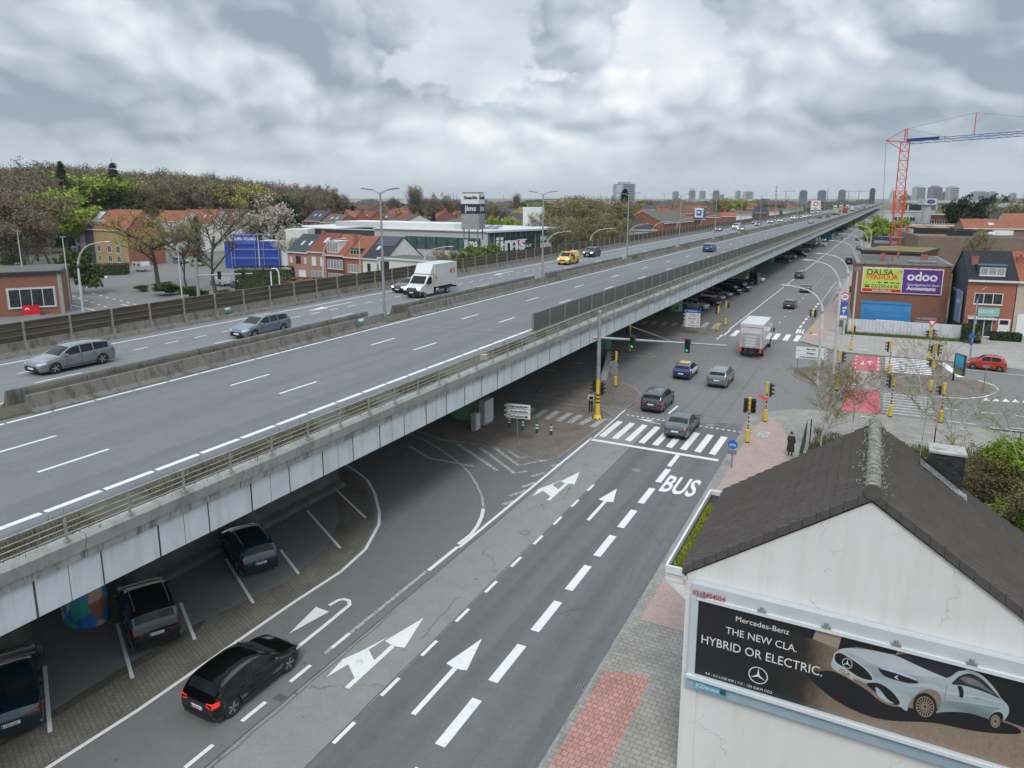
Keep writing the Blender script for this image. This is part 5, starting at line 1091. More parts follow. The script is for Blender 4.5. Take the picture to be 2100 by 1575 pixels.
for X in (2.9, 5.9): sig_head(r, X, -.2, zt-1.5, -pi/2, 3, None, .4)
P = AD(545, 103, 0); zt = ZA(545, 551, P); r = E('height_portal', P, 'small white inverted-U frame near the green hedge', 'frame', rz=PSI); b = MB(); b.tube([(0, 0, 0), (0, 0, zt-.5), (.2, 0, zt), (.8, 0, zt), (1.1, 0, zt-.5), (1.2, 0, 0)], .08, 6); b.build('frame', WHT, r)
cb_ = E('utility_cabinet', (-25.95, 45.4, .08), 'grey street cabinet standing by the green pier', 'cabinet'); b = MB(); b.box((0, .6, .95), (.5, 1.4, 1.9)); b.build('cabinet', M('cabinet_grey', (.42, .42, .41), .7, var=.15), cb_); b = MB(); b.box((.27, .6, 1.0), (.03, 1.3, 1.75)); b.build('door', M('cabinet_white', (.62, .62, .6), .7), cb_)
cb_ = E('utility_cabinet', (-25.85, 44.2, .08), 'lower grey cabinet in front of the taller one', 'cabinet'); b = MB(); b.box((0, 0, .65), (.4, .7, 1.3)); b.build('cabinet', MT['cabinet_grey'], cb_); b = MB(); b.box((.22, 0, .65), (.03, .62, 1.2)); b.build('door', MT['cabinet_white'], cb_)
g0, g1 = G(1238, 782), G(1251, 732); b = MB(); d = (g1-g0); b.box(((g0+g1)/2+Vector((0, 0, .3))), (.55, d.length, .6), atan2(d.y, d.x)-pi/2); tag(b.build('low_wall', CONL), 'long low concrete block wall behind the yellow mast', 'wall')
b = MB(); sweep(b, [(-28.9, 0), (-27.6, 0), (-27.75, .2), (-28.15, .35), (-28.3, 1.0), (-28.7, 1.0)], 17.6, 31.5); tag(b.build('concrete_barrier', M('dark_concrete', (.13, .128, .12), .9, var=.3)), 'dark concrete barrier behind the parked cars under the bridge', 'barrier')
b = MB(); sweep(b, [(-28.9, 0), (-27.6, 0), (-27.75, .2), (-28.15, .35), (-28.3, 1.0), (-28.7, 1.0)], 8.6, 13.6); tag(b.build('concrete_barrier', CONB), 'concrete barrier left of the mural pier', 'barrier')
g = G(437, 1133); b = MB(); b.box((g.x, g.y, .06), (.55, .35, .08), .4); tag(b.build('litter', M('pale_blue_litter', (.25, .33, .38), .6)), 'crumpled pale blue litter near the barrier under the bridge', 'litter')
g = G(1003, 738, 7.15); b = MB(); b.box((-21.75, g.y, 7.3), (.5, .35, .35), .3); tag(b.build('sack', M('sack_tan', (.40, .33, .27), .9, var=.2)), 'tan stone lying behind the bridge railing', 'stone')
for (x, y, lb) in [(467, 640, 'green and white marker box on the far concrete foot'), (741, 662, 'green and white marker box on the near median barrier')]:
 g = G(x, y, 7.6); X = -49.2 if x < 500 else -35.3; Y = g.y*(X/g.x); b = MB(); b.box((X, Y, 7.72), (.16, .5, .26)); r = tag(b.build('marker_box', M('marker_green', (.03, .28, .18), .5), None), lb, 'marker'); 
 b = MB(); b.box((X, Y, 7.93), (.16, .44, .16)); b.build('white_top', WHT, r)
for i, y in enumerate((104, 112, 121)): b = MB(); b.cyl((0, 0, 0), .25, .9, 10); b.ball((0, 0, .9), .25, 10, 6, .5); tag(b.build('litter_bin', STEELD, None, (-3.6-.3*i, y, .12)), 'grey litter bin on the far pavement, '+['nearest', 'middle', 'farthest'][i]+' of three', 'bin', 'litter bins on the far pavement')
# ================================================================== gable house with the large hoarding
X0, X1, Y0, Y1, ZE, ZR, XR = -4.03, 5.05, 18.77, 24.75, 7.0, 10.13, .42
hs = E('gable_house', (0, 0, 0), 'cream gable house with mossy brown tiles carrying the large car hoarding', 'house')
t = NT('cream_render'); base = t.ramp(t.noise(.5, 6, .6), [(.3, (.67, .66, .635)), (.7, (.74, .73, .71))])
base = t.mix(t.math('MULTIPLY', t.bw(t.noise(1, 6, .7, t.mapping((2.5, 2.5, .2))), .5, .72), .32), base, (.50, .47, .38))
base = t.mix(t.math('MULTIPLY', t.bw(t.noise(3.2, 8, .8), .62, .72), .4), base, (.42, .41, .38))
v = t.N.new('ShaderNodeTexVoronoi'); v.feature = 'DISTANCE_TO_EDGE'; v.inputs['Scale'].default_value = .42
a = t.N.new('ShaderNodeVectorMath'); a.operation = 'MULTIPLY_ADD'; n_ = t.N.new('ShaderNodeTexNoise'); n_.inputs['Scale'].default_value = 1.6; n_.inputs['Detail'].default_value = 8; t.link(t.tc.outputs['Object'], n_.inputs[0]); t.link(n_.outputs['Color'], a.inputs[0]); a.inputs[1].default_value = (.9, .9, .9); t.link(t.tc.outputs['Object'], a.inputs[2]); t.link(a.outputs[0], v.inputs['Vector'])
ck = t.bw(v.outputs['Distance'], .0, .0045); mk_ = t.bw(t.noise(.8, 3), .5, .56); t.col(t.mix(1.0, base, t.mix(mk_, (1, 1, 1), t.mix(.4, (1, 1, 1), ck)), 'MULTIPLY')); t.b.inputs['Roughness'].default_value = .9; t.bump(t.noise(6, 6, .7), .15, .01); CREAM = t.m
b = MB(); b.add([(X0, Y0, 0), (X1, Y0, 0), (X1, Y0, ZE-.25), (XR, Y0, ZR-.28), (X0, Y0, ZE-.25)], [(0, 1, 2, 3, 4)]); b.add([(X0, Y1, 0), (X1, Y1, 0), (X1, Y1, ZE-.25), (XR, Y1, ZR-.28), (X0, Y1, ZE-.25)], [(4, 3, 2, 1, 0)])
b.add([(X0, Y0, 0), (X0, Y0, ZE-.25), (X0, Y1, ZE-.25), (X0, Y1, 0)], [(0, 1, 2, 3)]); b.add([(X1, Y0, 0), (X1, Y1, 0), (X1, Y1, ZE-.25), (X1, Y0, ZE-.25)], [(0, 1, 2, 3)]); b.build('wall', CREAM, hs)
b = MB(); b.bx(X0-.0, X0+.45, Y0-.05, Y0-.002, 0, 6.2); b.build('corner_strip', CREAM, hs)
TIL = NT('mossy_tile'); o_ = TIL.ramp(TIL.noise(2.2, 7, .7), [(.3, (.10, .086, .077)), (.5, (.15, .128, .115)), (.7, (.20, .175, .158))]); o_ = TIL.mix(TIL.bw(TIL.noise(7, 7, .8), .60, .66), o_, (.03, .028, .025)); o_ = TIL.mix(TIL.bw(TIL.noise(9, 6, .8, TIL.mapping((1, 1, 1), (8, 8, 8))), .66, .70), o_, (.42, .42, .38))
_sm = TIL.N.new('ShaderNodeTexNoise'); TIL.col(o_); TIL.b.inputs['Roughness'].default_value = .92; TIL.bump(TIL.noise(20, 6, .8), .5, .01); TIL = TIL.m
def tiled(xa, za, xb, zb, y0, y1, par, mat, tw=.15, rowl=.33, nm='roof'):
 b = MB(); Ls = hypot(xb-xa, zb-za); rows = int(round(Ls/rowl)); ux, uz = (xb-xa)/Ls, (zb-za)/Ls; nx, nz = -uz, ux
 if nz < 0: nx, nz = -nx, -nz
 cols = int(round((y1-y0)/tw))*6; tw = (y1-y0)*6/cols; vs = []
 rj = random.Random(8)
 jit = [[rj.uniform(-.006, .01) for _ in range(int((y1-y0)/tw)+2)] for _ in range(rows)]
 for i in range(rows):
  for e_ in (0, 1):
   s_ = (i+e_*1.0)*Ls/rows
   for j in range(cols+1):
    y = y0+(y1-y0)*j/cols; ph = j/6+1e-6; fr = ph-int(ph)
    prof = 0 if fr < .1 or fr > .95 else .05*(1-(fr-.16)*.8)
    h = (.0 if e_ else .040)+prof+jit[i][int(ph) if int(ph) < len(jit[i]) else -1]
    vs.append((xa+ux*s_+nx*h, y, za+uz*s_+nz*h))
 m = cols+1
 fs = [(r_*m+j, r_*m+j+1, (r_+1)*m+j+1, (r_+1)*m+j) for r_ in range(2*rows-1) for j in range(cols)]
 if xb > xa: fs = [f[::-1] for f in fs]
 o = b.add(vs, fs).build(nm, mat, par); o.data.materials.append(M('tile_gap_shade', (.085, .075, .068), 1))
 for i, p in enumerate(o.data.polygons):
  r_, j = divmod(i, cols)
  if (j % 6 in (0, 5)) or r_ % 2: p.material_index = 1  # valley and step faces coloured darker: shade of the tile gaps painted in
 return o
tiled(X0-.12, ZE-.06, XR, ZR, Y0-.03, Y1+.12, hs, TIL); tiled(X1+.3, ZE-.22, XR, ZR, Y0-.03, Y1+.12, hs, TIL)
b = MB()
for xa, za in ((X0-.12, ZE-.06), (X1+.3, ZE-.22)):
 n = 15 if xa < 0 else 15
 for i in range(n):
  t0, t1 = i/n, (i+.97)/n; p = Vector((xa+(XR-xa)*t0, 0, za+(ZR-za)*t0)); q = Vector((xa+(XR-xa)*t1, 0, za+(ZR-za)*t1)); dn = .045 if True else 0
  b.add([(p.x, Y0-.10, p.z+dn+.025), (q.x, Y0-.10, q.z+dn-.01), (q.x, Y0+.10, q.z+dn-.01), (p.x, Y0+.10, p.z+dn+.025), (p.x, Y0-.10, p.z-.19), (q.x, Y0-.10, q.z-.20)], [(0, 1, 2, 3), (4, 5, 1, 0)] if xa < 0 else [(3, 2, 1, 0), (0, 1, 5, 4)])
b.build('verge_tiles', M('verge_tile', (.085, .075, .068), .9, var=.2, scale=3), hs)
t = NT('lichen_ridge'); t.col(t.ramp(t.noise(8, 8, .85), [(.38, (.08, .075, .06)), (.48, (.20, .195, .16)), (.56, (.34, .34, .30)), (.68, (.48, .49, .45))])); t.b.inputs['Roughness'].default_value = 1; t.bump(t.noise(14, 6, .8), 1, .04)
b = MB(); yy = Y0-.1
while yy < Y1+.1: b.cyl((XR, yy, ZR+.02), .185, .34, 14, .175, axis='Y'); yy += .33
b.build('ridge', t.m, hs)
b = MB(); b.cyl((XR, Y0-.13, ZR+.02), .21, .04, 14, axis='Y'); b.build('ridge_end', MT['verge_tile'], hs)
gm2 = MB(); rg2 = random.Random(11)
for i in range(1500): yy = rg2.uniform(Y0, Y1); xx = rg2.gauss(.0, .16); blade(gm2, XR+xx, yy, ZR+.17-abs(xx)*.7, rg2.uniform(.02, .06), .018, .5, rg2)
gm2.build('ridge_lichen', M('lichen_tufts', (.30, .31, .26), 1, var=.4, scale=6), hs)
b = MB(); gx0, gx1 = X0-.62, X0-.08; zb_ = ZE-.32
b.bx(gx0, gx0+.06, Y0-.02, Y1+.02, zb_-.12, zb_+.22); b.bx(gx0, gx1, Y0-.06, Y0+.02, zb_-.02, zb_+.20); b.bx(gx0, gx1, Y1-.02, Y1+.06, zb_-.02, zb_+.20); b.bx(gx0+.06, gx1+.1, Y0, Y1, zb_-.12, zb_-.04); b.build('gutter', M('gutter_white', (.70, .70, .69), .5, var=.12, scale=3), hs)
b = MB(); b.bx(gx0+.06, gx1, Y0+.02, Y1-.02, zb_-.04, zb_+.03); b.build('gutter_lining', M('bitumen', (.025, .025, .027), .7), hs)
b = MB(); b.add([(gx0, Y0-.02, zb_-.3), (X0, Y0-.02, zb_-.3), (X0, Y0-.02, zb_-.75)], [(0, 2, 1)]); b.box(((gx0+gx1)/2, Y0, zb_-.22), (.5, .1, .08)); b.build('corbel', M('gutter_white'), hs)
mg = MB()
for i in range(3600):
 yy = rg2.uniform(Y0+.1, Y1-1.0); xx = rg2.uniform(gx0+.14, gx1-.03); blade(mg, xx, yy, zb_+.02, rg2.uniform(.05, .14), .02, .5, rg2)
tag(mg.build('gutter_moss', M('moss_green', (.22, .25, .02), 1, var=.4, scale=5), hs), 'bright green moss filling the gutter')
ch = MB(); cx0, cy0 = 2.42, 24.3
ch.add([(cx0-.48, cy0-.42, 8.6), (cx0+.48, cy0-.42, 7.6), (cx0+.48, cy0+.42, 7.6), (cx0-.48, cy0+.42, 8.6), (cx0-.45, cy0-.4, 9.72), (cx0+.45, cy0-.4, 9.72), (cx0+.45, cy0+.4, 9.72), (cx0-.45, cy0+.4, 9.72)], [(0, 1, 5, 4), (1, 2, 6, 5), (2, 3, 7, 6), (3, 0, 4, 7), (4, 5, 6, 7)])
BIT = NT('black_sheeting'); BIT.col(BIT.ramp(BIT.noise(3, 7, .8), [(.4, (.012, .012, .012)), (.6, (.03, .03, .03)), (.72, (.25, .26, .27))])); BIT.b.inputs['Roughness'].default_value = .35; BIT.bump(BIT.noise(5, 5, .7), 1, .06); BIT = BIT.m
cho = ch.build('chimney', BIT, hs); b = MB(); b.box((cx0, cy0, 9.75), (.98, .88, .06)); b.build('chimney_cap', CON, cho)
b = MB(); b.add([(cx0-.7, cy0-.62, 9.37), (cx0+.6, cy0-.62, 8.43), (cx0+.6, cy0-.42, 8.55), (cx0-.7, cy0-.42, 9.5)], [(0, 1, 2, 3)]); b.build('flashing', M('crinkled_foil', (.3, .31, .33), .3, .6, var=.6, scale=14), hs)
BX0, BX1, BZ0, BZ1, BY = -3.62, 4.75, 3.83, 6.22, Y0-.22
hb = E('hoarding', (0, 0, 0), 'wide car advertising hoarding in a pale grey frame on the cream gable wall', 'hoarding')
b = MB(); fw_ = .20
b.bx(BX0-fw_, BX1+fw_, Y0-.26, Y0-.02, BZ1, BZ1+.42); b.bx(BX0-fw_, BX1+fw_, Y0-.30, Y0-.02, BZ0-.14, BZ0); b.bx(BX0-fw_, BX0, Y0-.28, Y0-.02, BZ0, BZ1); b.bx(BX1, BX1+fw_, Y0-.28, Y0-.02, BZ0, BZ1); b.build('frame', M('frame_grey', (.52, .56, .58), .5, var=.06), hb)
b = MB(); b.bx(BX0-.04, BX1+.04, Y0-.32, Y0-.26, BZ1-.02, BZ1+.08); b.bx(BX0-.22, BX1+.22, Y0-.36, Y0-.30, BZ0-.12, BZ0-.02); b.build('inner_frame', M('frame_white', (.66, .69, .71), .4, var=.04), hb)
b = MB(); b.bx(BX0-.25, BX1+.25, Y0-.24, Y0-.03, BZ0-.5, BZ0-.14); b.build('lower_rail', M('rail_blue_grey', (.30, .40, .47), .5, var=.08), hb)
b = MB(); b.bx(BX0, BX1, BY, BY+.06, BZ0, BZ1); pst = b.build('poster', M('poster_dark', (.018, .019, .021), .45, var=.3), hb)
for X in [BX0+1.6*k for k in range(0, 6)]:
 b = MB(); b.box((X+.1, Y0-.3, BZ1+.12), (.22, .06, .06)); b.cyl((X+.1, Y0-.3, BZ1+.14), .05, .10, 8); b.build('clamp', STEEL, hb)
def pf(pts, m, nm, off, par=pst):
 b = MB(); q = [(BX0+u*(BX1-BX0), BY-off, BZ0+v*(BZ1-BZ0)) for u, v in pts]
 a = sum(pts[i][0]*pts[(i+1) % len(pts)][1]-pts[(i+1) % len(pts)][0]*pts[i][1] for i in range(len(pts)))
 b.poly(q if a > 0 else q[::-1]); return b.build(nm, m, par)
def smooth(p, n=4):
 q = []; L_ = len(p)
 for i in range(L_):
  a, b_, c_, d_ = p[i-1], p[i], p[(i+1) % L_], p[(i+2) % L_]
  for k in range(n): t = k/n; q.append(tuple(.5*(2*b_[m]+(c_[m]-a[m])*t+(2*a[m]-5*b_[m]+4*c_[m]-d_[m])*t*t+(3*b_[m]-a[m]-3*c_[m]+d_[m])*t**3) for m in (0, 1)))
 return q
def uv(pts, ox=1700, oy=1200, k=4.2):
 r = []
 for x, y in pts: d = ray(ox+x/k, oy+y/k); t = BY/d.y; r.append(((d.x*t-BX0)/(BX1-BX0), (HC+d.z*t-BZ0)/(BZ1-BZ0)))
 return [(min(1, max(0, a)), min(1, max(0, b_))) for a, b_ in r]
TAN = M('print_tan', (.27, .20, .145), .5, var=.25, scale=1.2); TAN2 = M('print_tan_wall', (.34, .265, .205), .5, var=.15); PD = M('print_black', (.014, .014, .016), .5, var=.2)
def pmat(n, cs, sc_=(1, 1, 2.5)): t = NT(n); t.col(t.ramp(t.noise(.9, 3, .5, t.mapping(sc_)), [(.3, cs[0]), (.5, cs[1]), (.7, cs[2])])); t.b.inputs['Roughness'].default_value = .45; return t.m
SIL = pmat('print_silver', [(.26, .32, .35), (.36, .42, .45), (.44, .49, .52)]); SILL = pmat('print_bonnet', [(.40, .45, .48), (.47, .51, .54), (.55, .58, .60)]); SILD = pmat('print_side', [(.14, .19, .21), (.22, .28, .30), (.28, .34, .36)])
t = NT('poster_print'); s_ = t.N.new('ShaderNodeSeparateXYZ'); t.link(t.tc.outputs['Object'], s_.inputs[0]); f_ = t.math('ADD', s_.outputs[0], t.math('MULTIPLY', t.noise(2.5, 6, .8), .8)); f_ = t.math('ADD', t.math('MULTIPLY', f_, .2), .5)
t.col(t.mix(1.0, t.ramp(f_, [(.30, (.018, .018, .02)), (.42, (.03, .026, .024)), (.55, (.20, .15, .11)), (.8, (.27, .20, .15))]), t.ramp(t.noise(14, 6, .8), [(.3, (.75,)*3), (.7, (1.2,)*3)]), 'MULTIPLY')); t.b.inputs['Roughness'].default_value = .45; pst.data.materials[0] = t.m
def pz(pts, m, nm, off, k=4, **q): return pf(smooth(uv(pts, **q), k) if k else uv(pts, **q), m, nm, off)
Z3 = dict(ox=1300, oy=1125, k=0); Z3 = (1300, 1125, 3.5)
def p3(pts, m, nm, off, n=0): u_ = uv(pts, *Z3); return pf(smooth(u_, n) if n else u_, m, nm, off)
p3([(1060, 470), (1316, 545), (1283, 648), (1060, 590)], PD, 'printed_door', .002); p3([(1316, 520), (1503, 575), (1465, 720), (1283, 648)], TAN2, 'printed_wall', .002)
p3([(1503, 560), (1910, 650), (1880, 762), (1600, 705), (1465, 722)], PD, 'printed_door', .0025); p3([(1910, 640), (2020, 680), (2000, 757), (1880, 762)], TAN2, 'printed_wall', .003); p3([(2020, 670), (2900, 860), (2900, 1320), (2650, 1230), (2000, 757)], PD, 'printed_door', .003)
p3([(1170, 832), (1300, 880), (1430, 880), (1650, 1000), (1850, 1130), (2300, 1160), (2700, 1260), (2760, 1330), (2450, 1310), (2150, 1250), (1850, 1235), (1650, 1190), (1450, 1090), (1290, 960)], PD, 'printed_shadow', .004, 4)
pz([(22, 700), (45, 600), (95, 553), (160, 541), (330, 553), (500, 588), (570, 600), (700, 588), (880, 603), (1050, 660), (1190, 720), (1260, 742), (1335, 790), (1400, 855), (1450, 920), (1485, 975), (1530, 1020), (1550, 1060), (1545, 1110), (1505, 1165), (1498, 1115), (1465, 1090), (1420, 1098), (1388, 1130), (1370, 1175), (1100, 1135), (925, 1102), (958, 1050), (970, 985), (940, 925), (880, 897), (800, 908), (725, 965), (682, 1035), (668, 1082), (590, 1032), (480, 1000), (400, 930), (320, 850), (240, 812), (120, 770)], SIL, 'printed_car_body', .006)
pz([(60, 590), (100, 553), (170, 541), (330, 555), (500, 590), (600, 618), (850, 733), (960, 778), (1005, 798), (900, 790), (700, 770), (560, 745), (430, 705), (300, 640), (170, 585)], SILL, 'printed_bonnet', .0068)
pz([(975, 1000), (1150, 1010), (1350, 1040), (1480, 1060), (1420, 1085), (1380, 1120), (1368, 1172), (1100, 1132), (928, 1100), (960, 1050)], SILD, 'printed_door_side', .0068); pz([(1015, 1090), (1200, 1100), (1365, 1150), (1368, 1175), (1100, 1140), (930, 1108)], PD, 'printed_sill', .0072)
pz([(572, 600), (700, 590), (880, 605), (1050, 660), (1185, 722), (1110, 742), (1060, 778), (1012, 797), (960, 776), (850, 730), (700, 660), (610, 618)], M('print_glass', (.03, .028, .045), .3, var=.5), 'printed_windscreen', .0078)
pz([(1060, 852), (1090, 810), (1140, 775), (1200, 760), (1265, 775), (1335, 822), (1400, 890), (1450, 945), (1474, 976), (1380, 935), (1250, 888), (1150, 862)], MT['print_glass'], 'printed_side_glass', .0078); pz([(1130, 800), (1200, 790), (1290, 830), (1400, 915), (1440, 950), (1300, 880), (1200, 850)], M('print_reflection', (.14, .14, .15), .4, var=.4), 'printed_reflection', .0084)
pz([(1108, 866), (1148, 876), (1160, 940), (1150, 966), (1126, 962), (1120, 915)], PD, 'printed_mirror', .0088)
pz([(40, 612), (60, 575), (110, 575), (210, 632), (300, 695), (362, 755), (386, 822), (330, 822), (255, 800), (140, 728), (55, 672)], SILL, 'printed_grille_rim', .0076); pz([(50, 612), (68, 585), (112, 588), (205, 643), (290, 703), (348, 760), (374, 813), (325, 812), (258, 790), (145, 718), (62, 662)], PD, 'printed_grille', .0082)
pf(uv([(65, 685), (55, 716), (205, 818), (222, 775)]), M('print_plate', (.50, .44, .36), .5, var=.05), 'printed_plate', .009)
pz([(425, 712), (500, 722), (620, 762), (710, 795), (768, 832), (745, 846), (660, 838), (540, 806), (465, 772)], PD, 'printed_headlamp', .0082); pz([(430, 712), (560, 733), (700, 785), (760, 822), (690, 798), (560, 752)], M('print_lamp', (.5, .52, .75), .4), 'printed_headlamp', .0092); pf(uv([(560, 790), (600, 770), (585, 792), (606, 822)]), PW0 if False else MT['print_lamp'], 'printed_headlamp', .0095)
pz([(325, 850), (390, 838), (450, 852), (525, 900), (582, 962), (610, 1018), (560, 1028), (470, 985), (395, 920)], PD, 'printed_air_intake', .0082); pz([(400, 880), (430, 960), (520, 1010), (560, 1018), (500, 975), (440, 900)], SIL, 'printed_air_intake', .009)
pf(uv([(1015, 850), (1022, 852), (985, 1060), (978, 1058)]), SILD, 'printed_door_gap', .0075); pf(uv([(1250, 965), (1300, 972), (1298, 980), (1250, 974)]), SILD, 'printed_door_gap', .0078); pz([(670, 870), (760, 845), (900, 850), (1000, 900), (1300, 960), (1500, 1010), (1300, 975), (1000, 930), (850, 880)], SILL, 'printed_highlight', .0074)
def disc(u, v, r_, m, off, nm, n=28, sx=1.0, a0=0, r0=None):
 b = MB(); cx_, cz_ = BX0+u*(BX1-BX0), BZ0+v*(BZ1-BZ0)
 if r0 is None: b.poly([(cx_+sx*r_*cos(2*pi*j/n), BY-off, cz_+r_*sin(2*pi*j/n)) for j in range(n)])
 else: b.add([(cx_+sx*q*cos(2*pi*j/n), BY-off, cz_+q*sin(2*pi*j/n)) for q in (r0, r_) for j in range(n)], [(j, (j+1) % n, n+(j+1) % n, n+j)[::-1] for j in range(n)])
 return b.build(nm, m, pst)
BRZ = M('print_bronze', (.30, .23, .18), .5, var=.1)
cu_ = uv([(135, 752), (158, 672), (827, 1045), (827, 922), (715, 1045), (1433, 1170), (1433, 1092), (1372, 1170)])
text('CLA', .15, PD, 'lettering', pst, (BX0+cu_[0][0]*(BX1-BX0), BY-.011, BZ0+cu_[0][1]*(BZ1-BZ0)), (R(90), R(18), 0), ext=.0005)
def _w(c, t_, l_): H_ = abs(t_[1]-c[1])*(BZ1-BZ0); W_ = abs(l_[0]-c[0])*(BX1-BX0); return (c[0], c[1], H_*.92, W_/H_*.96)
for u, v, r_, sx in (_w(*cu_[2:5]), _w(*cu_[5:8])):
 disc(u, v, r_*1.06, PD, .0095, 'printed_tyre', sx=sx); disc(u, v, r_*.80, BRZ, .0102, 'printed_rim', sx=sx, r0=r_*.74)
 b = MB(); cx_, cz_ = BX0+u*(BX1-BX0), BZ0+v*(BZ1-BZ0)
 for k in range(18): a = 2*pi*k/18; c_, s_ = cos(a), sin(a); b.add([(cx_+sx*(c_*r_*.12-s_*.010), BY-.0105, cz_+s_*r_*.12+c_*.010), (cx_+sx*(c_*r_*.12+s_*.010), BY-.0105, cz_+s_*r_*.12-c_*.010), (cx_+sx*(c_*r_*.76+s_*.016), BY-.0105, cz_+s_*r_*.76-c_*.016), (cx_+sx*(c_*r_*.76-s_*.016), BY-.0105, cz_+s_*r_*.76+c_*.016)], [(0, 1, 2, 3)])
 b.build('printed_spokes', BRZ, pst)
def star(u, v, r_, m, off, sx=1.0):
 disc(u, v, r_, m, off, 'star_emblem', 36, sx, r0=r_*.90); b = MB(); cx_, cz_ = BX0+u*(BX1-BX0), BZ0+v*(BZ1-BZ0)
 for k in range(3):
  a = pi/2+2*pi*k/3; p = (cos(a)*r_*.93, sin(a)*r_*.93); l = (cos(a+pi/3)*r_*.14, sin(a+pi/3)*r_*.14); r2 = (cos(a-pi/3)*r_*.14, sin(a-pi/3)*r_*.14)
  b.add([(cx_, BY-off, cz_), (cx_+sx*r2[0], BY-off, cz_+r2[1]), (cx_+sx*p[0], BY-off, cz_+p[1]), (cx_+sx*l[0], BY-off, cz_+l[1])], [(0, 1, 2, 3)])
 b.build('star_emblem', m, pst)
PW = M('print_white', (.72, .72, .72), .5, var=.03)
star(.205, .215, .255, PW, .004); star(cu_[1][0], cu_[1][1], .15, PW, .0095, .8)
def ptxt(s, u, v, size, m=PW, off=.004, bold=0, sx=1.0, align='CENTER', space=1.0, par=pst): return text(s, size, m, 'lettering', par, (BX0+u*(BX1-BX0), BY-off, BZ0+v*(BZ1-BZ0)), (R(90), 0, 0), bold, align, .0008, sx, space=space)
ptxt('Mercedes-Benz', .205, .855, .225); ptxt('THE NEW CLA.', .205, .675, .30, sx=.92); ptxt('HYBRID OR ELECTRIC.', .205, .475, .37, sx=.86)
ptxt('4,9 - 5,5 L/100 KM | 112 - 124 G/KM CO2', .035, .045, .105, align='LEFT')
disc(.985, .15, .16, M('badge_gold', (.5, .38, .12), .5), .0095, 'printed_badge'); disc(.985, .15, .12, PW, .0105, 'printed_badge'); disc(.985, .15, .07, M('badge_green', (.25, .30, .10), .5), .0115, 'printed_badge')
text('0217404054', .2, M('stencil_red', (.5, .02, .04), .5), 'lettering', hb, (BX0-.16, Y0-.325, BZ1+.19), (R(90), 0, 0), .004, 'LEFT', .001, .9)
b = MB(); b.bx(BX0-.0, BX0+.95, Y0-.262, Y0-.24, BZ0-.46, BZ0-.18); q_ = b.build('name_plate', M('plate_teal', (.10, .38, .50), .4), hb); text('JCDecaux', .19, PW, 'lettering', q_, (BX0+.38, Y0-.266, BZ0-.32), (R(90), 0, 0), .002, ext=.0008, sx=.85)
b = MB(); b.bx(BX0+.74, BX0+.90, Y0-.266, Y0-.262, BZ0-.40, BZ0-.24); b.build('plate_mark', M('plate_mark', (.03, .08, .1), .5), q_)
b = MB(); b.bx(BX1-.55, BX1+.2, Y0-.262, Y0-.24, BZ0-.46, BZ0-.18); b.build('name_plate', M('plate_pale_teal', (.35, .60, .66), .4), hb)
# ================================================================== buildings
class Fac:
 def __init__(s, P0, deg): s.P = Vector((P0[0], P0[1], 0)); s.a = R(deg); s.d = Vector((cos(s.a), sin(s.a), 0)); s.n = Vector((-sin(s.a), cos(s.a), 0))
 def hit(s, x, y):
  d = ray(x, y); t = s.n.dot(s.P)/s.n.dot(Vector((d.x, d.y, 0))); return d*t
 def s_(s, x, y=500): q = s.hit(x, y); return (Vector((q.x, q.y, 0))-s.P).dot(s.d)
 def z(s, x, y): return HC+s.hit(x, y).z
 def at(s, u): return s.P+s.d*u
def bmat(n, c1, c2=None, m='#8f877c', var=.22): 
 if n in MT: return MT[n]
 c1 = hexc(c1); return brick(n, c1, hexc(c2) if c2 else sc(c1, .82), hexc(m), 1, .88, .24, .075, .012, False, var)
BR_RED = bmat('red_brick', '#93553f', '#7c4836', '#8a7464'); BR_ORG = bmat('orange_brick', '#ad6042', '#985238', '#96786a'); BR_PNK = bmat('pink_brick', '#b88474', '#a87566', '#a88c80')
BR_DRK = bmat('dark_red_brick', '#743f36', '#643630', '#6c5048'); BR_YEL = bmat('yellow_brick', '#b59a68', '#a88c5c', '#9c8c70'); BR_BRN = bmat('brown_brick', '#8d7666', '#7a6456', '#7c6e62')
REND = weathered('white_render', (.70, .70, .68), (.42, .41, .38), .15); RENG = weathered('grey_render', (.33, .32, .30), (.2, .19, .18), .2)
SLT = weathered('teal_slate', (.045, .065, .075), (.03, .04, .045), .4)
RF = {'orange': rooftile('orange_tiles', hexc('#ad6547'), hexc('#98583e'), .25, .3, (.12, .10, .06)), 'red': rooftile('red_tiles', hexc('#94503f'), hexc('#814538'), .25, .3), 'dark': rooftile('dark_tiles', hexc('#3a3e46'), hexc('#30343c'), .25, .3),
      'slate': rooftile('slate_tiles', hexc('#4a5058'), hexc('#40464e'), .3, .3), 'brown': rooftile('brown_tiles', hexc('#7c5244'), hexc('#6a463a'), .25, .3, (.10, .09, .06)), 'grey': rooftile('grey_tiles', hexc('#6f6a64'), hexc('#625d58'), .3, .3, (.12, .11, .07)), 'navy': rooftile('glazed_tiles', hexc('#262a34'), hexc('#1f232c'), .3, .34)}
FLAT = weathered('bitumen_roof', (.13, .125, .115), (.06, .058, .05), .4, moss=(.12, .10, .05)); TRIM = M('white_trim', (.66, .66, .65), .5, var=.06)
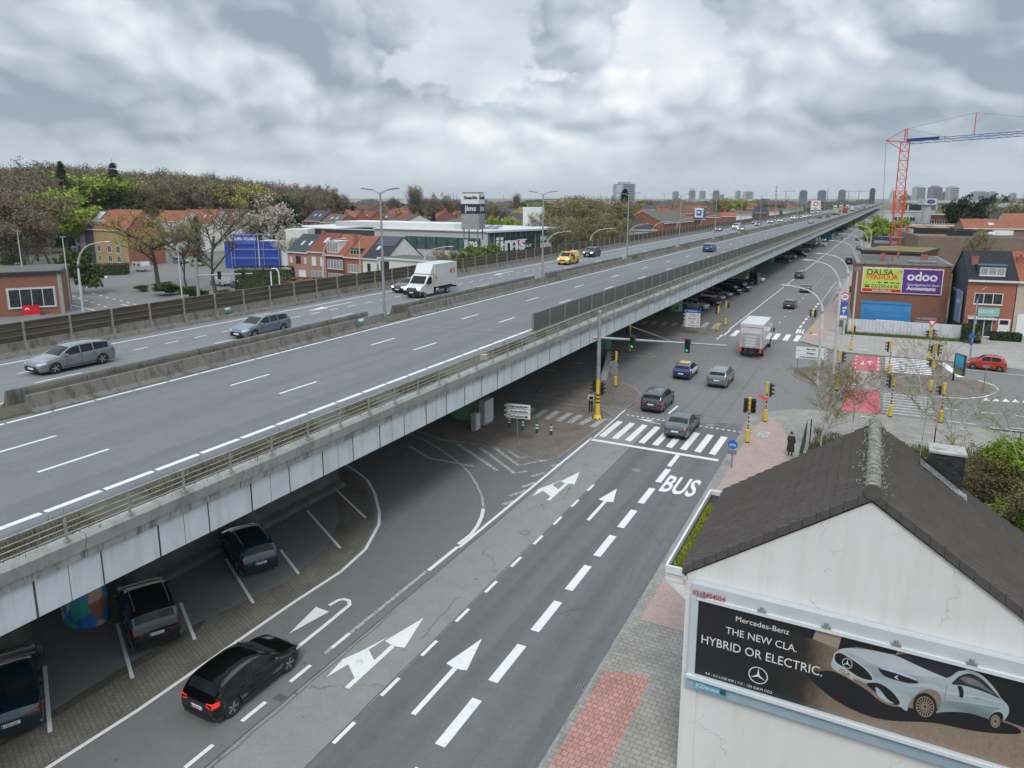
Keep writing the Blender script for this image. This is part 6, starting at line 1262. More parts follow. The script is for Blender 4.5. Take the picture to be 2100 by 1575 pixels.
def win(par, x, z, w, h, y=0, kind='white', n=2, nm='window', axis='y', fmat=None):
 """a window on the plane y (facing -y) or, with axis 'x', on the plane x=y facing -x"""
 fm = fmat or (TRIM if kind != 'dark' else BLK); b = MB()
 def bx(u0, u1, z0, z1, d0, d1):
  if axis == 'y': b.bx(u0, u1, y-d1, y-d0, z0, z1)
  else: b.bx(y-d1, y-d0, u0, u1, z0, z1)
 t = .08
 bx(x, x+w, z, z+t, 0, .06); bx(x, x+w, z+h-t, z+h, 0, .06)
 for k in range(n+1): q = x+k*(w-t)/n; bx(q, q+t, z+t, z+h-t, 0, .06)
 bx(x-.08, x+w+.08, z-.08, z, -.0, .12)
 o = b.build(nm, fm, par); b = MB(); bx(x+.02, x+w-.02, z+.02, z+h-.02, .0, .025); b.build('pane', CUR if kind == 'curtain' else (WHT if kind == 'shut' else GLSB), o); return o
def chimney(par, x, y, z0, z1, m=None):
 b = MB(); b.box((x, y, (z0+z1)/2), (.7, .5, z1-z0)); b.box((x, y, z1), (.8, .6, .1)); c = b.build('chimney', m or BR_ORG, par); b = MB(); b.cyl((x, y, z1), .12, .3, 8); b.build('chimney_pot', BR_DRK, c); return c
def house(P, deg, w, d, eave, ridge, wall, roof, label, cat='house', wins=(), name='house', group=None, ov=.25, ch=(), sky=(), gw=None, side=None, fascia=True, hip=0, back=None, axis='x'):
 r = E(name, Vector((P.x, P.y, 0)), label, cat, group, R(deg)); wm = wall
 eb = back if back is not None else eave
 b = MB(); b.add([(0, 0, 0), (w, 0, 0), (w, 0, eave), (0, 0, eave)], [(0, 1, 2, 3)]); b.add([(0, d, 0), (w, d, 0), (w, d, eb), (0, d, eb)], [(3, 2, 1, 0)])
 g = MB()
 for x, f in ((0, (4, 3, 2, 1, 0)), (w, (0, 1, 2, 3, 4))): g.add([(x, 0, 0), (x, d, 0), (x, d, eb), (x, d/2, ridge-.08) if not hip else (x, d/2, eave), (x, 0, eave)], [f])
 if side: g.build('side_wall', side, r); b.build('wall', wm, r)
 else: b.v, o = b.v+g.v, len(b.v); b.f += [tuple(i+o for i in f) for f in g.f]; b.sm += g.sm; b.build('wall', wm, r)
 b = MB(); t = .14; rx0, rx1 = (hip, w-hip); ox = .12; sl = (ridge-eave)/(d/2); slb = (ridge-eb)/(d/2)
 e0 = (-ox, -ov, eave-ov*sl); e1 = (w+ox, -ov, eave-ov*sl); r0_ = (rx0-(ox if not hip else 0), d/2, ridge); r1_ = (rx1+(ox if not hip else 0), d/2, ridge); f0 = (-ox, d+ov, eb-ov*slb); f1 = (w+ox, d+ov, eb-ov*slb)
 up = lambda v: (v[0], v[1], v[2]+t)
 b.add([e0, e1, r1_, r0_, f0, f1]+[up(v) for v in (e0, e1, r1_, r0_, f0, f1)], [(6, 7, 8, 9), (9, 8, 11, 10), (0, 1, 7, 6), (5, 4, 10, 11), (0, 6, 9, 3), (3, 9, 10, 4), (1, 2, 8, 7), (2, 5, 11, 8), (3, 2, 1, 0), (4, 5, 2, 3)]); ro = b.build('roof', roof, r)
 if fascia: b = MB(); b.bx(-.1, w+.1, -ov-.08, -ov+.04, eave-ov*sl-.1, eave-ov*sl+.14); b.build('gutter', TRIM, r)
 for c in ch: chimney(ro, *c)
 for (x, f, ww, hh) in sky:
  b = MB(); y0 = f*d/2; L = sqrt((d/2)**2+(ridge-eave)**2); uy, uz = (d/2)/L, (ridge-eave)/L; q = [(x, y0, eave+y0*sl), (x+ww, y0, eave+y0*sl), (x+ww, y0+uy*hh, eave+y0*sl+uz*hh), (x, y0+uy*hh, eave+y0*sl+uz*hh)]; b.add([(a, c_, e+t+.05) for a, c_, e in q]+[(a, c_, e+t-.02) for a, c_, e in q], [(0, 1, 2, 3), (4, 5, 1, 0), (5, 6, 2, 1), (6, 7, 3, 2), (7, 4, 0, 3)]); b.build('roof_window', M('sky_glass', (.45, .50, .54), .15, var=.1), ro)
 for wn_ in wins: win(r, *wn_[:4], 0, *wn_[4:])
 return r
def dormer(r, x, w, y0, z0, h, dp, roofm, face=None, n=3, kind='curtain'):
 b = MB(); b.bx(x, x+w, y0, y0+dp, z0, z0+h); o = b.build('dormer', face or SLT, r); b = MB(); b.bx(x-.1, x+w+.1, y0-.12, y0+dp, z0+h, z0+h+.12); b.build('dormer_roof', roofm, o)
 win(o, x+.12, z0+.15, w-.24, h-.35, y0-.002, kind, n); return o
def door(r, x, w, h, m, y=0, z=0):
 b = MB(); b.bx(x, x+w, y-.05, y, z, z+h); o = b.build('door', m, r); b = MB(); b.box((x+w*.85, y-.08, z+1.0), (.05, .05, .2)); b.build('handle', STEEL, o); return o
F = Fac(G(743, 523, 6.2), -8)
def T(x0, x1): a, b_ = F.s_(x0, 520), F.s_(x1, 520); return F.at(a), b_-a
zz = F.z
P, w = T(590, 632); a = zz(600, 512)
h1 = house(P, -8, w, 9, 6.0, 9.4, BR_PNK, RF['slate'], 'pink brick house with slate roof and two roof windows, left end of the terrace', side=RENG, sky=[(w*.35, .35, .7, 1.3), (w*.72, .35, .7, 1.3)], wins=[(w*.40, 3.6, w*.22, 1.5, 'dark', 2), (w*.12, 3.7, w*.09, 1.2, 'shut', 1), (w*.80, 3.7, w*.09, 1.2, 'shut', 1), (w*.5, .8, w*.35, 1.4, 'shut', 1), (w*.14, .2, w*.16, 2.0, 'dark', 1)])
win(h1, 3, 3.6, 1.1, 1.6, 0, 'shut', 1, axis='x'); win(h1, 3, .8, 1.1, 1.6, 0, 'shut', 1, axis='x')
P, w = T(632, 668)
house(P, -8, w, 9, 6.3, 9.8, BR_PNK, RF['red'], 'salmon brick house with plain red roof and one skylight in the terrace', sky=[(w*.45, .45, 1.0, 1.6)], ch=[(.4, 4.0, 8.8, 10.4)], wins=[(w*.2, 3.4, w*.24, 1.8, 'shut', 1), (w*.68, 3.4, w*.2, 1.8, 'shut', 1), (w*.15, .4, w*.6, 1.9, 'curtain', 3)])
P, w = T(668, 706)
h3 = house(P, -8, w, 9.5, 5.9, 9.7, BR_DRK, RF['orange'], 'dark red brick house with tall white four-pane dormer in the terrace', wins=[(w*.08, 3.0, w*.82, 1.9, 'curtain', 5), (w*.1, .5, w*.8, 1.6, 'curtain', 4)])
dormer(h3, w*.02, w*.62, .3, 6.2, 2.3, 3.2, TRIM, TRIM, 4)
P, w = T(706, 743)
h4 = house(P, -8, w, 9.5, 5.7, 9.5, BR_ORG, RF['orange'], 'orange brick house with small dark dormer next to the white house', wins=[(w*.18, 2.6, w*.62, 1.6, 'curtain', 4)], ch=[(.2, 3.0, 8.2, 10.0)])
dormer(h4, w*.22, w*.55, .5, 6.0, 1.3, 3, FLAT, SLT, 3, 'white')
P, w = T(743, 792)
h5 = house(P, -8, w, 10, 5.7, 9.6, REND, RF['dark'], 'white rendered end house with dark roof, solar panels and grey gable', side=REND, sky=[(w*.30, .35, .8, 1.3)], wins=[(w*.2, 2.2, w*.13, 2.4, 'dark', 1), (w*.62, 2.2, w*.13, 2.4, 'dark', 1)])
b = MB(); sl = (9.6-5.7)/5; b.add([(w*.12, 2.6, 5.7+2.6*sl+.26), (w*.95, 2.6, 5.7+2.6*sl+.26), (w*.95, 4.8, 5.7+4.8*sl+.26), (w*.12, 4.8, 5.7+4.8*sl+.26)], [(0, 1, 2, 3)]); b.build('solar_panels', M('solar_blue', (.015, .02, .04), .2, var=.2), h5)
P5 = F.at(F.s_(786, 520)+.15)-F.n*1.5; w2 = F.s_(902, 520)-F.s_(786, 520); zf = Fac(P5, -8).z(860, 533)
fx = E('flat_roofed_extension', P5, 'white flat-roofed building attached to the white gable house', 'building', rz=R(-8)); b = MB(); b.bx(0, w2, 0, 7, 0, zf-.3); b.build('wall', REND, fx); b = MB(); b.bx(-.2, w2+.2, -.25, 7.2, zf-.3, zf); b.build('cornice', TRIM, fx); b = MB(); b.bx(0, w2, 0, 7, zf, zf+.03); b.build('roof', FLAT, fx)
win(fx, .6, zf-2.6, 2.2, 1.9, 0, 'dark', 2); b = MB(); b.bx(5.4, 6.8, -.04, 0, zf-3, zf-1.2); b.build('shutter', TRIM, fx)
C = Fac(G(1000, 520, 5.0), -4)
PJ = C.at(C.s_(820, 500)); wj = C.s_(1000, 500)-C.s_(820, 500)
jm = E('gym_building', PJ, 'low modern white gym and bed shop with long bands of green glass', 'shop', rz=R(-4))
z1 = zz(1000, 478) if False else C.z(1000, 476); z0 = C.z(900, 523)
GG = glassm('green_glass', (.06, .115, .115), .08)
b = MB(); b.bx(-8, wj, 0, 30, 0, z1); b.build('wall', M('shop_grey', (.46, .48, .49), .6, var=.06), jm)
b = MB(); b.bx(-8, wj+.3, -.4, 30, z1, z1+.25); b.build('roof_edge', TRIM, jm)
gz0, gz1 = C.z(900, 512), C.z(900, 486)
b = MB(); b.bx(2, wj-2.0, -.05, 0, gz0, gz1); o = b.build('window', GG, jm); b = MB()
for k in range(8): X = 2+(wj-4)*k/7; b.bx(X-.08, X+.08, -.12, -.05, gz0, gz1)
b.build('mullions', BLK, o)
text('jims', 2.3, WHT, 'lettering', jm, (wj-4.4, -.2, (gz0+gz1)/2+.3), (R(90), 0, 0), .07)
D_ = Fac((C.at(C.s_(1000, 500)).x, C.at(C.s_(1000, 500)).y), 73)
wg = (D_.s_(1166, 500)); 
js = E('glass_shop_front', D_.P, 'tall glazed shop front with large white jims lettering beside the bed shop posters', 'shop front', rz=R(73))
zt = D_.z(1010, 474)
b = MB(); b.bx(0, wg, .02, 14, 0, zt-.3); b.build('wall', M('shop_dark', (.05, .065, .065), .5), js); b = MB(); b.bx(.3, wg-.3, -.05, .01, .5, zt-.5); o = b.build('window', GG, js); b = MB()
for k in range(17): X = .3+(wg-.6)*k/16; b.bx(X-.06, X+.06, -.14, -.05, .5, zt-.5)
b.bx(.3, wg, -.2, -.05, 3.0, 3.25); b.build('mullions', M('pale_green_metal', (.35, .45, .44), .4, .2), o)
b = MB(); b.bx(-.3, wg+.3, -.8, 14.3, zt-.3, zt+.12); b.build('roof_edge', M('pale_aluminium', (.58, .63, .66), .5, .2), js)
def SD(x): return D_.s_(x, 500)
a, c = SD(1028), SD(1092); 
b = MB(); b.bx(a, c, -.2, -.06, D_.z(1040, 515), D_.z(1040, 486)); b.build('dark_panel', M('panel_charcoal', (.03, .05, .05), .4), js)
text('jims', 4.6, WHT, 'lettering', js, ((SD(1035)+SD(1056))/2, -.35, (D_.z(1045, 500))), (R(90), 0, 0), .12, sx=1.35)
b = MB(); b.bx(SD(1058), SD(1070), -.3, -.2, D_.z(1060, 500), D_.z(1060, 491)); b.build('red_logo', M('logo_red', (.6, .02, .03), .4), js); text('WORKOUT', .9, WHT, 'lettering', js, (SD(1069), -.32, D_.z(1064, 505)), (R(90), 0, 0), .03, sx=1.4)
b = MB(); b.bx(SD(1107), SD(1128), -.5, -.2, D_.z(1115, 513), D_.z(1115, 484)); pn = b.build('white_poster', WHT, js); text('Sleeplife', 1.1, BLK, 'lettering', pn, ((SD(1107)+SD(1128))/2, -.53, D_.z(1115, 494)), (R(90), 0, 0), .02, sx=2.0)
b = MB(); b.bx(SD(1143), SD(1160), -.4, -.2, D_.z(1150, 500), D_.z(1150, 474)); pn = b.build('pale_poster', M('poster_mint', (.5, .6, .6), .4, var=.1), js); text('Sleeplife', 1.1, BLK, 'lettering', pn, ((SD(1143)+SD(1160))/2, -.43, D_.z(1150, 485)), (R(90), 0, 0), .02, sx=2.0)
b = MB(); b.bx(-24, 14, 3, 13, z1+.25, z1+1.5); b.build('penthouse', TRIM, jm); b = MB()
for k in range(9): b.box((wj*.2+k*2.1, 6+.3*k, z1+.55), (1.7, 5, .08), rx=.18)
b.build('solar_panels', M('solar_grey', (.10, .11, .13), .25, var=.2), jm)
b = MB(); b.bx(-46, -8, 3, 26, 0, z1-.6); b.build('rear_wing', M('rear_black', (.05, .055, .06), .6, var=.2), jm); b = MB(); b.bx(-46.2, -8.1, 2.8, 26.2, z1-.6, z1-.35); b.build('rear_wing_edge', TRIM, jm)
PT = AD(970, 128, 0); tw = E('sign_tower', PT, 'square sign tower with bed shop and gym lettering above metal louvres', 'sign tower', rz=R(10))
za, zb_, zc, zd = ZA(970, 393, PT), ZA(970, 418, PT), ZA(970, 438, PT), ZA(970, 470, PT); s_ = 3.0/2*1.05
s_ = 1.62
def sq(z0, z1, s, m, n): b = MB(); b.bx(-s, s, -s, s, z0, z1); return b.build(n, m, tw)
sq(zd, zc, s_, M('louvre_metal', (.42, .42, .42), .5, .3), 'louvres'); lv = MB(); z = zd
while z < zc: lv.bx(-s_-.02, s_+.02, -s_-.02, s_+.02, z, z+.06); z += .2
lv.build('louvre_slats', M('louvre_dark', (.28, .28, .28), .5), tw)
p1 = sq(zc, zb_, s_+.02, M('tower_navy', (.02, .03, .06), .5), 'dark_sign'); p2 = sq(zb_, za-.35, s_+.02, WHT, 'white_sign'); sq(za-.35, za-.1, s_-.15, STEELD, 'top_frame')
for pp, s_t, zz_, m_, sz in ((p1, 'jims', (zc+zb_)/2+.05, WHT, 1.3), (p2, 'Sleeplife', (zb_+za)/2, BLK, .78)):
 text(s_t, sz, m_, 'lettering', pp, (0.12, -s_-.04, zz_), (R(90), 0, 0), .03); text(s_t, sz, m_, 'lettering', pp, (s_+.04, 0.1, zz_), (R(90), 0, R(90)), .03)
for i in (-1, 1):
 for j in (-1, 1): b = MB(); b.cyl((i*1.3, j*1.3, z1), .12, zd-z1, 6); b.build('leg', STEELD, tw)
P = AD(1094, 190, 0); b = MB(); b.box((0, 0, ZA(1094, 425, P)/2), (5.5, 6, ZA(1094, 425, P))); o = b.build('white_block', TRIM, None, (P.x, P.y, 0), PSI); tag(o, 'plain white windowless block rising behind the glass shop', 'building')
P = AD(540, 186, 0); cw = E('car_wash', P, 'bright blue car wash wall with steel scaffold frames', 'car wash', rz=PSI-.05)
BLU = M('wash_blue', (.02, .06, .34), .6, var=.12)
def ux(x): return (x-540)/1478*186
b = MB(); b.bx(ux(455), ux(566), 0, .3, 0, ZA(500, 496, P)); b.bx(ux(524), ux(566), -.1, 0, 0, ZA(540, 494, P)-.05); wl = b.build('wall', BLU, cw)
b = MB(); b.bx(ux(475), ux(521), -.25, -.15, ZA(500, 502, P), ZA(500, 480, P)); sg_ = b.build('banner', M('banner_blue', (.06, .12, .50), .5), cw)
text('SUPER CARWASH', 1.0, WHT, 'lettering', sg_, (ux(499), -.28, ZA(500, 491, P)), (R(90), 0, 0), .05, sx=.68)
b = MB(); b.bx(ux(520), ux(600), .5, 8, 0, ZA(560, 492, P)-.3); b.build('white_hall', REND, cw); b = MB()
for x in (471, 477, 519, 536, 566): b.cyl((ux(x), -.8, 0), .08, ZA(500, 480, P), 6)
for y in (482, 512, 530): b.tube([(ux(471), -.8, ZA(500, y, P)), (ux(566), -.8, ZA(500, y, P))], .08, 6)
b.build('scaffold', STEEL, cw)
P = AD(612, 172, 0); b = MB(); b.box((0, 0, ZA(585, 469, P)/2), (5, 6, ZA(585, 470, P))); tag(b.build('storage_hall', REND, None, (P.x, P.y, 0), PSI), 'white flat hall behind the blue car wash', 'hall')
HED = NT('hedge_green'); HED.col(HED.ramp(HED.noise(5, 6, .8), [(.35, (.02, .035, .012)), (.6, (.06, .09, .03))])); HED.b.inputs['Roughness'].default_value = 1; HED.bump(HED.noise(9, 5, .8), 1, .1); HED = HED.m
def hedge(P, sx, sy, sz, rz, label, cat='hedge', n=500, mat=None, seed=1, name='hedge'):
 b = MB(); rnd = random.Random(seed); b.box((0, 0, sz*.46), (sx*.9, sy*.85, sz*.92))
 for i in range(n):
  x, y, z = rnd.uniform(-.5, .5)*sx, rnd.uniform(-.5, .5)*sy, rnd.uniform(.05, 1)*sz
  k = rnd.randrange(3)
  if k == 0: y = -sy/2
  elif k == 1: z = sz
  else: x = rnd.choice((-1, 1))*sx/2
  v = Vector((x, y, z)); a = Vector([rnd.uniform(-1, 1) for _ in range(3)]).normalized()*.16; c = a.cross(Vector([rnd.uniform(-1, 1) for _ in range(3)])).normalized()*.16
  b.add([v-a, v+c, v+a, v-c], [(0, 1, 2, 3)])
 return tag(b.build(name, mat or HED, None, (P.x, P.y, .1), rz), label, cat)
P = AD(532, 118, 0); hedge(P, 9, 1.2, ZA(532, 548, P), PSI, 'long clipped hedge with dark fence before the pink brick terrace', n=900)
P = AD(565, 112, 0); hedge(P, 4, 2, ZA(565, 562, P), PSI, 'rounded green shrubs at the foot of the pink brick house', seed=2)
P = AD(610, 108, 0); hedge(P, 6, 1.5, ZA(610, 572, P), PSI, 'orange green shrubs showing above the noise wall', mat=M('rusty_leaves', (.16, .10, .045), 1, var=.5, scale=6), seed=3)
P = AD(212, 185, 0); hedge(P, 7, 2.5, 2.4, PSI+.3, 'dark hedge in front of the yellow brick houses', seed=4)
P = AD(265, 110, 0)
L_ = Fac(G(0, 555, 6.4), 10)
A = G(0, 561, 6.4); B_ = G(128, 556, 6.4)
ang = math.degrees(atan2(B_.y-A.y, B_.x-A.x)); FL = Fac((A.x, A.y), ang)
wl_ = FL.s_(128, 600); ls = E('corner_brick_house', FL.P-FL.d*14, 'flat-roofed red brick house with a wide white window at the left edge', 'house', rz=R(ang))
b = MB(); b.bx(0, wl_+14, 0, 12, 0, 6.15); b.build('wall', BR_RED, ls); b = MB(); b.bx(-.3, wl_+14.3, -.35, 12.3, 6.15, 6.5); b.build('roof_edge', M('black_blue_edge', (.02, .03, .05), .4), ls); b = MB(); b.bx(0, wl_+14, 0, 12, 6.5, 6.56); b.build('roof', FLAT, ls)
b = MB(); b.bx(wl_+13.55, wl_+14.05, -.06, .3, 0, 6.1); b.build('corner_pilaster', RENG, ls)
u0, u1 = FL.s_(16, 600)+14, FL.s_(111, 600)+14; w0, w1 = FL.z(60, 630), FL.z(60, 592)
b = MB(); b.bx(u0-.2, u1+.2, -.08, 0, w0-.2, w1+.2); b.build('window_surround', CONL, ls); win(ls, u0, w0, u1-u0, w1-w0, -.08, 'white', 4)
u0, u1 = FL.s_(49, 640)+14, FL.s_(84, 640)+14
b = MB(); b.bx(u0, u1, -1.0, -.9, FL.z(66, 643), FL.z(66, 624)); q_ = b.build('red_sign', M('sign_bright_red', (.62, .01, .02), .4), ls); b = MB(); b.bx(u0, u1, -.98, -.9, FL.z(66, 648), FL.z(66, 643.5)); b.build('sign_foot', STEEL, q_)
b = MB(); cx_ = u0+(u1-u0)*.28; cz_ = FL.z(66, 633); b.add([(cx_+.28*cos(t_), -1.01, cz_+.28*sin(t_)) for t_ in [pi*k/8 for k in range(9)]]+[(cx_+.12*cos(t_), -1.01, cz_+.12*sin(t_)) for t_ in [pi*k/8 for k in range(9)]], [(k, k+1, 10+k, 9+k) for k in range(8)]); b.build('logo', WHT, q_); text('IMMOBILIEN', .16, WHT, 'lettering', q_, (u0+(u1-u0)*.68, -1.01, cz_), (R(90), 0, 0), .004, sx=.8)
bpy.data.objects.remove([o for o in bpy.data.objects if o.name.startswith('lettering') and o.parent == q_][0])
V = Fac(G(185, 470, 6.5) if False else AD(255, 205, 0), -4)
def HV(x0, x1, e, r, wm, rm, lb, **k): a, c = V.s_(x0), V.s_(x1); return house(V.at(a), -4, c-a, 10, e, r, wm, rm, lb, **k), c-a
def hz(x, y): return V.z(x, y)
e_ = hz(215, 470)
_, w = HV(176, 194, e_, hz(205, 432), SLT, RF['dark'], 'dark slate house with solar panel roof in the yellow brick row', wins=[(1.2, 3.4, 1.6, 1.6, 'dark', 2)], sky=[(.6, .3, 3, 4)])
_, w = HV(194, 211, e_, hz(215, 432), BR_YEL, RF['orange'], 'yellow brick house with white dormer and orange roof', wins=[(1.2, 3.2, 1.4, 1.9, 'white', 2), (1.2, .8, 1.4, 1.6, 'white', 2)]); dormer(_, w*.1, w*.7, .6, e_+.4, 1.6, 3, TRIM, TRIM, 3)
_, w = HV(211, 262, e_, hz(250, 432), BR_YEL, RF['orange'], 'end house of yellow brick with orange gable facing the car park', side=BR_ORG, wins=[(2, 3.2, 1.6, 1.8, 'white', 2), (6, 3.2, 1.6, 1.8, 'white', 2), (2, .8, 1.6, 1.6, 'white', 2), (6, .8, 1.6, 1.6, 'white', 2)])
_, w = HV(155, 176, hz(160, 455), hz(165, 450), RENG, FLAT, 'grey three-storey house end at the left of the yellow row', wins=[(1, 5.4, 1.4, 2.0, 'dark', 2), (1, 2.6, 1.4, 1.8, 'dark', 2), (1, .4, 1.6, 1.6, 'dark', 2)])
for i, (x0, x1, yr, ye, rm, wm, d_, lb) in enumerate([(320, 365, 432, 452, 'orange', REND, 264, 'long orange roof behind the tallest bare tree'), (365, 400, 430, 452, 'orange', BR_YEL, 264, 'orange roof left of the brown one behind the bare trees'), (400, 430, 430, 458, 'orange', REND, 250, 'bright orange roof with plain face left of the white-walled house'), (430, 492, 429, 460, 'brown', REND, 244, 'brown roofed white house with two skylights'), (478, 505, 434, 456, 'slate', REND, 270, 'slate roof behind the tall dark conifer'), (532, 552, 436, 452, 'red', BR_RED, 283, 'small red roof right of the dark conifer'), (551, 578, 436, 455, 'orange', RENG, 277, 'grey gable with orange roof edge beside the pine'),
           (622, 655, 432, 452, 'slate', BR_RED, 264, 'dark roof with glazed corner right of the pine'), (655, 690, 440, 456, 'grey', BR_ORG, 250, 'grey roof over an orange brick wall'), (688, 716, 433, 456, 'orange', BR_ORG, 257, 'steep orange roof next to a black box dormer'), (716, 752, 434, 452, 'red', BR_ORG, 270, 'long red roof behind the tall twin lamp'), (752, 800, 438, 452, 'brown', BR_RED, 283, 'reddish brown row of roofs with skylights'), (800, 835, 440, 452, 'brown', REND, 230, 'brown roof at the end of the skylit row'),
           (945, 968, 455, 466, 'brown', BR_RED, 270, 'low red house left of the sign tower'), (872, 895, 431, 445, 'orange', BR_RED, 300, 'small orange roofed house among the far trees'), (905, 945, 449, 460, 'grey', BR_RED, 235, 'red brick row with white window frames behind the shop')]):
 P0 = AD(x0, d_, 0); P1 = AD(x1, d_*.97, 0)
 if x0 < 600: FQ = Fac(AD(x1, d_, 0), -5); P1 = FQ.P; P0 = FQ.at(FQ.s_(x0))
 w_ = (P1-P0).length; e_ = max(2.5, ZA(x0, ye, P0)); r_ = ZA((x0+x1)/2, yr, P0+Vector((0, 3, 0)))
 an = math.degrees(atan2(P1.y-P0.y, P1.x-P0.x)); hh = house(P0, an, w_, 9, e_, max(r_, e_+1), wm, RF[rm], lb, group=None, wins=[(w_*.2, e_-2.2, 1.1, 1.4, 'dark', 2), (w_*.62, e_-2.2, 1.1, 1.4, 'white', 2)], ch=[(w_*.9, 4.4, r_-.6, r_+.9)], sky=[(w_*.3, .4, .8, 1.2), (w_*.6, .4, .8, 1.2)] if i % 3 else ())
def ctrhouse(x0, x1, d0, ye, yr, wm, rm, lb, dep=9, rot=0, **k):
 P0 = AD(x0, d0, 0); dd = k.pop('d1', d0); P1 = AD(x1, dd, 0); w_ = (P1-P0).length; e_ = ZA(x0, ye, P0); r_ = ZA(x0, yr, P0)
 return house(P0, math.degrees(atan2(P1.y-P0.y, P1.x-P0.x)), w_, dep, e_, max(e_+.3, r_), wm, RF[rm] if rm in RF else FLAT, lb, **k), w_, e_
sh, w_, e_ = ctrhouse(1272, 1350, 200, 471, 455, M('shed_grey', (.40, .42, .43), .5, var=.05), 'dark', 'pale grey shed with black hipped roof by the noise wall', 14, hip=5)
ctrhouse(1236, 1275, 190, 482, 481, REND, 'flat', 'low white garage left of the grey shed', 8)
ctrhouse(1265, 1300, 215, 458, 457, REND, 'flat', 'white wall block behind the black hipped roof', 8)
hg, w_, e_ = ctrhouse(1363, 1424, 225, 458, 436, BR_ORG, 'grey', 'orange brick house with large grey roof beside the motorway', 14, d1=250, wins=[(3, 2, 1.2, 1.4, 'white', 2), (7, 2, 1.2, 1.4, 'white', 2)])
for x0, x1, d0, ye, yr, wm, rm, lb in [(1240, 1264, 320, 440, 432, REND, 'navy', 'blue-black roof at the left of the middle cluster'), (1262, 1300, 300, 446, 430, REND, 'orange', 'white house with bright orange gable roof in the middle cluster'), (1298, 1330, 320, 440, 430, REND, 'orange', 'second orange roof behind the light green tree'), (1324, 1352, 290, 448, 432, RENG, 'grey', 'grey gabled house left of the tall white house'), (1350, 1378, 285, 436, 433, REND, 'brown', 'tall white house with one dark window in the middle cluster'), (1300, 1345, 420, 430, 423, BR_RED, 'slate', 'slate roof row at the back of the middle cluster'),
                                      (1424, 1450, 270, 450, 438, BR_RED, 'dark', 'brick house with a white letter sign on its roof'), (1376, 1425, 350, 438, 428, BR_RED, 'brown', 'brown roofed row behind the orange gable'), (1450, 1480, 300, 446, 438, BR_RED, 'brown', 'red brick terrace house with white windows, first right of the sign house'),
                                      (1480, 1512, 330, 444, 436, BR_RED, 'orange', 'brick terrace house with patched orange roof'), (1512, 1545, 380, 440, 433, REND, 'grey', 'white terrace house beside the brick ones'), (1518, 1548, 460, 428, 420, BR_RED, 'red', 'large red brick gable standing behind the terrace'), (1548, 1575, 430, 436, 424, BR_DRK, 'dark', 'black roofed building with satellite dishes'), (1575, 1600, 480, 434, 428, REND, 'brown', 'pale building left of the antenna mast'),
                                      (1600, 1625, 520, 433, 428, REND, 'grey', 'grey roofed house near the antenna mast'), (1625, 1650, 560, 431, 424, RENG, 'grey', 'gabled grey house before the white billboard'), (1480, 1515, 520, 428, 424, REND, 'slate', 'dark slate roof behind the brick terrace'), (1188, 1236, 330, 436, 428, BR_RED, 'brown', 'brick flats half hidden by bare branches')]:
 ctrhouse(x0, x1, d0, ye, yr, wm, rm, lb, 10, wins=[(1.0, 3.0, 1.1, 1.4, 'white', 2), (4.2, 3.0, 1.1, 1.4, 'white', 2)], ch=[(1.5, 5, ZA(x0, yr, AD(x0, d0))-.4, ZA(x0, yr, AD(x0, d0))+1.1)])
P = AD(1435, 268, 0); z = ZA(1435, 446, P); r = E('roof_sign', Vector((P.x, P.y, z)), 'square white sign with a blue emblem on the brick house roof', 'sign', rz=PSI); b = MB(); b.bx(-1.5, 1.5, -.1, .1, 0, 2.8+.6); b.build('panel', WHT, r); b = MB(); b.bx(-.9, .9, -.16, -.1, .7, 2.7); q_ = b.build('emblem', M('emblem_blue', (.03, .12, .5), .4), r); b = MB(); b.bx(-.5, .3, -.18, -.16, 1.5, 2.3); b.build('emblem_mark', WHT, q_)
P = AD(1674, 480, 0); z = ZA(1674, 411, P); r = E('billboard', P, 'tall white billboard with a red round emblem beyond the motorway', 'billboard', rz=PSI); b = MB(); b.cyl((0, 0, 0), .6, ZA(1674, 425, P), 8); b.build('leg', STEEL, r); b = MB(); b.bx(-2.8, 2.8, -.4, .4, ZA(1674, 427, P), z); b.build('panel', WHT, r)
b = MB(); zc_ = ZA(1674, 418, P); b.add([(q*cos(2*pi*j/16), -.45, zc_+q*sin(2*pi*j/16)) for q in (.9, 1.5) for j in range(16)], [(j, (j+1) % 16, 16+(j+1) % 16, 16+j)[::-1] for j in range(16)]); b.build('emblem', M('emblem_red', (.6, .08, .06), .4), r)
DW = Fac((-2.3, 109.5), 3.5)
wd = DW.s_(1944, 620); zt = DW.z(1765, 541)
dl = E('hoarding_building', DW.P, 'flat-roofed red brick building carrying the green and purple hoardings', 'building', rz=R(3.5))
b = MB(); b.bx(0, wd, 0, 16, 0, zt); b.build('wall', BR_RED, dl); b = MB(); b.bx(-.2, wd+.2, -.15, 16.2, zt, zt+.22); b.build('roof_edge', weathered('grey_coping', (.25, .245, .22), (.08, .08, .07), .6), dl); b = MB(); b.bx(.4, wd-.3, .3, 15.6, zt+.22, zt+.26); b.build('roof', FLAT, dl)
b = MB(); 
for x, y, w_, h_ in ((3.2, 3, .5, 1.1), (4.4, 3, .3, .9), (8.4, 4, .8, 1.0), (5.5, 8, .3, 1.3)): b.box((x, y, zt+.2+h_/2), (w_, w_, h_))
b.build('roof_stacks', BR_ORG, dl); b = MB(); b.bx(6.2, 9.6, .6, 2.0, zt+.3, zt+.55); b.bx(.6, 4.2, 5, 5.3, zt+.22, zt+.9); b.build('roof_clutter', STEELD, dl)
bz0, bz1, bu0, bu1, bum = DW.z(1767, 596), DW.z(1773, 549), DW.s_(1770, 570), DW.s_(1932, 570), DW.s_(1850.5, 570)
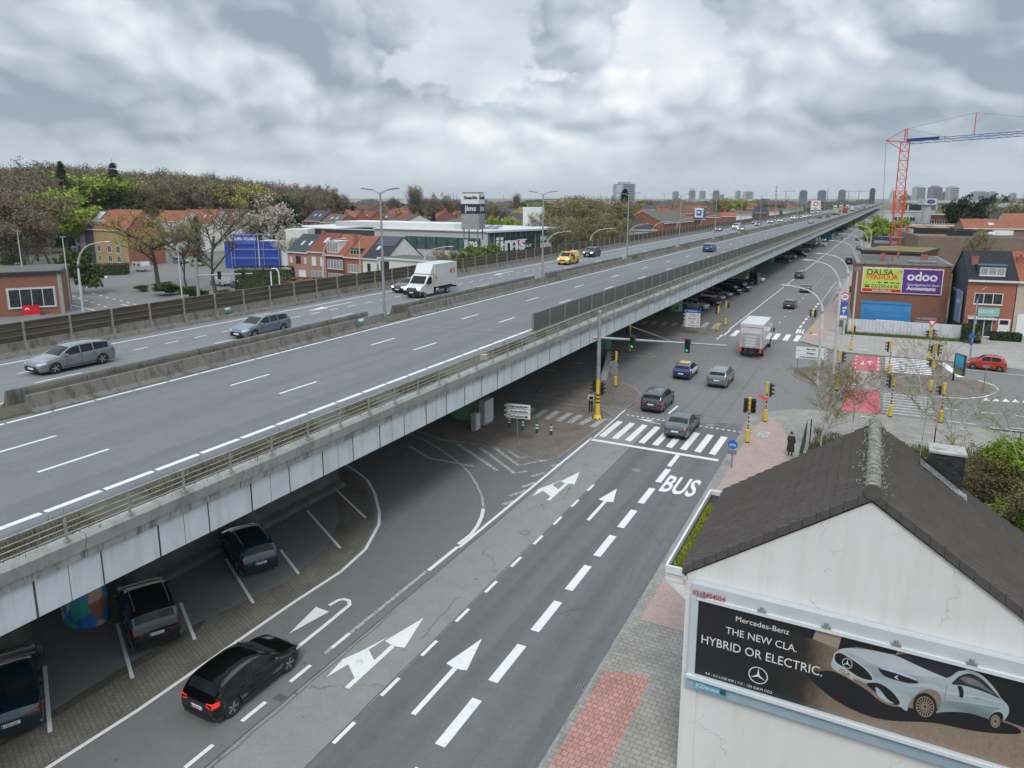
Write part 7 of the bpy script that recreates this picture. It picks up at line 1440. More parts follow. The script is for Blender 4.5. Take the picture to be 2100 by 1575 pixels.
pb = E('double_billboard', DW.P, 'twin hoarding, lime green rental advert beside a purple accountants advert', 'hoarding', rz=R(3.5))
b = MB(); b.bx(bu0-.12, bu1+.12, -.22, -.02, bz0-.12, bz1+.12); b.build('frame', WHT, pb)
b = MB(); b.bx(bu0, bum-.05, -.25, -.22, bz0, bz1); pg = b.build('green_poster', M('lime_poster', (.52, .62, .12), .5, var=.04), pb); b = MB(); b.bx(bum+.05, bu1, -.25, -.22, bz0, bz1); pp = b.build('purple_poster', M('purple_poster', (.115, .035, .24), .5, var=.05), pb)
wg_ = bum-bu0; hg_ = bz1-bz0
def tx(s, fx_, fz, size, m, par, x0, w_, bold=0, sx=1.0, sh=0): return text(s, size, m, 'lettering', par, (x0+w_*fx_, -.262, bz0+hg_*fz), (R(90), 0, 0), bold, 'CENTER', .002, sx, sh)
DG = M('print_dark_green', (.02, .05, .01), .5); OR = M('print_orange', (.75, .10, .01), .5)
tx('DALSA', .42, .83, hg_*.34, DG, pg, bu0, wg_, .01, 1.0); tx('VERHUUR', .48, .62, hg_*.27, OR, pg, bu0, wg_, .025, 1.02); tx('03/290.64.00', .58, .235, hg_*.21, DG, pg, bu0, wg_, 0, .95)
b = MB(); b.bx(bu0, bum-.05, -.256, -.25, bz0, bz0+hg_*.125); q_ = b.build('red_band', M('print_red', (.65, .01, .01), .5), pg); tx('www.dalsa.be', .5, .06, hg_*.12, WHT, q_, bu0, wg_, .008, 1.1)
b = MB()
for k, (w_, h_) in enumerate([(.12, .05), (.08, .08), (.3, .1), (.38, .12), (.5, .09), (.35, .08)]): X = bu0+wg_*(.08+.155*k); b.bx(X, X+w_*1.2, -.256, -.25, bz0+hg_*.375, bz0+hg_*.375+h_*1.6)
b.bx(bu0+wg_*.06, bu0+wg_*.18, -.256, -.25, bz0+hg_*.17, bz0+hg_*.24); b.bx(bu0+wg_*.04, bu0+wg_*.20, -.256, -.25, bz0+hg_*.26, bz0+hg_*.29); b.build('printed_machines', DG, pg)
b = MB()
for cx_, cz_ in ((.80, .72), (.90, .86)): b.add([(bu0+wg_*cx_+q*cos(2*pi*j/14), -.256, bz0+hg_*cz_+q*sin(2*pi*j/14)) for q in (.16, .23) for j in range(14)], [(j, (j+1) % 14, 14+(j+1) % 14, 14+j)[::-1] for j in range(14)])
b.build('printed_rings', OR, pg)
wp_ = bu1-bum
tx('odoo', .5, .70, hg_*.52, WHT, pp, bum, wp_, .045, 1.0); tx('Goedgekeurd door', .55, .36, hg_*.155, WHT, pp, bum, wp_, .002, 1.0); tx('Accountants', .5, .20, hg_*.21, WHT, pp, bum, wp_, .03, 1.0)
b = MB()
for k in range(5): X = bu0+(bu1-bu0)*(.12+.19*k); b.tube([(X, -.2, bz1+.1), (X, -.7, bz1+.25)], .02, 4); b.box((X, -.7, bz1+.2), (.25, .12, .1))
b.build('lamps', BLK, pb)
FN = Fac((-2.62, 100.2), 4.0); wf = FN.s_(1970, 690); b = MB(); X = 0; vs = []; k = 0
while X <= wf: vs += [(X, (.0, -.06, -.06, .0)[k % 4], .1), (X, (.0, -.06, -.06, .0)[k % 4], 1.95)]; X += .10; k += 1
b.add(vs, [(2*i, 2*i+2, 2*i+3, 2*i+1) for i in range(len(vs)//2-1)]); fo = b.build('corrugated_fence', weathered('white_corrugated', (.62, .63, .66), (.40, .40, .40), .25, .5), None, FN.P, R(4)); tag(fo, 'white corrugated sheet fence in front of the blue skip', 'fence')
b = MB(); b.add([(0, 0, .1), (-.35, 6.5, .1), (-.35, 6.5, 1.9), (0, 0, 1.9)], [(0, 1, 2, 3)]); tag(b.build('mesh_fence', STEEL, None, FN.P, 0), 'grey mesh fence side running back to the brick building', 'fence')
CS = Fac((-.9, 104.4), 3.5); c0, c1 = CS.s_(1765, 640)-0, CS.s_(1868, 640); sk_ = E('skip_container', CS.P, 'big blue ribbed open container behind the white fence', 'container', rz=R(3.5)); zt2 = CS.z(1800, 622)
CB = paint('skip_blue', '#2f86c0', .5, 0)
b = MB(); b.bx(c0, c1, 0, .12, .3, zt2); b.bx(c0, c1, 2.3, 2.42, .3, zt2); b.bx(c0, c0+.12, .12, 2.3, .3, zt2); b.bx(c1-.12, c1, .12, 2.3, .3, zt2); b.bx(c0, c1, .12, 2.3, .3, .5); b.build('shell', CB, sk_); b = MB(); n_ = 12
for k in range(n_): X = c0+(c1-c0)*(k+.3)/n_; b.bx(X, X+.14, -.08, 0, .35, zt2-.05)
b.bx(c0-.05, c1+.05, -.12, .14, zt2-.02, zt2+.1); b.build('ribs', CB, sk_); b = MB(); b.bx(c0+.12, c1-.12, .12, 2.3, zt2-.5, zt2-.35); b.build('rubble', weathered('rubble', (.2, .19, .18), (.08, .08, .07), .5), sk_)
rnd = random.Random(4); GM = [STEEL, M('green_steel', (.04, .16, .09), .5), M('pale_plank', (.5, .5, .47), .7)]
for k, (u, v, z, L_, r_, lb) in enumerate([(5.9, 104.2, .7, 2.5, .15, 'stack of green and grey steel beams right of the blue container'), (7.0, 103.4, .5, 2.2, -.5, 'leaning pale planks in the building yard'), (8.2, 103.2, .55, 1.8, .2, 'bundle of grey scaffold tubes near the dark side wall'), (6.4, 106, 1.4, 1.8, .1, 'pale crate pile against the brick wall')]):
 b = MB()
 for j in range(9): b.box((rnd.uniform(-.4, .4), rnd.uniform(-.5, .5), z*rnd.uniform(.2, 1.3)), (L_, .1, .12), r_+rnd.uniform(-.4, .4), ry=rnd.uniform(-.15, .15))
 tag(b.build('steel_stack', GM[k % 3], None, (u, v, .1)), lb, 'material stack')
b = MB(); b.ball((7.55, 103.0, 1.2), .42, 10, 8, 1.2); tag(b.build('drum', paint('drum_blue', '#2878c8', .4, 0)), 'round blue drum among the scaffold material', 'drum')
b = MB(); b.box((0, 0, 0), (3.2, 1.2, .5)); b.v = [(x, y, z+(.4 if abs(x) < 1 and z > 0 else 0)) for x, y, z in b.v]; tag(b.build('covered_pallet', WHT, None, (2.2, 102.2, 1.4)), 'white covered load right behind the corrugated fence', 'load')
gmm = MB(); rnd = random.Random(9)
for i in range(5200):
 u = rnd.uniform(-.4, wf+.6); v = rnd.uniform(-1.5, -.05); P = FN.at(u)+FN.n*v; blade(gmm, P.x, P.y, .12, rnd.uniform(.08, .3), .03, .4, rnd)
GRS = NT('fresh_grass'); GRS.col(GRS.ramp(GRS.noise(1.5, 6, .7), [(.3, (.055, .085, .02)), (.6, (.12, .17, .035)), (.75, (.20, .17, .08))])); GRS.b.inputs['Roughness'].default_value = 1; GRS = GRS.m
tag(gmm.build('grass', GRS), 'strip of grass along the foot of the white corrugated fence', 'grass', kind='stuff')
b = MB(); b.flat([tuple((FN.at(u)+FN.n*v)[:2]) for u, v in ((-.5, -1.6), (wf+.7, -1.5), (wf+.7, 0), (-.3, 6), (-.6, 0))], .125); struct('ground', b, GRS)
hedge(FN.at(wf+.9)-FN.n*.7, 1.6, 2.6, 1.95, R(5), 'square clipped hedge between the white fence and the orange house', n=900, seed=6)
HO = Fac(G(1972, 690), 7); wo = HO.s_(2078, 640); eo = HO.z(1985, 571)
oh = house(HO.P, 7, wo, 8.6, eo, eo+3.1, BR_ORG, RF['navy'], 'orange brick corner house with glazed dark roof, dormer and teal slate side', side=SLT, wins=[(HO.s_(1999, 600), HO.z(2020, 624), HO.s_(2058, 600)-HO.s_(1999, 600), HO.z(2020, 601)-HO.z(2020, 624), 'white', 3)], ch=[(.9, 2.2, eo+1.0, eo+2.6)], ov=.35)
dormer(oh, HO.s_(2004, 600), HO.s_(2078, 600)-HO.s_(2004, 600)-.9, .4, eo+.25, 1.35, 3.2, M('teal_lead', (.05, .12, .14), .5), M('teal_lead'), 3)
u0, u1 = HO.s_(2005, 640), HO.s_(2049, 640); b = MB(); b.bx(u0, u1, -.18, -.02, HO.z(2020, 648), HO.z(2020, 631)); q_ = b.build('shop_sign', M('mint_sign', (.22, .50, .46), .5), oh); text('LUCHIE', .5, WHT, 'lettering', q_, ((u0+u1)/2-.3, -.2, HO.z(2020, 639)), (R(90), 0, 0), .01)
b = MB(); b.bx(HO.s_(1983, 660), HO.s_(2043, 660), -.5, 0, HO.z(2010, 654), HO.z(2010, 651)); b.build('canopy', TRIM, oh)
for i, x in enumerate((1982, 2000, 2016)): win(oh, HO.s_(x, 670), .15, .95, 2.55, 0, 'dark', 1, 'shop_window', fmat=TRIM)
door(oh, HO.s_(2046, 670), 1.25, 2.5, WHT); b = MB(); b.bx(HO.s_(2046, 670)+.15, HO.s_(2046, 670)+1.05, -.07, -.05, 1.8, 2.35); b.build('door_light', GLS, oh)
sb = E('side_banner', HO.P, 'tall blue banner board on brackets on the dark slate side wall', 'hoarding', rz=R(7)); b = MB(); b.bx(-.35, -.2, .9, 3.6, 1.6, 5.6); b.build('frame', STEEL, sb); b = MB(); b.bx(-.38, -.35, 1.0, 3.5, 1.7, 5.4); q_ = b.build('poster', M('banner_sky', (.16, .26, .48), .5, var=.2), sb); text('odoo', .8, WHT, 'lettering', q_, (-.39, 2.25, 4.3), (R(90), 0, R(-90)), .02); b = MB(); [b.tube([(-.3, y, 5.6), (-.9, y, 5.9), (-.8, y, 5.6)], .03, 5) for y in (1.2, 2.2, 3.2)]; b.build('bracket', STEEL, sb)
nb = house(HO.at(wo+.1), 7, 6, 8.6, eo, eo+3.1, weathered('beige_render', (.50, .43, .33), (.3, .26, .2), .2), RF['orange'], 'beige rendered house with orange roof at the right edge', ov=.35, ch=[(.6, 2.6, eo+.8, eo+2.6)]); b = MB(); b.bx(.4, 3.4, -.06, 0, .5, 3.2); b.build('garage_door', WHT, nb)
hedge(HO.at(wo-1.0)-HO.n*2.0, 3.0, .9, 1.0, R(7), 'low hedge in front of the beige house', seed=8)
b = MB(); b.flat([tuple((HO.at(u)+HO.n*v)[:2]) for u, v in ((.2, -3.4), (5.2, -3.4), (4.9, 0), (.2, 0))], .128); struct('pavement', b, M('forecourt', (.34, .33, .31), .9, var=.1))
BB = Fac(AD(1893, 150, 0), 7); wb_ = BB.s_(2098, 500); zb2 = BB.z(1900, 486)
bb = E('brick_warehouse', BB.P, 'large windowless brown brick block with mossy flat roof', 'building', rz=R(7)); b = MB(); b.bx(0, wb_, 0, 20, 0, zb2); b.build('wall', BR_BRN, bb); b = MB(); b.bx(0, wb_, 0, .3, zb2, zb2+.25); b.bx(0, .3, .3, 20, zb2, zb2+.25); b.build('coping', STEELD, bb); b = MB(); b.bx(.3, wb_, .3, 20, zb2, zb2+.05); b.build('roof', weathered('sedum_roof', (.22, .15, .05), (.08, .085, .03), .5), bb)
b = MB(); b.box((7.5, 4, zb2+.6), (4.5, 1.0, 1.0)); b.box((wb_*.55, 8, zb2+.8), (2.5, 2, .9)); b.bx(1, wb_*.5, 12, 12.3, zb2, zb2+1.2); b.build('roof_units', BLK, bb); b = MB(); b.ball((12.2, 4, zb2+.5), .7, 10, 6, .6); b.box((14.5, 6, zb2+.7), (3, 1.2, .8)); b.build('vents', WHT, bb)
for x0, x1, dst, yt, m, lb in [(1776, 1905, 126, 516, BR_DRK, 'low flat-roofed building with brown moss roof behind the hoarding building'), (1798, 1880, 172, 502, M('site_cabin_white', (.58, .60, .62), .6), 'long white site cabin with a blue stripe below the crane'), (1802, 1850, 195, 488, M('site_cabin_grey', (.35, .40, .40), .6), 'pale grey site container at the crane foot'),
                             (1862, 2000, 215, 462, BR_RED, 'low red brick building with white roof edge'), (1880, 1960, 245, 440, BR_DRK, 'red brick showroom behind the building site'), (1820, 1880, 240, 434, M('site_cabin_white'), 'flat white canopy roof left of the crane')]:
 P0, P1 = AD(x0, dst, 0), AD(x1, dst*.985, 0); an = atan2(P1.y-P0.y, P1.x-P0.x); w_ = (P1-P0).length; z = ZA(x0, yt, P0); r = E('flat_building', P0, lb, 'building', rz=an); b = MB(); b.bx(0, w_, 0, 12, 0, z); b.build('wall', m, r); b = MB(); b.bx(-.15, w_+.15, -.2, 12.2, z, z+.3); b.build('roof_edge', WHT if dst > 200 else SLT, r); b = MB(); b.bx(.2, w_, .1, 12, z+.3, z+.34); b.build('roof', MT['sedum_roof'] if dst < 130 else FLAT, r)
 if dst > 200:
  for k in range(4): win(r, 2+k*w_/5, z-2.6, 1.5, 1.2, 0, 'white', 2)
 elif dst > 165:
  b = MB(); b.bx(0, w_, -.03, 0, z-.5, z-.15); b.build('stripe', M('stripe_blue', (.03, .05, .3), .5), r)
P0 = AD(1985, 190, 0); house(P0, 6, 26, 10, ZA(1985, 468, P0), ZA(1985, 451, P0), BR_BRN, RF['orange'], 'long orange tiled roof with three skylights at the right', sky=[(5, .3, 1, 1.3), (12, .5, 1, 1.3), (18, .3, 1, 1.3)], wins=[(20, 2, 1.2, 1.4, 'white', 2)])
P0 = AD(2030, 240, 0); house(P0, 6, 10, 9, ZA(2030, 452, P0), ZA(2030, 440, P0), REND, RF['dark'], 'dark pointed roof behind the long orange roof'); P0 = AD(2068, 235, 0); house(P0, 6, 16, 9, ZA(2068, 450, P0), ZA(2068, 439, P0), REND, RF['orange'], 'plain orange roof at the far right edge')
P0 = AD(2030, 300, 0); house(P0, 6, 34, 10, ZA(2030, 432, P0), ZA(2030, 424, P0), BR_RED, RF['brown'], 'low reddish roof row behind the light bare tree')
P = AD(2075, 300, 0); z = ZA(2075, 425, P); b = MB(); b.ball((0, 0, z), 7, 16, 8, .22); b.bx(-6, 5, -3, 3, 0, z); o = b.build('domed_hall', M('grey_shell', (.30, .32, .34), .4, .3, var=.2), None, (P.x, P.y, 0), PSI); tag(o, 'grey hall with a rounded shell roof near the right edge', 'hall')
P = AD(1903, 232, 0); r = E('sign_pylon', P, 'pale cylinder pylon carrying a square sign with blue oval', 'sign tower', rz=PSI); z = ZA(1903, 407, P); zl = ZA(1903, 420, P); b = MB(); b.cyl((0, 0, 0), 1.0, zl, 14, 1.3); b.build('column', M('pylon_grey', (.42, .44, .46), .5), r); b = MB(); b.bx(-1.7, 1.7, -1.7, 1.7, zl, z); b.build('head', M('pylon_white', (.55, .58, .62), .5), r); b = MB(); b.poly([(1.15*cos(2*pi*j/20), -1.72, (z+zl)/2+.55*sin(2*pi*j/20)) for j in range(20)]); q_ = b.build('oval', M('oval_blue', (.01, .04, .22), .4), r); text('Ford', .6, WHT, 'lettering', q_, (0, -1.74, (z+zl)/2), (R(90), 0, 0), ext=.002, shear=.3)
P = AD(1845, 178, 0); P.z = 0; cr = E('tower_crane', P, 'orange tower crane with blue jib over the building site', 'crane', rz=0)
CO = M('crane_orange', (.68, .12, .03), .5, var=.12); CB2 = M('crane_blue', (.02, .05, .22), .5, var=.1)
hz_ = ZA(1836, 292, P)
def lattice(b, p, q, w, step, r_, sq_=True, tri=False):
 p, q = Vector(p), Vector(q); d = (q-p).normalized(); a = d.cross(Vector((0, 1, .01))).normalized() if abs(d.y) < .9 else d.cross(Vector((1, 0, 0))).normalized(); c = d.cross(a); L = (q-p).length; n = int(L/step)
 off = [a*w/2+c*w/2, a*w/2-c*w/2, -a*w/2-c*w/2, -a*w/2+c*w/2] if not tri else [a*w/2, -a*w/2, c*w*.8]
 for o in off: b.tube([p+o, q+o], r_, 4)
 for i in range(n):
  s0, s1 = p+d*(L*i/n), p+d*(L*(i+1)/n)
  for j in range(len(off)): o0, o1 = off[j], off[(j+1) % len(off)]; b.tube([s0+o0, s1+o1] if i % 2 else [s0+o1, s1+o0], r_*.6, 3, cap=False); b.tube([s1+o0, s1+o1], r_*.5, 3, cap=False)
lean = Vector((0, 0, 0))
b = MB(); lattice(b, (0, 0, 0), (0, 0, hz_), 1.7, 1.9, .10); b.build('mast', CO, cr)
b = MB(); zc_ = ZA(1836, 420, P); lattice(b, (0, 0, zc_-2), (0, 0, zc_+3), 2.3, 1.2, .12); b.build('climbing_frame', M('crane_bright', (.85, .16, .02), .5), cr)
jd = (AD(2140, 168, 0)-P); jd.z = 0; jl = jd.length; jd.normalize(); je = jd*jl; je.z = ZA(2100, 272, P+je); 
b = MB(); lattice(b, (0, 0, hz_), (jd.x*jl*1.15, jd.y*jl*1.15, hz_+(je.z-hz_)*1.15), .95, 1.6, .05, tri=True); b.build('jib', CB2, cr)
b = MB(); q = jd*3.6; b.box((q.x, q.y, hz_+.4), (6.4, .15, .6), atan2(jd.y, jd.x), ry=-atan2(je.z-hz_, jl)); b.build('jib_panel', CB2, cr)
b = MB(); top = Vector((0, 0, ZA(1836, 265, P))); bk = -jd*4.2; bk.z = ZA(1836, 286, P); lattice(b, (0, 0, hz_), top, .5, 1.2, .07); b.tube([(0, 0, hz_), tuple(bk)], .12, 4); b.tube([tuple(top), tuple(bk)], .06, 4); b.tube([(0, 0, hz_-2), tuple(bk)], .08, 4); b.build('slewing_top', CO, cr)
pm_ = jd*jl*.50; pt_ = pm_.copy(); pm_.z = hz_+(je.z-hz_)*.5+.5; pt_.z = pm_.z+4.2; b = MB(); b.tube([tuple(pm_), tuple(pt_)], .09, 4); b.build('king_post', CO, cr)
b = MB(); b.tube([tuple(top), tuple(pt_)], .035, 3); b.tube([tuple(pt_), (jd.x*jl*1.1, jd.y*jl*1.1, je.z+1.6)], .035, 3); b.tube([tuple(top), (jd.x*jl*.3, jd.y*jl*.3, hz_+(je.z-hz_)*.3+.5)], .035, 3); b.tube([tuple(bk), (-2.3, -.6, 0)], .05, 3); b.build('cables', STEELD, cr)
b = MB(); b.bx(-2.2, 2.2, -2.2, 2.2, 0, 1.0); b.build('base', CON, cr)
P = AD(1866, 165, 0); r = E('scaffold', P, 'red and grey scaffolding around the building site right of the crane', 'scaffold', rz=R(5)); b = MB()
for i in range(5):
 for j in range(3): b.cyl((i*1.4-2.5, j*1.5, 0), .07, 10+(i % 3), 5)
for k in range(6):
 for j in range(3): b.tube([(-2.5, j*1.5, 1.6*k+1.4), (3.1, j*1.5, 1.6*k+1.4)], .06, 4)
b.build('frame', M('scaffold_red', (.42, .09, .08), .6, var=.3), r); b = MB()
for k in range(6): b.bx(-2.4, 3.0, .1, 1.4, 1.6*k+1.2, 1.6*k+1.28)
b.build('boards', M('scaffold_board', (.42, .38, .36), .8, var=.3), r)
P = AD(1895, 200, 0); rnd = random.Random(12)
for k, (x, yb, dst, lb) in enumerate([(1925, 474, 195, 'heap of pale building material on the site'), (1960, 468, 200, 'wrapped white pallets on the site'), (1905, 462, 205, 'stacked formwork panels on the site')]):
 P = AD(x, dst, 0); b = MB()
 for j in range(14): b.box((rnd.uniform(-5, 5), rnd.uniform(-2, 2), ZA(x, yb, P)-rnd.uniform(0, .9)), (rnd.uniform(1, 4), rnd.uniform(.8, 2), .35), rnd.uniform(-.3, .3), ry=rnd.uniform(-.1, .1))
 b.bx(-6, 6, -3, 3, 0, ZA(x, yb, P)-.8); tag(b.build('material_heap', M('pale_heap_%d' % k, [(.48, .44, .40), (.6, .6, .6), (.40, .30, .22)][k], .8, var=.4, scale=.8), None, (P.x, P.y, 0), PSI), lb, 'material stack')
P0, P1 = AD(1850, 420, 0), AD(2032, 420, 0); z = ZA(1940, 411, P0); b = MB(); d = (P1-P0); b.box((*((P0+P1)/2)[:2], z-.6), (d.length, 3, 1.2), atan2(d.y, d.x))
for k in range(6): q = P0+d*(k+.5)/6; b.box((q.x, q.y, (z-1)/2), (.8, 1.0, z-1))
tag(b.build('rail_viaduct', M('pale_viaduct', (.5, .5, .48), .8)), 'long pale elevated deck across the right background', 'viaduct')
P = AD(1812, 900, 0)
# ================================================================== trees
BARK = M('bark', (.085, .07, .055), .95, var=.35, scale=4); BARKG = M('grey_bark', (.15, .135, .115), .95, var=.3, scale=3)
BIRCH = NT('birch_bark'); BIRCH.col(BIRCH.ramp(BIRCH.noise(1.5, 6, .8, BIRCH.mapping((3, 3, 6))), [(.45, (.62, .60, .55)), (.58, (.50, .48, .43)), (.64, (.06, .055, .05))])); BIRCH.b.inputs['Roughness'].default_value = .9; BIRCH = BIRCH.m
def leafm(n, c, v=.45): 
 t = NT(n); f = t.noise(.35, 4, .7); t.col(t.ramp(f, [(.3, sc(c, 1-v)), (.5, c), (.7, sc(c, 1+v))])); t.b.inputs['Roughness'].default_value = .9; t.b.inputs['Specular IOR Level'].default_value = .15; MT[n] = t.m; return t.m
BARKB = M('birch_twig', (.13, .09, .06), .9, var=.3)
TWG = leafm('brown_twigs', (.20, .165, .115)); TWO = leafm('olive_twigs', (.235, .21, .105)); TWR = leafm('rusty_twigs', (.235, .165, .10)); LFG = leafm('fresh_green_leaves', (.27, .36, .06), .35); LFY = leafm('yellow_green_buds', (.33, .34, .08), .35)
CNF = leafm('dark_needles', (.035, .055, .035), .5); BLS = leafm('pale_blossom', (.42, .38, .31), .3); GRN2 = leafm('bush_green', (.075, .11, .035), .5); BUD = leafm('olive_buds', (.32, .31, .09), .4)
def tree_meshes(name, h, clear, spread, seed, bark, leaf, nleaf=2600, lsize=(.34, .09), levels=4, up=.55, gnarl=.25, kids_=(5, 4, 4, 3), droop=0, r0=None, shape='round'):
 rnd = random.Random(seed); T = MB(); B2 = MB(); Lf = MB(); ends = []
 def rv(): return Vector((rnd.uniform(-1, 1), rnd.uniform(-1, 1), rnd.uniform(-1, 1)))
 r0 = r0 or h*.016
 def grow(p, d, L, r, lv):
  n = 3 if lv < 2 else 2; pts = [p]; q = p
  for i in range(n):
   d = (d+rv()*gnarl+Vector((0, 0, .10*up if lv else .25))-Vector((0, 0, droop*(lv > 1)))).normalized(); q = q+d*(L/n); pts.append(q)
  (T if lv < 2 else B2).tube(pts, r, 6 if lv == 0 else (4 if lv == 1 else 3), r*.55, cap=False)
  if lv >= 2: ends.append((pts, lv))
  if lv < levels:
   k = kids_[lv]
   for j in range(k):
    t = rnd.uniform(.35, 1.0) if lv else rnd.uniform(clear/max(L, .1)*.9, 1.0); a = rnd.uniform(0, 2*pi)+j*2*pi/k
    idx = min(int(t*n), n-1); base = pts[idx].lerp(pts[idx+1], t*n-idx); side = Vector((cos(a), sin(a), 0))
    dd = (d*.45+side*(spread if lv == 0 else .9)+Vector((0, 0, up*rnd.uniform(.3, 1)))).normalized()
    grow(base, dd, L*rnd.uniform(.50, .72), r*.52, lv+1)
 grow(Vector((0, 0, 0)), Vector((0, 0, 1)), h*.60, r0, 0)
 for i in range(nleaf):
  pts, lv = rnd.choice(ends); k = rnd.randrange(len(pts)-1); c = pts[k].lerp(pts[k+1], rnd.random())+rv()*lsize[0]*1.6-Vector((0, 0, droop*rnd.uniform(0, 3)))
  a = (rv()+Vector((0, 0, .4))).normalized()*lsize[0]*rnd.uniform(.5, 1); e = a.cross(rv()).normalized()*lsize[1]
  Lf.add([c-a, c+e, c+a, c-e], [(0, 1, 2, 3)])
 zm = max(v[2] for v in T.v+B2.v); k = h/zm
 for m in (T, B2, Lf): m.v = [(x*k, y*k, z*k) for x, y, z in m.v]
 return T.mesh('trunk', bark), B2.mesh('branches', BARKB if bark is BIRCH else bark), Lf.mesh('crown', leaf)
def conifer_meshes(seed, h, w, n=26, dens=30, mat=None, pw=.9):
 rnd = random.Random(seed); T = MB(); T.tube([(0, 0, 0), (0, 0, h)], h*.016, 6, .03); C_ = MB()
 for i in range(n):
  z = h*(.12+.87*i/n); r = w*(1-i/n)**pw+.15
  for j in range(dens):
   a = rnd.uniform(0, 2*pi); rr = r*rnd.uniform(.25, 1.1); p = Vector((cos(a)*rr, sin(a)*rr, z-rr*.28+rnd.uniform(-.4, .4))); u = Vector((cos(a), sin(a), -.35)).normalized()*h*.035; e = Vector((-sin(a), cos(a), rnd.uniform(-.4, .4)))*h*.016; C_.add([p-u*.6, p+e, p+u, p-e], [(0, 1, 2, 3)])
 return T.mesh('trunk', BARK), C_.mesh('crown', mat or CNF)
TREES = {}
def tree(kind, P, h, label, cat='tree', group=None, rz=None, wx=1.0, name='bare_tree'):
 me, h0 = TREES[kind]; s_ = h/h0
 r = E(name, Vector((P.x, P.y, P.z)), label, cat, group, rz if rz is not None else random.uniform(0, 6.28)); r.scale = (s_*wx, s_*wx, s_)
 for m in me: o = bpy.data.objects.new(m.name.split('.')[0], m); COL.objects.link(o); o.parent = r
 return r
for k, (bk, lf, sd) in {'f0': (BARKG, TWG, 1), 'f1': (BARKG, TWO, 2), 'f2': (BARK, TWR, 3), 'f3': (BARKG, TWG, 4)}.items(): TREES[k] = (tree_meshes(k, 22, 6, .8, sd, bk, lf, 5200, (.55, .13), 4, .7, .22, (7, 4, 4, 2)), 22)
TREES['fg'] = (tree_meshes('fg', 18, 4, .9, 5, BARK, LFG, 8000, (.5, .28), 4, .5, .22, (7, 4, 4, 2)), 18)
TREES['fy'] = (tree_meshes('fy', 20, 5, .8, 6, BARK, LFY, 5500, (.45, .22), 4, .6, .22, (7, 4, 4, 2)), 20)
TREES['big'] = (tree_meshes('big', 17, 4.2, 1.15, 11, BARK, BUD, 4200, (.30, .06), 4, .55, .28, (6, 5, 4, 3), r0=.36), 17)
TREES['big2'] = (tree_meshes('big2', 17, 4.5, .9, 14, BARK, TWO, 2400, (.28, .04), 4, .6, .28, (6, 5, 4, 3), r0=.34), 17)
TREES['dense'] = (tree_meshes('dense', 14, 3, 1.0, 17, BARKG, TWO, 7500, (.32, .08), 4, .5, .28, (7, 5, 4, 3)), 14)
TREES['blossom'] = (tree_meshes('blossom', 9, 2, 1.0, 21, BARK, BLS, 4500, (.22, .10), 4, .5, .25, (6, 4, 4, 2)), 9)
TREES['con'] = (conifer_meshes(1, 16, 3.2, 34, 55, None, .8), 16); TREES['spruce'] = (conifer_meshes(2, 16, 3.6, 14, 60, None, .9), 16)
TREES['pine'] = (tree_meshes('pine', 13, 3.5, 1.1, 31, BARK, CNF, 5200, (.55, .25), 3, .3, .2, (8, 5, 4)), 13)
TREES['pop'] = (tree_meshes('pop', 20, 2, .16, 33, BARKG, TWG, 2600, (.4, .08), 3, 1.6, .1, (14, 4, 3)), 20)
TREES['bush'] = (tree_meshes('bush', 4, .4, 1.3, 35, BARK, GRN2, 5500, (.22, .12), 3, .35, .3, (9, 5, 4)), 4)
TREES['shrubg'] = (tree_meshes('shrubg', 7, 1, 1.1, 36, BARK, leafm('laurel_leaves', (.15, .19, .05), .5), 6500, (.26, .13), 3, .45, .3, (9, 5, 4)), 7)
rt = random.Random(42)
def topline(x):
 pts = [(-150, 352), (0, 343), (60, 345), (100, 335), (150, 340), (250, 350), (320, 352), (400, 358), (460, 362), (520, 375), (600, 380), (660, 382), (700, 400)]
 for (a, ya), (b_, yb) in zip(pts, pts[1:]):
  if x <= b_: return ya+(yb-ya)*(x-a)/(b_-a)
 return 400
n = 0
for row, (dst, stp) in enumerate([(345, 11), (325, 12), (303, 13), (262, 15)]):
 x = -120
 while x < (690 if row < 2 else (640 if row == 2 else 90)):
  P = AD(x+rt.uniform(-4, 4), dst+rt.uniform(-9, 9), 0); yt = topline(x)+(3-row)*-1+row*6+rt.uniform(-4, 9); h = ZA(x, yt, P)
  tree(rt.choice(['f0', 'f1', 'f2', 'f3', 'f0', 'f3'] if row < 3 else ['f0', 'f1', 'f2', 'f3']), P, max(9, h), 'tall bare brown tree in the dense wood behind the houses at the left', group='trees of the wood at the left', wx=rt.uniform(.8, 1.05)); n += 1; x += stp*rt.uniform(.8, 1.2)
for x, dst, yt, k, lb in [(122, 225, 385, 'fg', 'bright fresh green tree standing left of the yellow houses'), (60, 235, 388, 'fy', 'yellow green tree crown at the far left among bare trees'), (180, 290, 352, 'fg', 'yellow green tree left of the lone spruce'), (222, 292, 350, 'fy', 'broad yellow green tree right below the lone spruce'), (470, 292, 374, 'fy', 'yellow green tree behind the dark conifer'), (448, 295, 368, 'f1', 'olive tree left of the yellow green one behind the conifer'),
                          (28, 190, 385, 'f0', 'large brown bare tree at the far left edge'), (88, 185, 388, 'f1', 'large olive bare tree next to the left car park'), (5, 175, 395, 'f2', 'rusty brown bare tree cut by the left edge'), (-30, 180, 380, 'f0', 'bare tree partly outside the left edge'), (60, 170, 420, 'f3', 'brown bare tree by the left car park road')]:
 P = AD(x, dst, 0); tree(k, P, ZA(x, yt, P), lb, name='leafy_tree' if k[1] in 'gy' else 'bare_tree', wx=1.25)
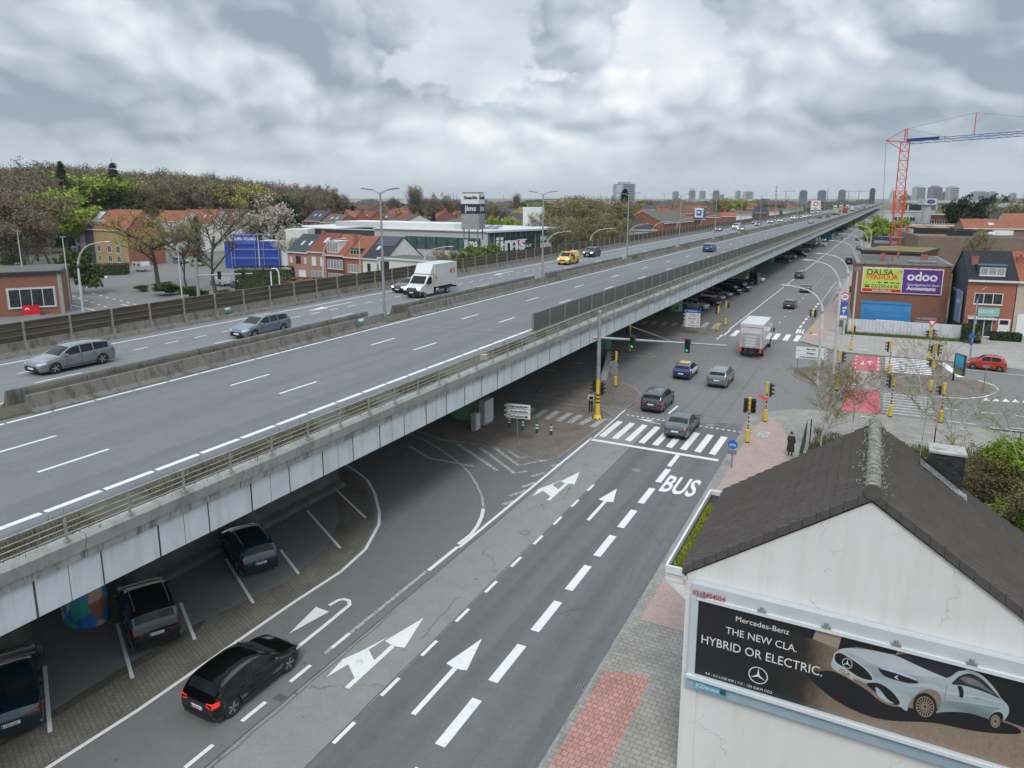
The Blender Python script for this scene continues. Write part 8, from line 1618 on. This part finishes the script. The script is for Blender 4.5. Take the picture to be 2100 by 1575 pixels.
for x, dst, yt, k, lb, w_ in [(237, 285, 325, 'spruce', 'lone dark spruce rising above the wood', 1.0), (131, 270, 328, 'con', 'slim dark conifer rising above the wood at the left', .8), (517, 205, 403, 'con', 'broad dark conifer behind the blue car wash', 1.25), (607, 200, 410, 'pine', 'spreading dark pine right of the broad conifer', .62), (398, 200, 440, 'con', 'thin dark conifer in front of the orange roofs', .8), (722, 260, 420, 'con', 'dark conifer behind the tall lamp', 1.0), (1281, 225, 385, 'con', 'dark green conifer in the middle distance left of the grey shed', 1.1), (888, 250, 432, 'con', 'small dark conifer left of the sign tower', .9)]:
 P = AD(x, dst, 0); tree(k, P, ZA(x, yt, P), lb, name='conifer', wx=w_)
P = AD(100, 300, 0); tree('f3', P, ZA(100, 326, P), 'tall pale bare tree rising above the wood', wx=1.2)
g = G(325, 590); tree('big', g, HT(325, 590, 425), 'large budding tree with spreading dark limbs in the left car park', wx=1.6, rz=1.0)
g = G(385, 602); tree('big2', g, HT(385, 602, 448), 'thin bare tree between the two larger car park trees', wx=.8, rz=2.0)
g = G(443, 607); tree('big2', g, HT(443, 607, 405), 'tall bare tree with pale thick trunk in front of the white van', wx=1.0, rz=.3)
P = AD(560, 195, 0); tree('blossom', P, ZA(560, 395, AD(560, 215, 0)), 'pale blossoming tree between the conifer and the pine', name='blossom_tree'); P = AD(600, 170, 0); tree('blossom', P, ZA(600, 468, P), 'white blossoming tree behind the white hall', name='blossom_tree')
P = AD(508, 205, 0); tree('blossom', P, ZA(508, 466, P), 'cream blossoming tree behind the blue car wash', name='blossom_tree')
g = AD(150, 150, 0); tree('bush', g, ZA(150, 515, g), 'rounded dark green bush at the corner of the left car park', 'bush', name='bush', wx=.8)
for x, y, k, h, lb in [(350, 605, 'bush', 2.2, 'brown green shrubs in the planted island of the left car park'), (290, 598, 'bush', 1.1, 'low rusty ground shrubs left of the planted island'), (20, 545, 'bush', 2.6, 'green shrubs behind the flat roof at the far left'), (400, 612, 'bush', 2.0, 'shrubs at the foot of the leaning bare tree'), (470, 612, 'bush', 1.5, 'pinkish shrubs along the noise wall')]:
 r = tree(k, G(x, y), h, lb, 'bush', name='bush', wx=2.2)
for x, dst, yt, k, w_, lb in [(955, 112, 502, 'shrubg', .7, 'dark evergreen shrub in front of the gym window'), (980, 110, 500, 'shrubg', .75, 'yellow green shrub in front of the glass shop'), (930, 116, 505, 'dense', .8, 'thin olive bare shrub before the gym window'), (1022, 205, 440, 'fg', .9, 'bright yellow green tree behind the shop right of the sign tower'), (1078, 205, 445, 'fg', .8, 'second yellow green tree beside the white block')]:
 P = AD(x, dst, 0); tree(k, P, ZA(x, yt, P), lb, name='leafy_tree', wx=w_)
for i, (x, dst, yt) in enumerate([(1128, 190, 430), (1150, 200, 415), (1175, 185, 410), (1200, 195, 405), (1222, 200, 398), (1245, 205, 400), (1262, 215, 410), (1190, 170, 445), (1225, 172, 440), (1255, 180, 445), (1160, 168, 455), (1140, 220, 412)]):
 P = AD(x, dst, 0); tree('dense', P, ZA(x, yt, P), 'bare brown tree in the thick tangle right of the glass shop', group='bare trees right of the glass shop', wx=1.15)
for x, dst, yt, k, lb in [(1285, 218, 456, 'fg', 'bright green round tree beside the white wall block'), (1322, 235, 436, 'fg', 'light green tree in the middle of the orange roofs'), (1348, 240, 440, 'fy', 'yellow green tree left of the orange gable'), (1498, 430, 402, 'fy', 'olive green tree group behind the brick terrace'), (1515, 440, 404, 'fy', 'second olive green tree behind the brick terrace'), (1482, 430, 406, 'dense', 'brown tree left of the olive green ones'),
                          (1800, 230, 450, 'fg', 'green tree at the kerb left of the crane'), (1825, 215, 440, 'fg', 'green tree directly behind the crane mast'), (1975, 230, 407, 'pine', 'large dark cedar right of the showroom'), (2040, 400, 402, 'pine', 'dark green tree at the right skyline'), (1945, 300, 420, 'fy', 'yellow green tree left of the cedar'), (1925, 280, 424, 'dense', 'brown bare tree left of the cedar'), (2060, 260, 408, 'dense', 'pale bare tree near the rounded hall'), (2000, 142, 466, 'dense', 'brown leaved tree in front of the brown brick block'), (2110, 300, 400, 'f0', 'bare tree at the right edge')]:
 P = AD(x, dst, 0); tree(k, P, ZA(x, yt, P), lb, name='conifer' if k == 'pine' else 'leafy_tree', wx=.62 if k == 'pine' else (.6 if dst == 142 else .95))
for i, (x, dst, yt) in enumerate([(845, 420, 372), (852, 425, 370), (857, 420, 378), (868, 500, 398), (800, 520, 400), (808, 520, 398), (815, 525, 402), (692, 480, 400), (877, 500, 400), (1058, 620, 391), (1062, 620, 393)]):
 P = AD(x, dst, 0); tree('pop', P, ZA(x, yt, P), ['tallest slim poplar above the left roofs', 'slim poplar beside the tallest one', 'third poplar of the tall clump'][i] if i < 3 else 'distant slim poplar on the skyline', group='poplars on the skyline', name='poplar', wx=1.3)
for x, yt in ((906, 396), (1010, 415), (898, 410)): P = AD(x, 300, 0); tree('f0', P, ZA(x, yt, P), 'rounded bare tree on the skyline '+{906: 'left of the sign tower', 1010: 'behind the glass shop', 898: 'lower than its neighbour by the sign tower'}[x])
t = NT('rough_garden'); t.col(t.ramp(t.noise(.9, 8, .75), [(.3, (.05, .055, .02)), (.45, (.10, .085, .04)), (.55, (.13, .095, .05)), (.7, (.10, .12, .03))])); t.b.inputs['Roughness'].default_value = 1; t.bump(t.noise(8, 6, .8), 1, .1)
b = MB(); b.flat([(-4.0, 24.8), (-3.3, 47.5), (-3.2, 52.5), (4.2, 54.4), (12, 56.3), (60, 45), (60, -5), (5.1, -5), (5.1, 24.8)], .06); struct('ground', b, t.m)
def scrub(n, x0, x1, y0, y1, h, w_, mat, name, lb, seed, dz=.06):
 b = MB(); rn = random.Random(seed)
 for i in range(n):
  x, y = rn.uniform(x0, x1), rn.uniform(y0, y1); hh = h*rn.uniform(.3, 1)*(.6+.4*sin(x*1.3)*cos(y*.9)); blade(b, x, y, dz+rn.uniform(0, hh*.4), hh, w_, .5, rn)
 return tag(b.build(name, mat), lb, name.replace('_', ' '), kind='stuff')
scrub(26000, -2.9, 26, 26, 53.6, 1.0, .016, leafm('brown_scrub', (.13, .105, .06), .5), 'scrub', 'brown brambles and dry stalks covering the garden plot', 1)
scrub(14000, -3.0, 26, 46, 55.4, .8, .03, leafm('scrub_green', (.12, .13, .035), .5), 'undergrowth', 'green and tan undergrowth along the garden fence', 2)
TREES['birch'] = (tree_meshes('birch', 9, 2.2, .55, 51, BIRCH, leafm('birch_buds', (.30, .26, .07), .4), 4200, (.085, .026), 4, .6, .12, (9, 4, 4, 3), .08, .085), 9)
TREES['birch2'] = (tree_meshes('birch2', 9, 2.0, .6, 57, BIRCH, leafm('rusty_buds', (.30, .20, .08), .4), 3600, (.08, .025), 4, .5, .12, (9, 4, 4, 3), .08, .07), 9)
TREES['birch3'] = (tree_meshes('birch3', 9, 3.0, .45, 63, BIRCH, MT['birch_buds'], 2400, (.08, .024), 4, .5, .12, (6, 4, 3, 2), .06, .06), 9)
TREES['scrubt'] = (tree_meshes('scrubt', 5, .5, 1.0, 66, BARK, leafm('scrub_leaf', (.135, .115, .055), .5), 5500, (.10, .045), 4, .6, .25, (8, 5, 4, 3), r0=.05), 5)
TREES['fresh'] = (tree_meshes('fresh', 6, .6, 1.0, 68, BARK, leafm('spring_leaves', (.24, .36, .035), .45), 16000, (.10, .06), 4, .5, .25, (8, 5, 4, 3), r0=.06), 6)
for x, y, k, h, w_, lb in [(-2.2, 49.5, 'birch', 7.6, .85, 'birch with drooping olive twigs behind the person at the kerb'), (-.6, 50.8, 'birch2', 7.2, .95, 'birch with rusty buds in front of the red cycle crossing'), (3.6, 50.5, 'birch3', 10.5, .62, 'tall white-stemmed birch in front of the striped crossing'), (4.8, 48.5, 'birch3', 7, .9, 'thin forked birch right of the tall white one'),
                           (7.6, 42, 'birch3', 8.5, .8, 'slim white birch stem right of the black chimney'), (8.6, 39.5, 'birch3', 6.5, .8, 'second slim birch in the brambles behind the chimney'), (12.0, 47, 'birch2', 9.5, 1.0, 'rusty budded birch at the right edge')]:
 tree(k, Vector((x, y, .06)), h, lb, name='birch_tree', wx=w_)
for i, (x, y, k, h, w_) in enumerate([(6.2, 40, 'scrubt', 4.5, 1.2), (8.5, 43, 'scrubt', 4, 1.3), (10.5, 41, 'scrubt', 4.5, 1.2), (7.5, 46.5, 'scrubt', 3.2, 1.3), (12.5, 44, 'scrubt', 4, 1.3), (9.5, 37, 'scrubt', 5, 1.2), (5.2, 45, 'scrubt', 3, 1.2), (14, 40, 'scrubt', 5, 1.3), (11.5, 49, 'scrubt', 3, 1.2)]):
 tree(k, Vector((x, y, .06)), h, 'tangled brown bramble bush in the garden behind the black chimney', 'bush', 'bramble bushes in the garden', name='bramble_bush', wx=w_)
for x, y, h, lb in [(7.9, 43, 5.0, 'bright green leafy bush at the right edge beside the tiled roof'), (6.9, 38.3, 3.4, 'lower fresh green bush near the roof at the right'), (8.3, 40.5, 5.2, 'tall fresh green bush farther back at the right edge')]: tree('fresh', Vector((x, y, .06)), h, lb, 'bush', name='leafy_bush', wx=1.1)
for i, (x, y) in enumerate([(-3.1, 52.2), (.6, 53.6), (4.6, 54.3), (9.5, 55.2)]):
 b = MB(); b.cyl((0, 0, 0), .04, 1.9, 6); tag(b.build('fence_post', M('post_black', (.03, .035, .03), .6), None, (x, y, .06)), 'thin dark fence post '+['nearest the birch clump', 'left of the tall white birch', 'above the black chimney', 'at the right edge of the garden'][i], 'post', 'dark garden fence posts')
b = MB()
for k in range(14): b.cyl((-3.25-.01*k, 45.8+.5*k, .1), .02, 1.7, 5)
for z in (.4, 1.0, 1.7): b.tube([(-3.25, 45.7, z), (-3.39, 52.4, z)], .02, 4)
tag(b.build('mesh_fence', M('fence_green', (.05, .09, .08), .6)), 'dark green wire fence between the pavement and the garden', 'fence')
# ================================================================== far town and skyline
P1_ = [house(Vector((0, -400, 0)), 0, 9, 9, 6, 9.6, BR_RED, RF['orange'], 'x', wins=[(1.2, 3.2, 1.3, 1.5, 'white', 2), (5.6, 3.2, 1.3, 1.5, 'white', 2)], ch=[(7.5, 4.5, 9, 10.6)]), house(Vector((20, -400, 0)), 0, 11, 9, 5.5, 8.6, REND, RF['brown'], 'x', wins=[(1.2, 2.8, 1.3, 1.5, 'dark', 2), (7, 2.8, 1.3, 1.5, 'dark', 2)], ch=[(1, 4.5, 8, 9.6)]),
       house(Vector((40, -400, 0)), 0, 10, 9, 6, 9.2, BR_DRK, RF['dark'], 'x', wins=[(1.2, 3.2, 1.3, 1.5, 'white', 2), (6, 3.2, 1.3, 1.5, 'white', 2)]), house(Vector((60, -400, 0)), 0, 12, 9, 5.6, 9.0, RENG, RF['red'], 'x', wins=[(2, 3, 1.3, 1.5, 'white', 2)], ch=[(9, 4.5, 8.4, 10)]), house(Vector((80, -400, 0)), 0, 9, 9, 6.2, 9.0, BR_YEL, RF['slate'], 'x', wins=[(1.2, 3.2, 1.3, 1.5, 'white', 2)])]
rc = random.Random(77); used = []
NMH = ['distant red brick house with orange roof among trees', 'distant white house with brown roof among trees', 'distant dark brick house with black roof among trees', 'distant grey house with red roof among trees', 'distant yellow brick house with slate roof among trees']
def scatter(n, x0, x1, d0, d1, seed):
 rn = random.Random(seed); k = 0
 for _ in range(n*6):
  if k >= n: break
  x = rn.uniform(x0, x1); d = d0+(d1-d0)*rn.random()**1.3; P = AD(x, d, 0)
  c = CV(P.y)
  if -70+c < P.x < 12+c: continue
  if any((P-q).length < 17 for q in used): continue
  used.append(P); j = rn.randrange(5); copytree(P1_[j], P, R(rn.choice((0, 0, 90, 8, -8, 30))), NMH[j], 'houses of the far town: '+['orange', 'brown', 'black', 'red', 'slate'][j]+' roofs'); k += 1
scatter(60, 690, 1130, 290, 620, 1); scatter(75, 1130, 1640, 300, 800, 2); scatter(34, 1840, 2110, 330, 800, 3)
for r in P1_:
 for c in kids(r):
  for g_ in kids(c):
   for g2 in kids(g_): bpy.data.objects.remove(g2)
   bpy.data.objects.remove(g_)
  bpy.data.objects.remove(c)
 bpy.data.objects.remove(r)
TREES['low'] = (tree_meshes('low', 12, 2, 1.1, 71, BARKG, TWO, 1500, (1.0, .4), 3, .5, .25, (6, 4, 3)), 12); TREES['low2'] = (tree_meshes('low2', 12, 2, 1.1, 73, BARKG, TWG, 1500, (1.0, .35), 3, .5, .25, (6, 4, 3)), 12); TREES['low3'] = (tree_meshes('low3', 12, 2, 1.1, 75, BARK, LFY, 1500, (1.0, .4), 3, .5, .25, (6, 4, 3)), 12); TREES['low4'] = (tree_meshes('low4', 12, 2, 1.1, 76, BARK, CNF, 1500, (1.0, .5), 3, .5, .25, (6, 4, 3)), 12)
def scat_trees(n, x0, x1, d0, d1, seed, hmin, hmax):
 rn = random.Random(seed); k = 0
 while k < n:
  x = rn.uniform(x0, x1); d = d0+(d1-d0)*rn.random()**.9; P = AD(x, d, 0); c = CV(P.y); k += 1
  if -62+c < P.x < 10+c or any((P-q).length < 8 for q in used): continue
  kd = rn.choice(['low', 'low2', 'low', 'low2', 'low2', 'low3', 'low4']); tree(kd, P, rn.uniform(hmin, hmax), {'low': 'distant olive brown tree among the far roofs', 'low2': 'distant brown bare tree among the far roofs', 'low3': 'distant yellow green tree among the far roofs', 'low4': 'distant dark green tree among the far roofs'}[kd], group={'low': 'distant olive trees', 'low2': 'distant brown trees', 'low3': 'distant yellow green trees', 'low4': 'distant dark green trees'}[kd], name='distant_tree', wx=1.2)
scat_trees(100, 640, 1150, 300, 900, 4, 7, 11); scat_trees(80, 1130, 1660, 380, 1100, 5, 6, 11); scat_trees(80, 1825, 2120, 300, 900, 6, 8, 12); scat_trees(26, 1660, 1840, 600, 1300, 7, 8, 13)
def band(r0, r1, az0, az1, n, h, mat, lb, seed):
 b = MB(); rn = random.Random(seed)
 for i in range(n):
  x = rn.uniform(az0, az1); d = rn.uniform(r0, r1); P = AD(x, d, 0); c = CV(P.y)
  if -55+c < P.x < 8+c: continue
  hh = h*rn.uniform(.5, 1.1)*(.8+.25*sin(x*.031+seed)+.15*sin(x*.11)); w_ = hh*rn.uniform(.5, 1.1)
  for k in range(5):
   a = rn.uniform(0, 3.14); o = Vector((rn.uniform(-.4, .4)*w_, rn.uniform(-.4, .4)*w_, 0)); u = Vector((cos(a), sin(a), 0))*w_*.5; z0, z1 = hh*rn.uniform(0, .3), hh*rn.uniform(.6, 1)
   q = P+o; b.add([(q-u).to_tuple()[:2]+(z0,), (q+u).to_tuple()[:2]+(z0,), (q+u*.9).to_tuple()[:2]+(z1*.8,), (q+u*.3).to_tuple()[:2]+(z1,), (q-u*.5).to_tuple()[:2]+(z1*.95,), (q-u*.95).to_tuple()[:2]+(z1*.7,)], [(0, 1, 2, 3, 4, 5)])
 tag(b.build('distant_woodland', mat), lb, 'woodland', kind='stuff')
band(850, 1700, 640, 2150, 2600, 13, TWG, 'brown belt of distant woodland below the skyline', 3); band(900, 1800, 640, 2150, 1100, 12, GRN2, 'dark green patches in the distant woodland belt', 5); band(420, 800, 380, 760, 500, 12, TWG, 'woodland filling behind the left wood', 9)
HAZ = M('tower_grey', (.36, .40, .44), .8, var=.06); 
def tower(x0, x1, yt, dst, m, lb, floors=10, cap=True, name='tower_block', dark=None):
 P = AD((x0+x1)/2, dst, 0); w_ = (x1-x0)/1478*dst*cos(0); h = ZA((x0+x1)/2, yt, P); r = E(name, P, lb, 'tower block', rz=PSI+R(8)); b = MB(); b.bx(-w_/2, w_/2, 0, w_*.6, 0, h); b.build('wall', m, r)
 b = MB(); step = h/floors
 for k in range(int(floors*.45), floors): b.bx(-w_/2+w_*.06, w_/2-w_*.06, -.25, 0, step*k+step*.25, step*k+step*.72)
 b.build('window_bands', dark or M('tower_window', (.09, .11, .13), .3, var=.2), r)
 if cap: b = MB(); b.bx(-w_*.3, w_*.3, w_*.1, w_*.5, h, h+h*.04+1); b.build('roof_plant', m, r)
 return r
TWH = M('tower_white', (.50, .51, .50), .8, var=.05); TWB = M('tower_blue', (.14, .18, .24), .5, var=.1); TWM = M('tower_mauve', (.30, .29, .32), .8, var=.06)
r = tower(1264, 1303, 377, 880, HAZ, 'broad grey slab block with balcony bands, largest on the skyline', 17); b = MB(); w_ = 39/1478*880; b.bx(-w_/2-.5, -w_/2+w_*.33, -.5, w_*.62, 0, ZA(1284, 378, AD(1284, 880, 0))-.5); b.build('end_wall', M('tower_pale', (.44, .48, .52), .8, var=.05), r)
tower(1153, 1195, 405, 700, weathered('peach_render', (.52, .42, .32), (.4, .33, .26), .2), 'peach block with dark glass front left of the bare tangle', 7); tower(1113, 1150, 407, 1100, TWH, 'pale long block left of the peach one', 6)
for i, (x0, x1, yt, d, m, lb) in enumerate([(1381, 1392, 393, 1900, HAZ, 'slim pale grey tower left of the mauve one'), (1415, 1426, 391, 2000, TWM, 'mauve grey tower with a crane behind it'), (1436, 1447, 392, 2100, HAZ, 'grey tower second right of the crane tower'), (1464, 1475, 392, 2100, TWB, 'blue grey tower with lower annex'), (1476, 1485, 400, 2200, HAZ, 'lower annex beside the blue grey tower'), (1510, 1519, 392, 2200, HAZ, 'thin grey tower before the stepped block'), (1528, 1545, 393, 1900, TWH, 'stepped pale block right of the thin tower'),
           (1643, 1655, 392, 1700, TWB, 'left of three dark and white twin towers'), (1681, 1694, 392, 1700, TWB, 'middle of three dark and white twin towers'), (1723, 1734, 391, 1700, TWB, 'right of three dark and white twin towers'), (1786, 1794, 388, 1500, M('tower_dark', (.05, .07, .10), .5), 'dark slender skyscraper above the end of the viaduct'), (1878, 1897, 384, 1150, TWH, 'left of three white towers right of the crane'), (1911, 1931, 384, 1150, TWM, 'middle grey one of three towers right of the crane'), (1947, 1965, 384, 1150, TWH, 'right and whitest of three towers right of the crane'),
           (1934, 1940, 396, 1300, TWB, 'small dark tower between the middle and right white towers'), (2003, 2028, 394, 1700, HAZ, 'wide grey office block on the right skyline'), (2032, 2042, 394, 1900, HAZ, 'pale blue grey block right of the office block'), (2075, 2084, 397, 2100, HAZ, 'small grey block near the right edge of the skyline'), (1852, 1868, 401, 1000, TWM, 'low brown block directly right of the crane mast')]):
 tower(x0, x1, yt, d, m, lb, 12)
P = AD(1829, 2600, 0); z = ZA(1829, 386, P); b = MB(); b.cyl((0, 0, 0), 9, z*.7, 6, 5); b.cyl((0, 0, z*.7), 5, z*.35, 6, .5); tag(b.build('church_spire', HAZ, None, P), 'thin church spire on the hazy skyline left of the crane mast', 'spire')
for x, yt, d, lb in [(1591, 379, 560, 'lattice antenna mast among the far houses'), (1697, 383, 1500, 'tall thin mast above the far end of the bridge'), (930, 395, 1500, 'thin mast on the left skyline'), (937, 395, 1500, 'second thin mast on the left skyline'), (1033, 397, 1600, 'thin mast right of the sign tower'), (1323, 396, 1500, 'thin mast right of the slab block')]:
 P = AD(x, d, 0); z = ZA(x, yt, P); b = MB(); b.cyl((0, 0, 0), .35*d/560, z, 5, .12*d/560)
 if d < 600: [b.box((0, 0, z-q), (1.6, 1.6, .5)) for q in (2, 4.5, 7)]
 tag(b.build('antenna_mast', STEELD, None, P), lb, 'mast')
for x, yt, d, lb in [(1740, 392, 1500, 'far construction crane left of the dark skyscraper'), (1761, 392, 1500, 'far construction crane next to the dark skyscraper'), (1418, 387, 2000, 'far construction crane above the mauve tower'), (1362, 398, 1800, 'tiny far crane on the skyline'), (1612, 392, 1500, 'far crane left of the twin towers')]:
 P = AD(x, d, 0); z = ZA(x, yt, P); b = MB(); b.cyl((0, 0, 0), .5, z, 4); b.box((5, 0, z), (26, .8, .8), PSI); tag(b.build('distant_crane', STEELD, None, P, 0), lb, 'crane')
for x0, x1, yt, lb in [(712, 760, 411, 'long white warehouse on the left horizon'), (770, 835, 410, 'second white warehouse on the left horizon'), (880, 920, 411, 'white warehouse left of the sign tower on the horizon')]:
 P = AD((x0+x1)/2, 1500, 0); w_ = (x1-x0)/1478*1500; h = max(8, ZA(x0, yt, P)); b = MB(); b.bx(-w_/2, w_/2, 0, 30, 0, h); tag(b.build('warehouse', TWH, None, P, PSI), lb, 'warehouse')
sheet('road', P2((-300, 800), (90, 560), (132, 545), (160, 528), (205, 514), (232, 508), (262, 512), (300, 532), (440, 545), (470, 540), (560, 545), (640, 600), (700, 700), (300, 760)), .01, A_LOT)
mk = MB()
for i in range(8): pline(mk, P2((148+13*i, 607+4.3*i), (153+13*i, 608.5+4.3*i)), .25, .02); pline(mk, P2((190+14*i, 602+3.6*i), (195+14*i, 603.5+3.6*i)), .25, .02)
pline(mk, P2((148, 626), (195, 637)), .25, .02); pline(mk, P2((248, 624), (265, 628)), .25, .02); mk.flat(P2((205, 568), (222, 566), (218, 570)), .02); struct('road_marking', mk, LINE)
# ================================================================== people
SKIN = M('skin', (.42, .27, .2), .6, var=.05); HAIR = M('dark_hair', (.02, .016, .014), .8)
def person(P, rz, label, top, bottom, pose='stand', coat=None, h=1.75, name='person', extra=None):
 r = E(name, P, label, 'person', rz=rz); k = h/1.75
 J = {'pel': (0, 0, .95), 'sp': (0, .0, 1.2), 'ch': (0, 0, 1.38), 'nk': (0, .0, 1.50), 'hd': (0, .03, 1.60), 'ht': (0, .03, 1.68)}
 arms = {'stand': [((.17, 0, 1.43), (.25, .04, 1.16), (.22, .16, 1.0), (.18, .2, .93))], 'front': [((.17, 0, 1.43), (.25, .05, 1.16), (.12, .26, 1.14), (.03, .28, 1.14))]}[pose]
 legs = [((.09, 0, .9), (.10, .06, .5), (.10, .0, .09), (.10, .14, .03))] if pose != 'walk' else []
 vs, es, rad = [], [], []
 def addv(p, r_): vs.append((p[0]*k, p[1]*k, p[2]*k)); rad.append(r_); return len(vs)-1
 a = addv(J['pel'], .13); b_ = addv(J['sp'], .125); c = addv(J['ch'], .145); d = addv(J['nk'], .05); e = addv(J['hd'], .085); f = addv(J['ht'], .075); es += [(a, b_), (b_, c), (c, d), (d, e), (e, f)]
 for s_ in (1, -1):
  q = arms[0]; pr = c
  for p, r_ in zip(q, (.058, .046, .036, .034)): v = addv((p[0]*s_, p[1], p[2]), r_); es.append((pr, v)); pr = v
  for fi in range(4): v = addv((q[-1][0]*s_+(fi-1.5)*.018*(1 if pose == 'front' else 1), q[-1][1]+.05+.01*(fi in (1, 2)), q[-1][2]-.05), .009); es.append((pr, v))
  v = addv((q[-1][0]*s_-.045*s_, q[-1][1]+.02, q[-1][2]-.01), .010); es.append((pr, v))
  pr = a
  st = .12*s_ if pose == 'stand' and extra == 'step' else 0
  for p, r_ in zip(((.09, 0, .88), (.10, .05+st*.5, .5), (.10, .0+st, .09), (.10, .13+st, .04)), (.088, .062, .042, .038)): v = addv((p[0]*s_, p[1], p[2]), r_); es.append((pr, v)); pr = v
 me = bpy.data.meshes.new('body'); me.from_pydata(vs, es, []); o = bpy.data.objects.new('tmp', me); COL.objects.link(o); o.modifiers.new('s', 'SKIN'); sd = o.modifiers.new('u', 'SUBSURF'); sd.levels = 2; sd.render_levels = 2
 for i, v in enumerate(me.skin_vertices[0].data): v.radius = (rad[i]*k*(1.25 if i in (1, 2, 0) else 1), rad[i]*k*(.8 if i in (0, 1, 2) else 1)); v.use_root = (i == 0)
 dg = bpy.context.evaluated_depsgraph_get(); dg.update(); m2 = bpy.data.meshes.new_from_object(o.evaluated_get(dg)); bpy.data.objects.remove(o)
 m2.materials.clear(); [m2.materials.append(x) for x in (top, bottom, SKIN, BLK)]
 for p in m2.polygons: z = p.center.z/k; x = abs(p.center.x)/k; p.material_index = 3 if z < .10 else (1 if z < .93 and x < .19 else (2 if z > 1.475 or (p.center.y/k > .21 and z > .8) else 0)); p.use_smooth = True
 bo = bpy.data.objects.new('body', m2); COL.objects.link(bo); bo.parent = r
 b = MB(); b.ball((0, .005*k, 1.66*k), .098*k, 12, 8, 1.05); b.v = [(x, min(y, .075*k) if z < 1.66*k else y, max(z, 1.60*k)) for x, y, z in b.v]; b.build('hair', HAIR, r)
 b = MB(); b.box((0, .125*k, 1.61*k), (.025, .03, .035)); b.build('nose', SKIN, r); b = MB(); [b.ball((s_*.032*k, .108*k, 1.635*k), .010, 6, 4) for s_ in (1, -1)]; b.build('eyes', BLK, r); b = MB(); b.box((0, .112*k, 1.565*k), (.045, .01, .012)); b.build('mouth', M('lip', (.3, .12, .1), .6), r)
 if coat:
  b = MB(); n_ = 16; prof = [(1.45, .13, .10), (1.42, .20, .13), (1.2, .22, .15), (.95, .22, .16), (.6, .25, .19), (.38, .27, .2)]; v = []
  for z, rx, ry in prof: v += [(rx*cos(2*pi*j/n_)*k, ry*sin(2*pi*j/n_)*k, z*k) for j in range(n_)]
  b.add(v, [(i*n_+j, i*n_+(j+1) % n_, (i+1)*n_+(j+1) % n_, (i+1)*n_+j)[::-1] for i in range(len(prof)-1) for j in range(n_)], True); b.build('coat', coat, r)
 return r
DKC = M('dark_cloth', (.02, .021, .025), .9, var=.2); WJ = M('white_jacket', (.62, .62, .64), .9, var=.08)
pr = person(G(1211, 845, .09), R(180)+PSI, 'person in a white and black jacket and dark trousers standing beside the yellow mast', WJ, DKC, 'front')
b = MB(); b.box((0, .17, 1.2), (.30, .06, .30)); b.build('dark_front', DKC, pr)
person(G(1620, 936, .13), R(-10), 'person in a long dark coat on the pavement beside the birches', DKC, DKC, 'stand', M('long_dark_coat', (.035, .032, .022), .95, var=.4, scale=5))
person(G(1744, 604, .12), R(0), 'person in long black clothing walking past the brick building', DKC, DKC, 'stand', DKC)
person(G(1726, 493, .03), R(30), 'small far person crossing the street under the curved lamps', DKC, DKC, 'stand', extra='step')
P = AD(569, 108, 0); person(Vector((P.x, P.y, 2.6)) if False else P, R(90), 'person with orange top by the hedge beyond the noise wall', M('orange_top', (.5, .25, .08), .9), M('pale_trousers', (.45, .42, .38), .9), 'stand')
# ================================================================== air
hz_m = bpy.data.materials.new('haze'); hz_m.use_nodes = True; n_ = hz_m.node_tree.nodes; n_.clear(); ou = n_.new('ShaderNodeOutputMaterial'); vo = n_.new('ShaderNodeVolumePrincipled'); vo.inputs['Color'].default_value = (.95, .975, 1, 1); vo.inputs['Density'].default_value = .00009; vo.inputs['Anisotropy'].default_value = .2; hz_m.node_tree.links.new(vo.outputs[0], ou.inputs['Volume'])
b = MB(); b.bx(-9500, 9500, -700, 12500, -1, 175); tag(b.build('haze', hz_m), 'thin pale haze over the distant town', 'haze', kind='stuff')
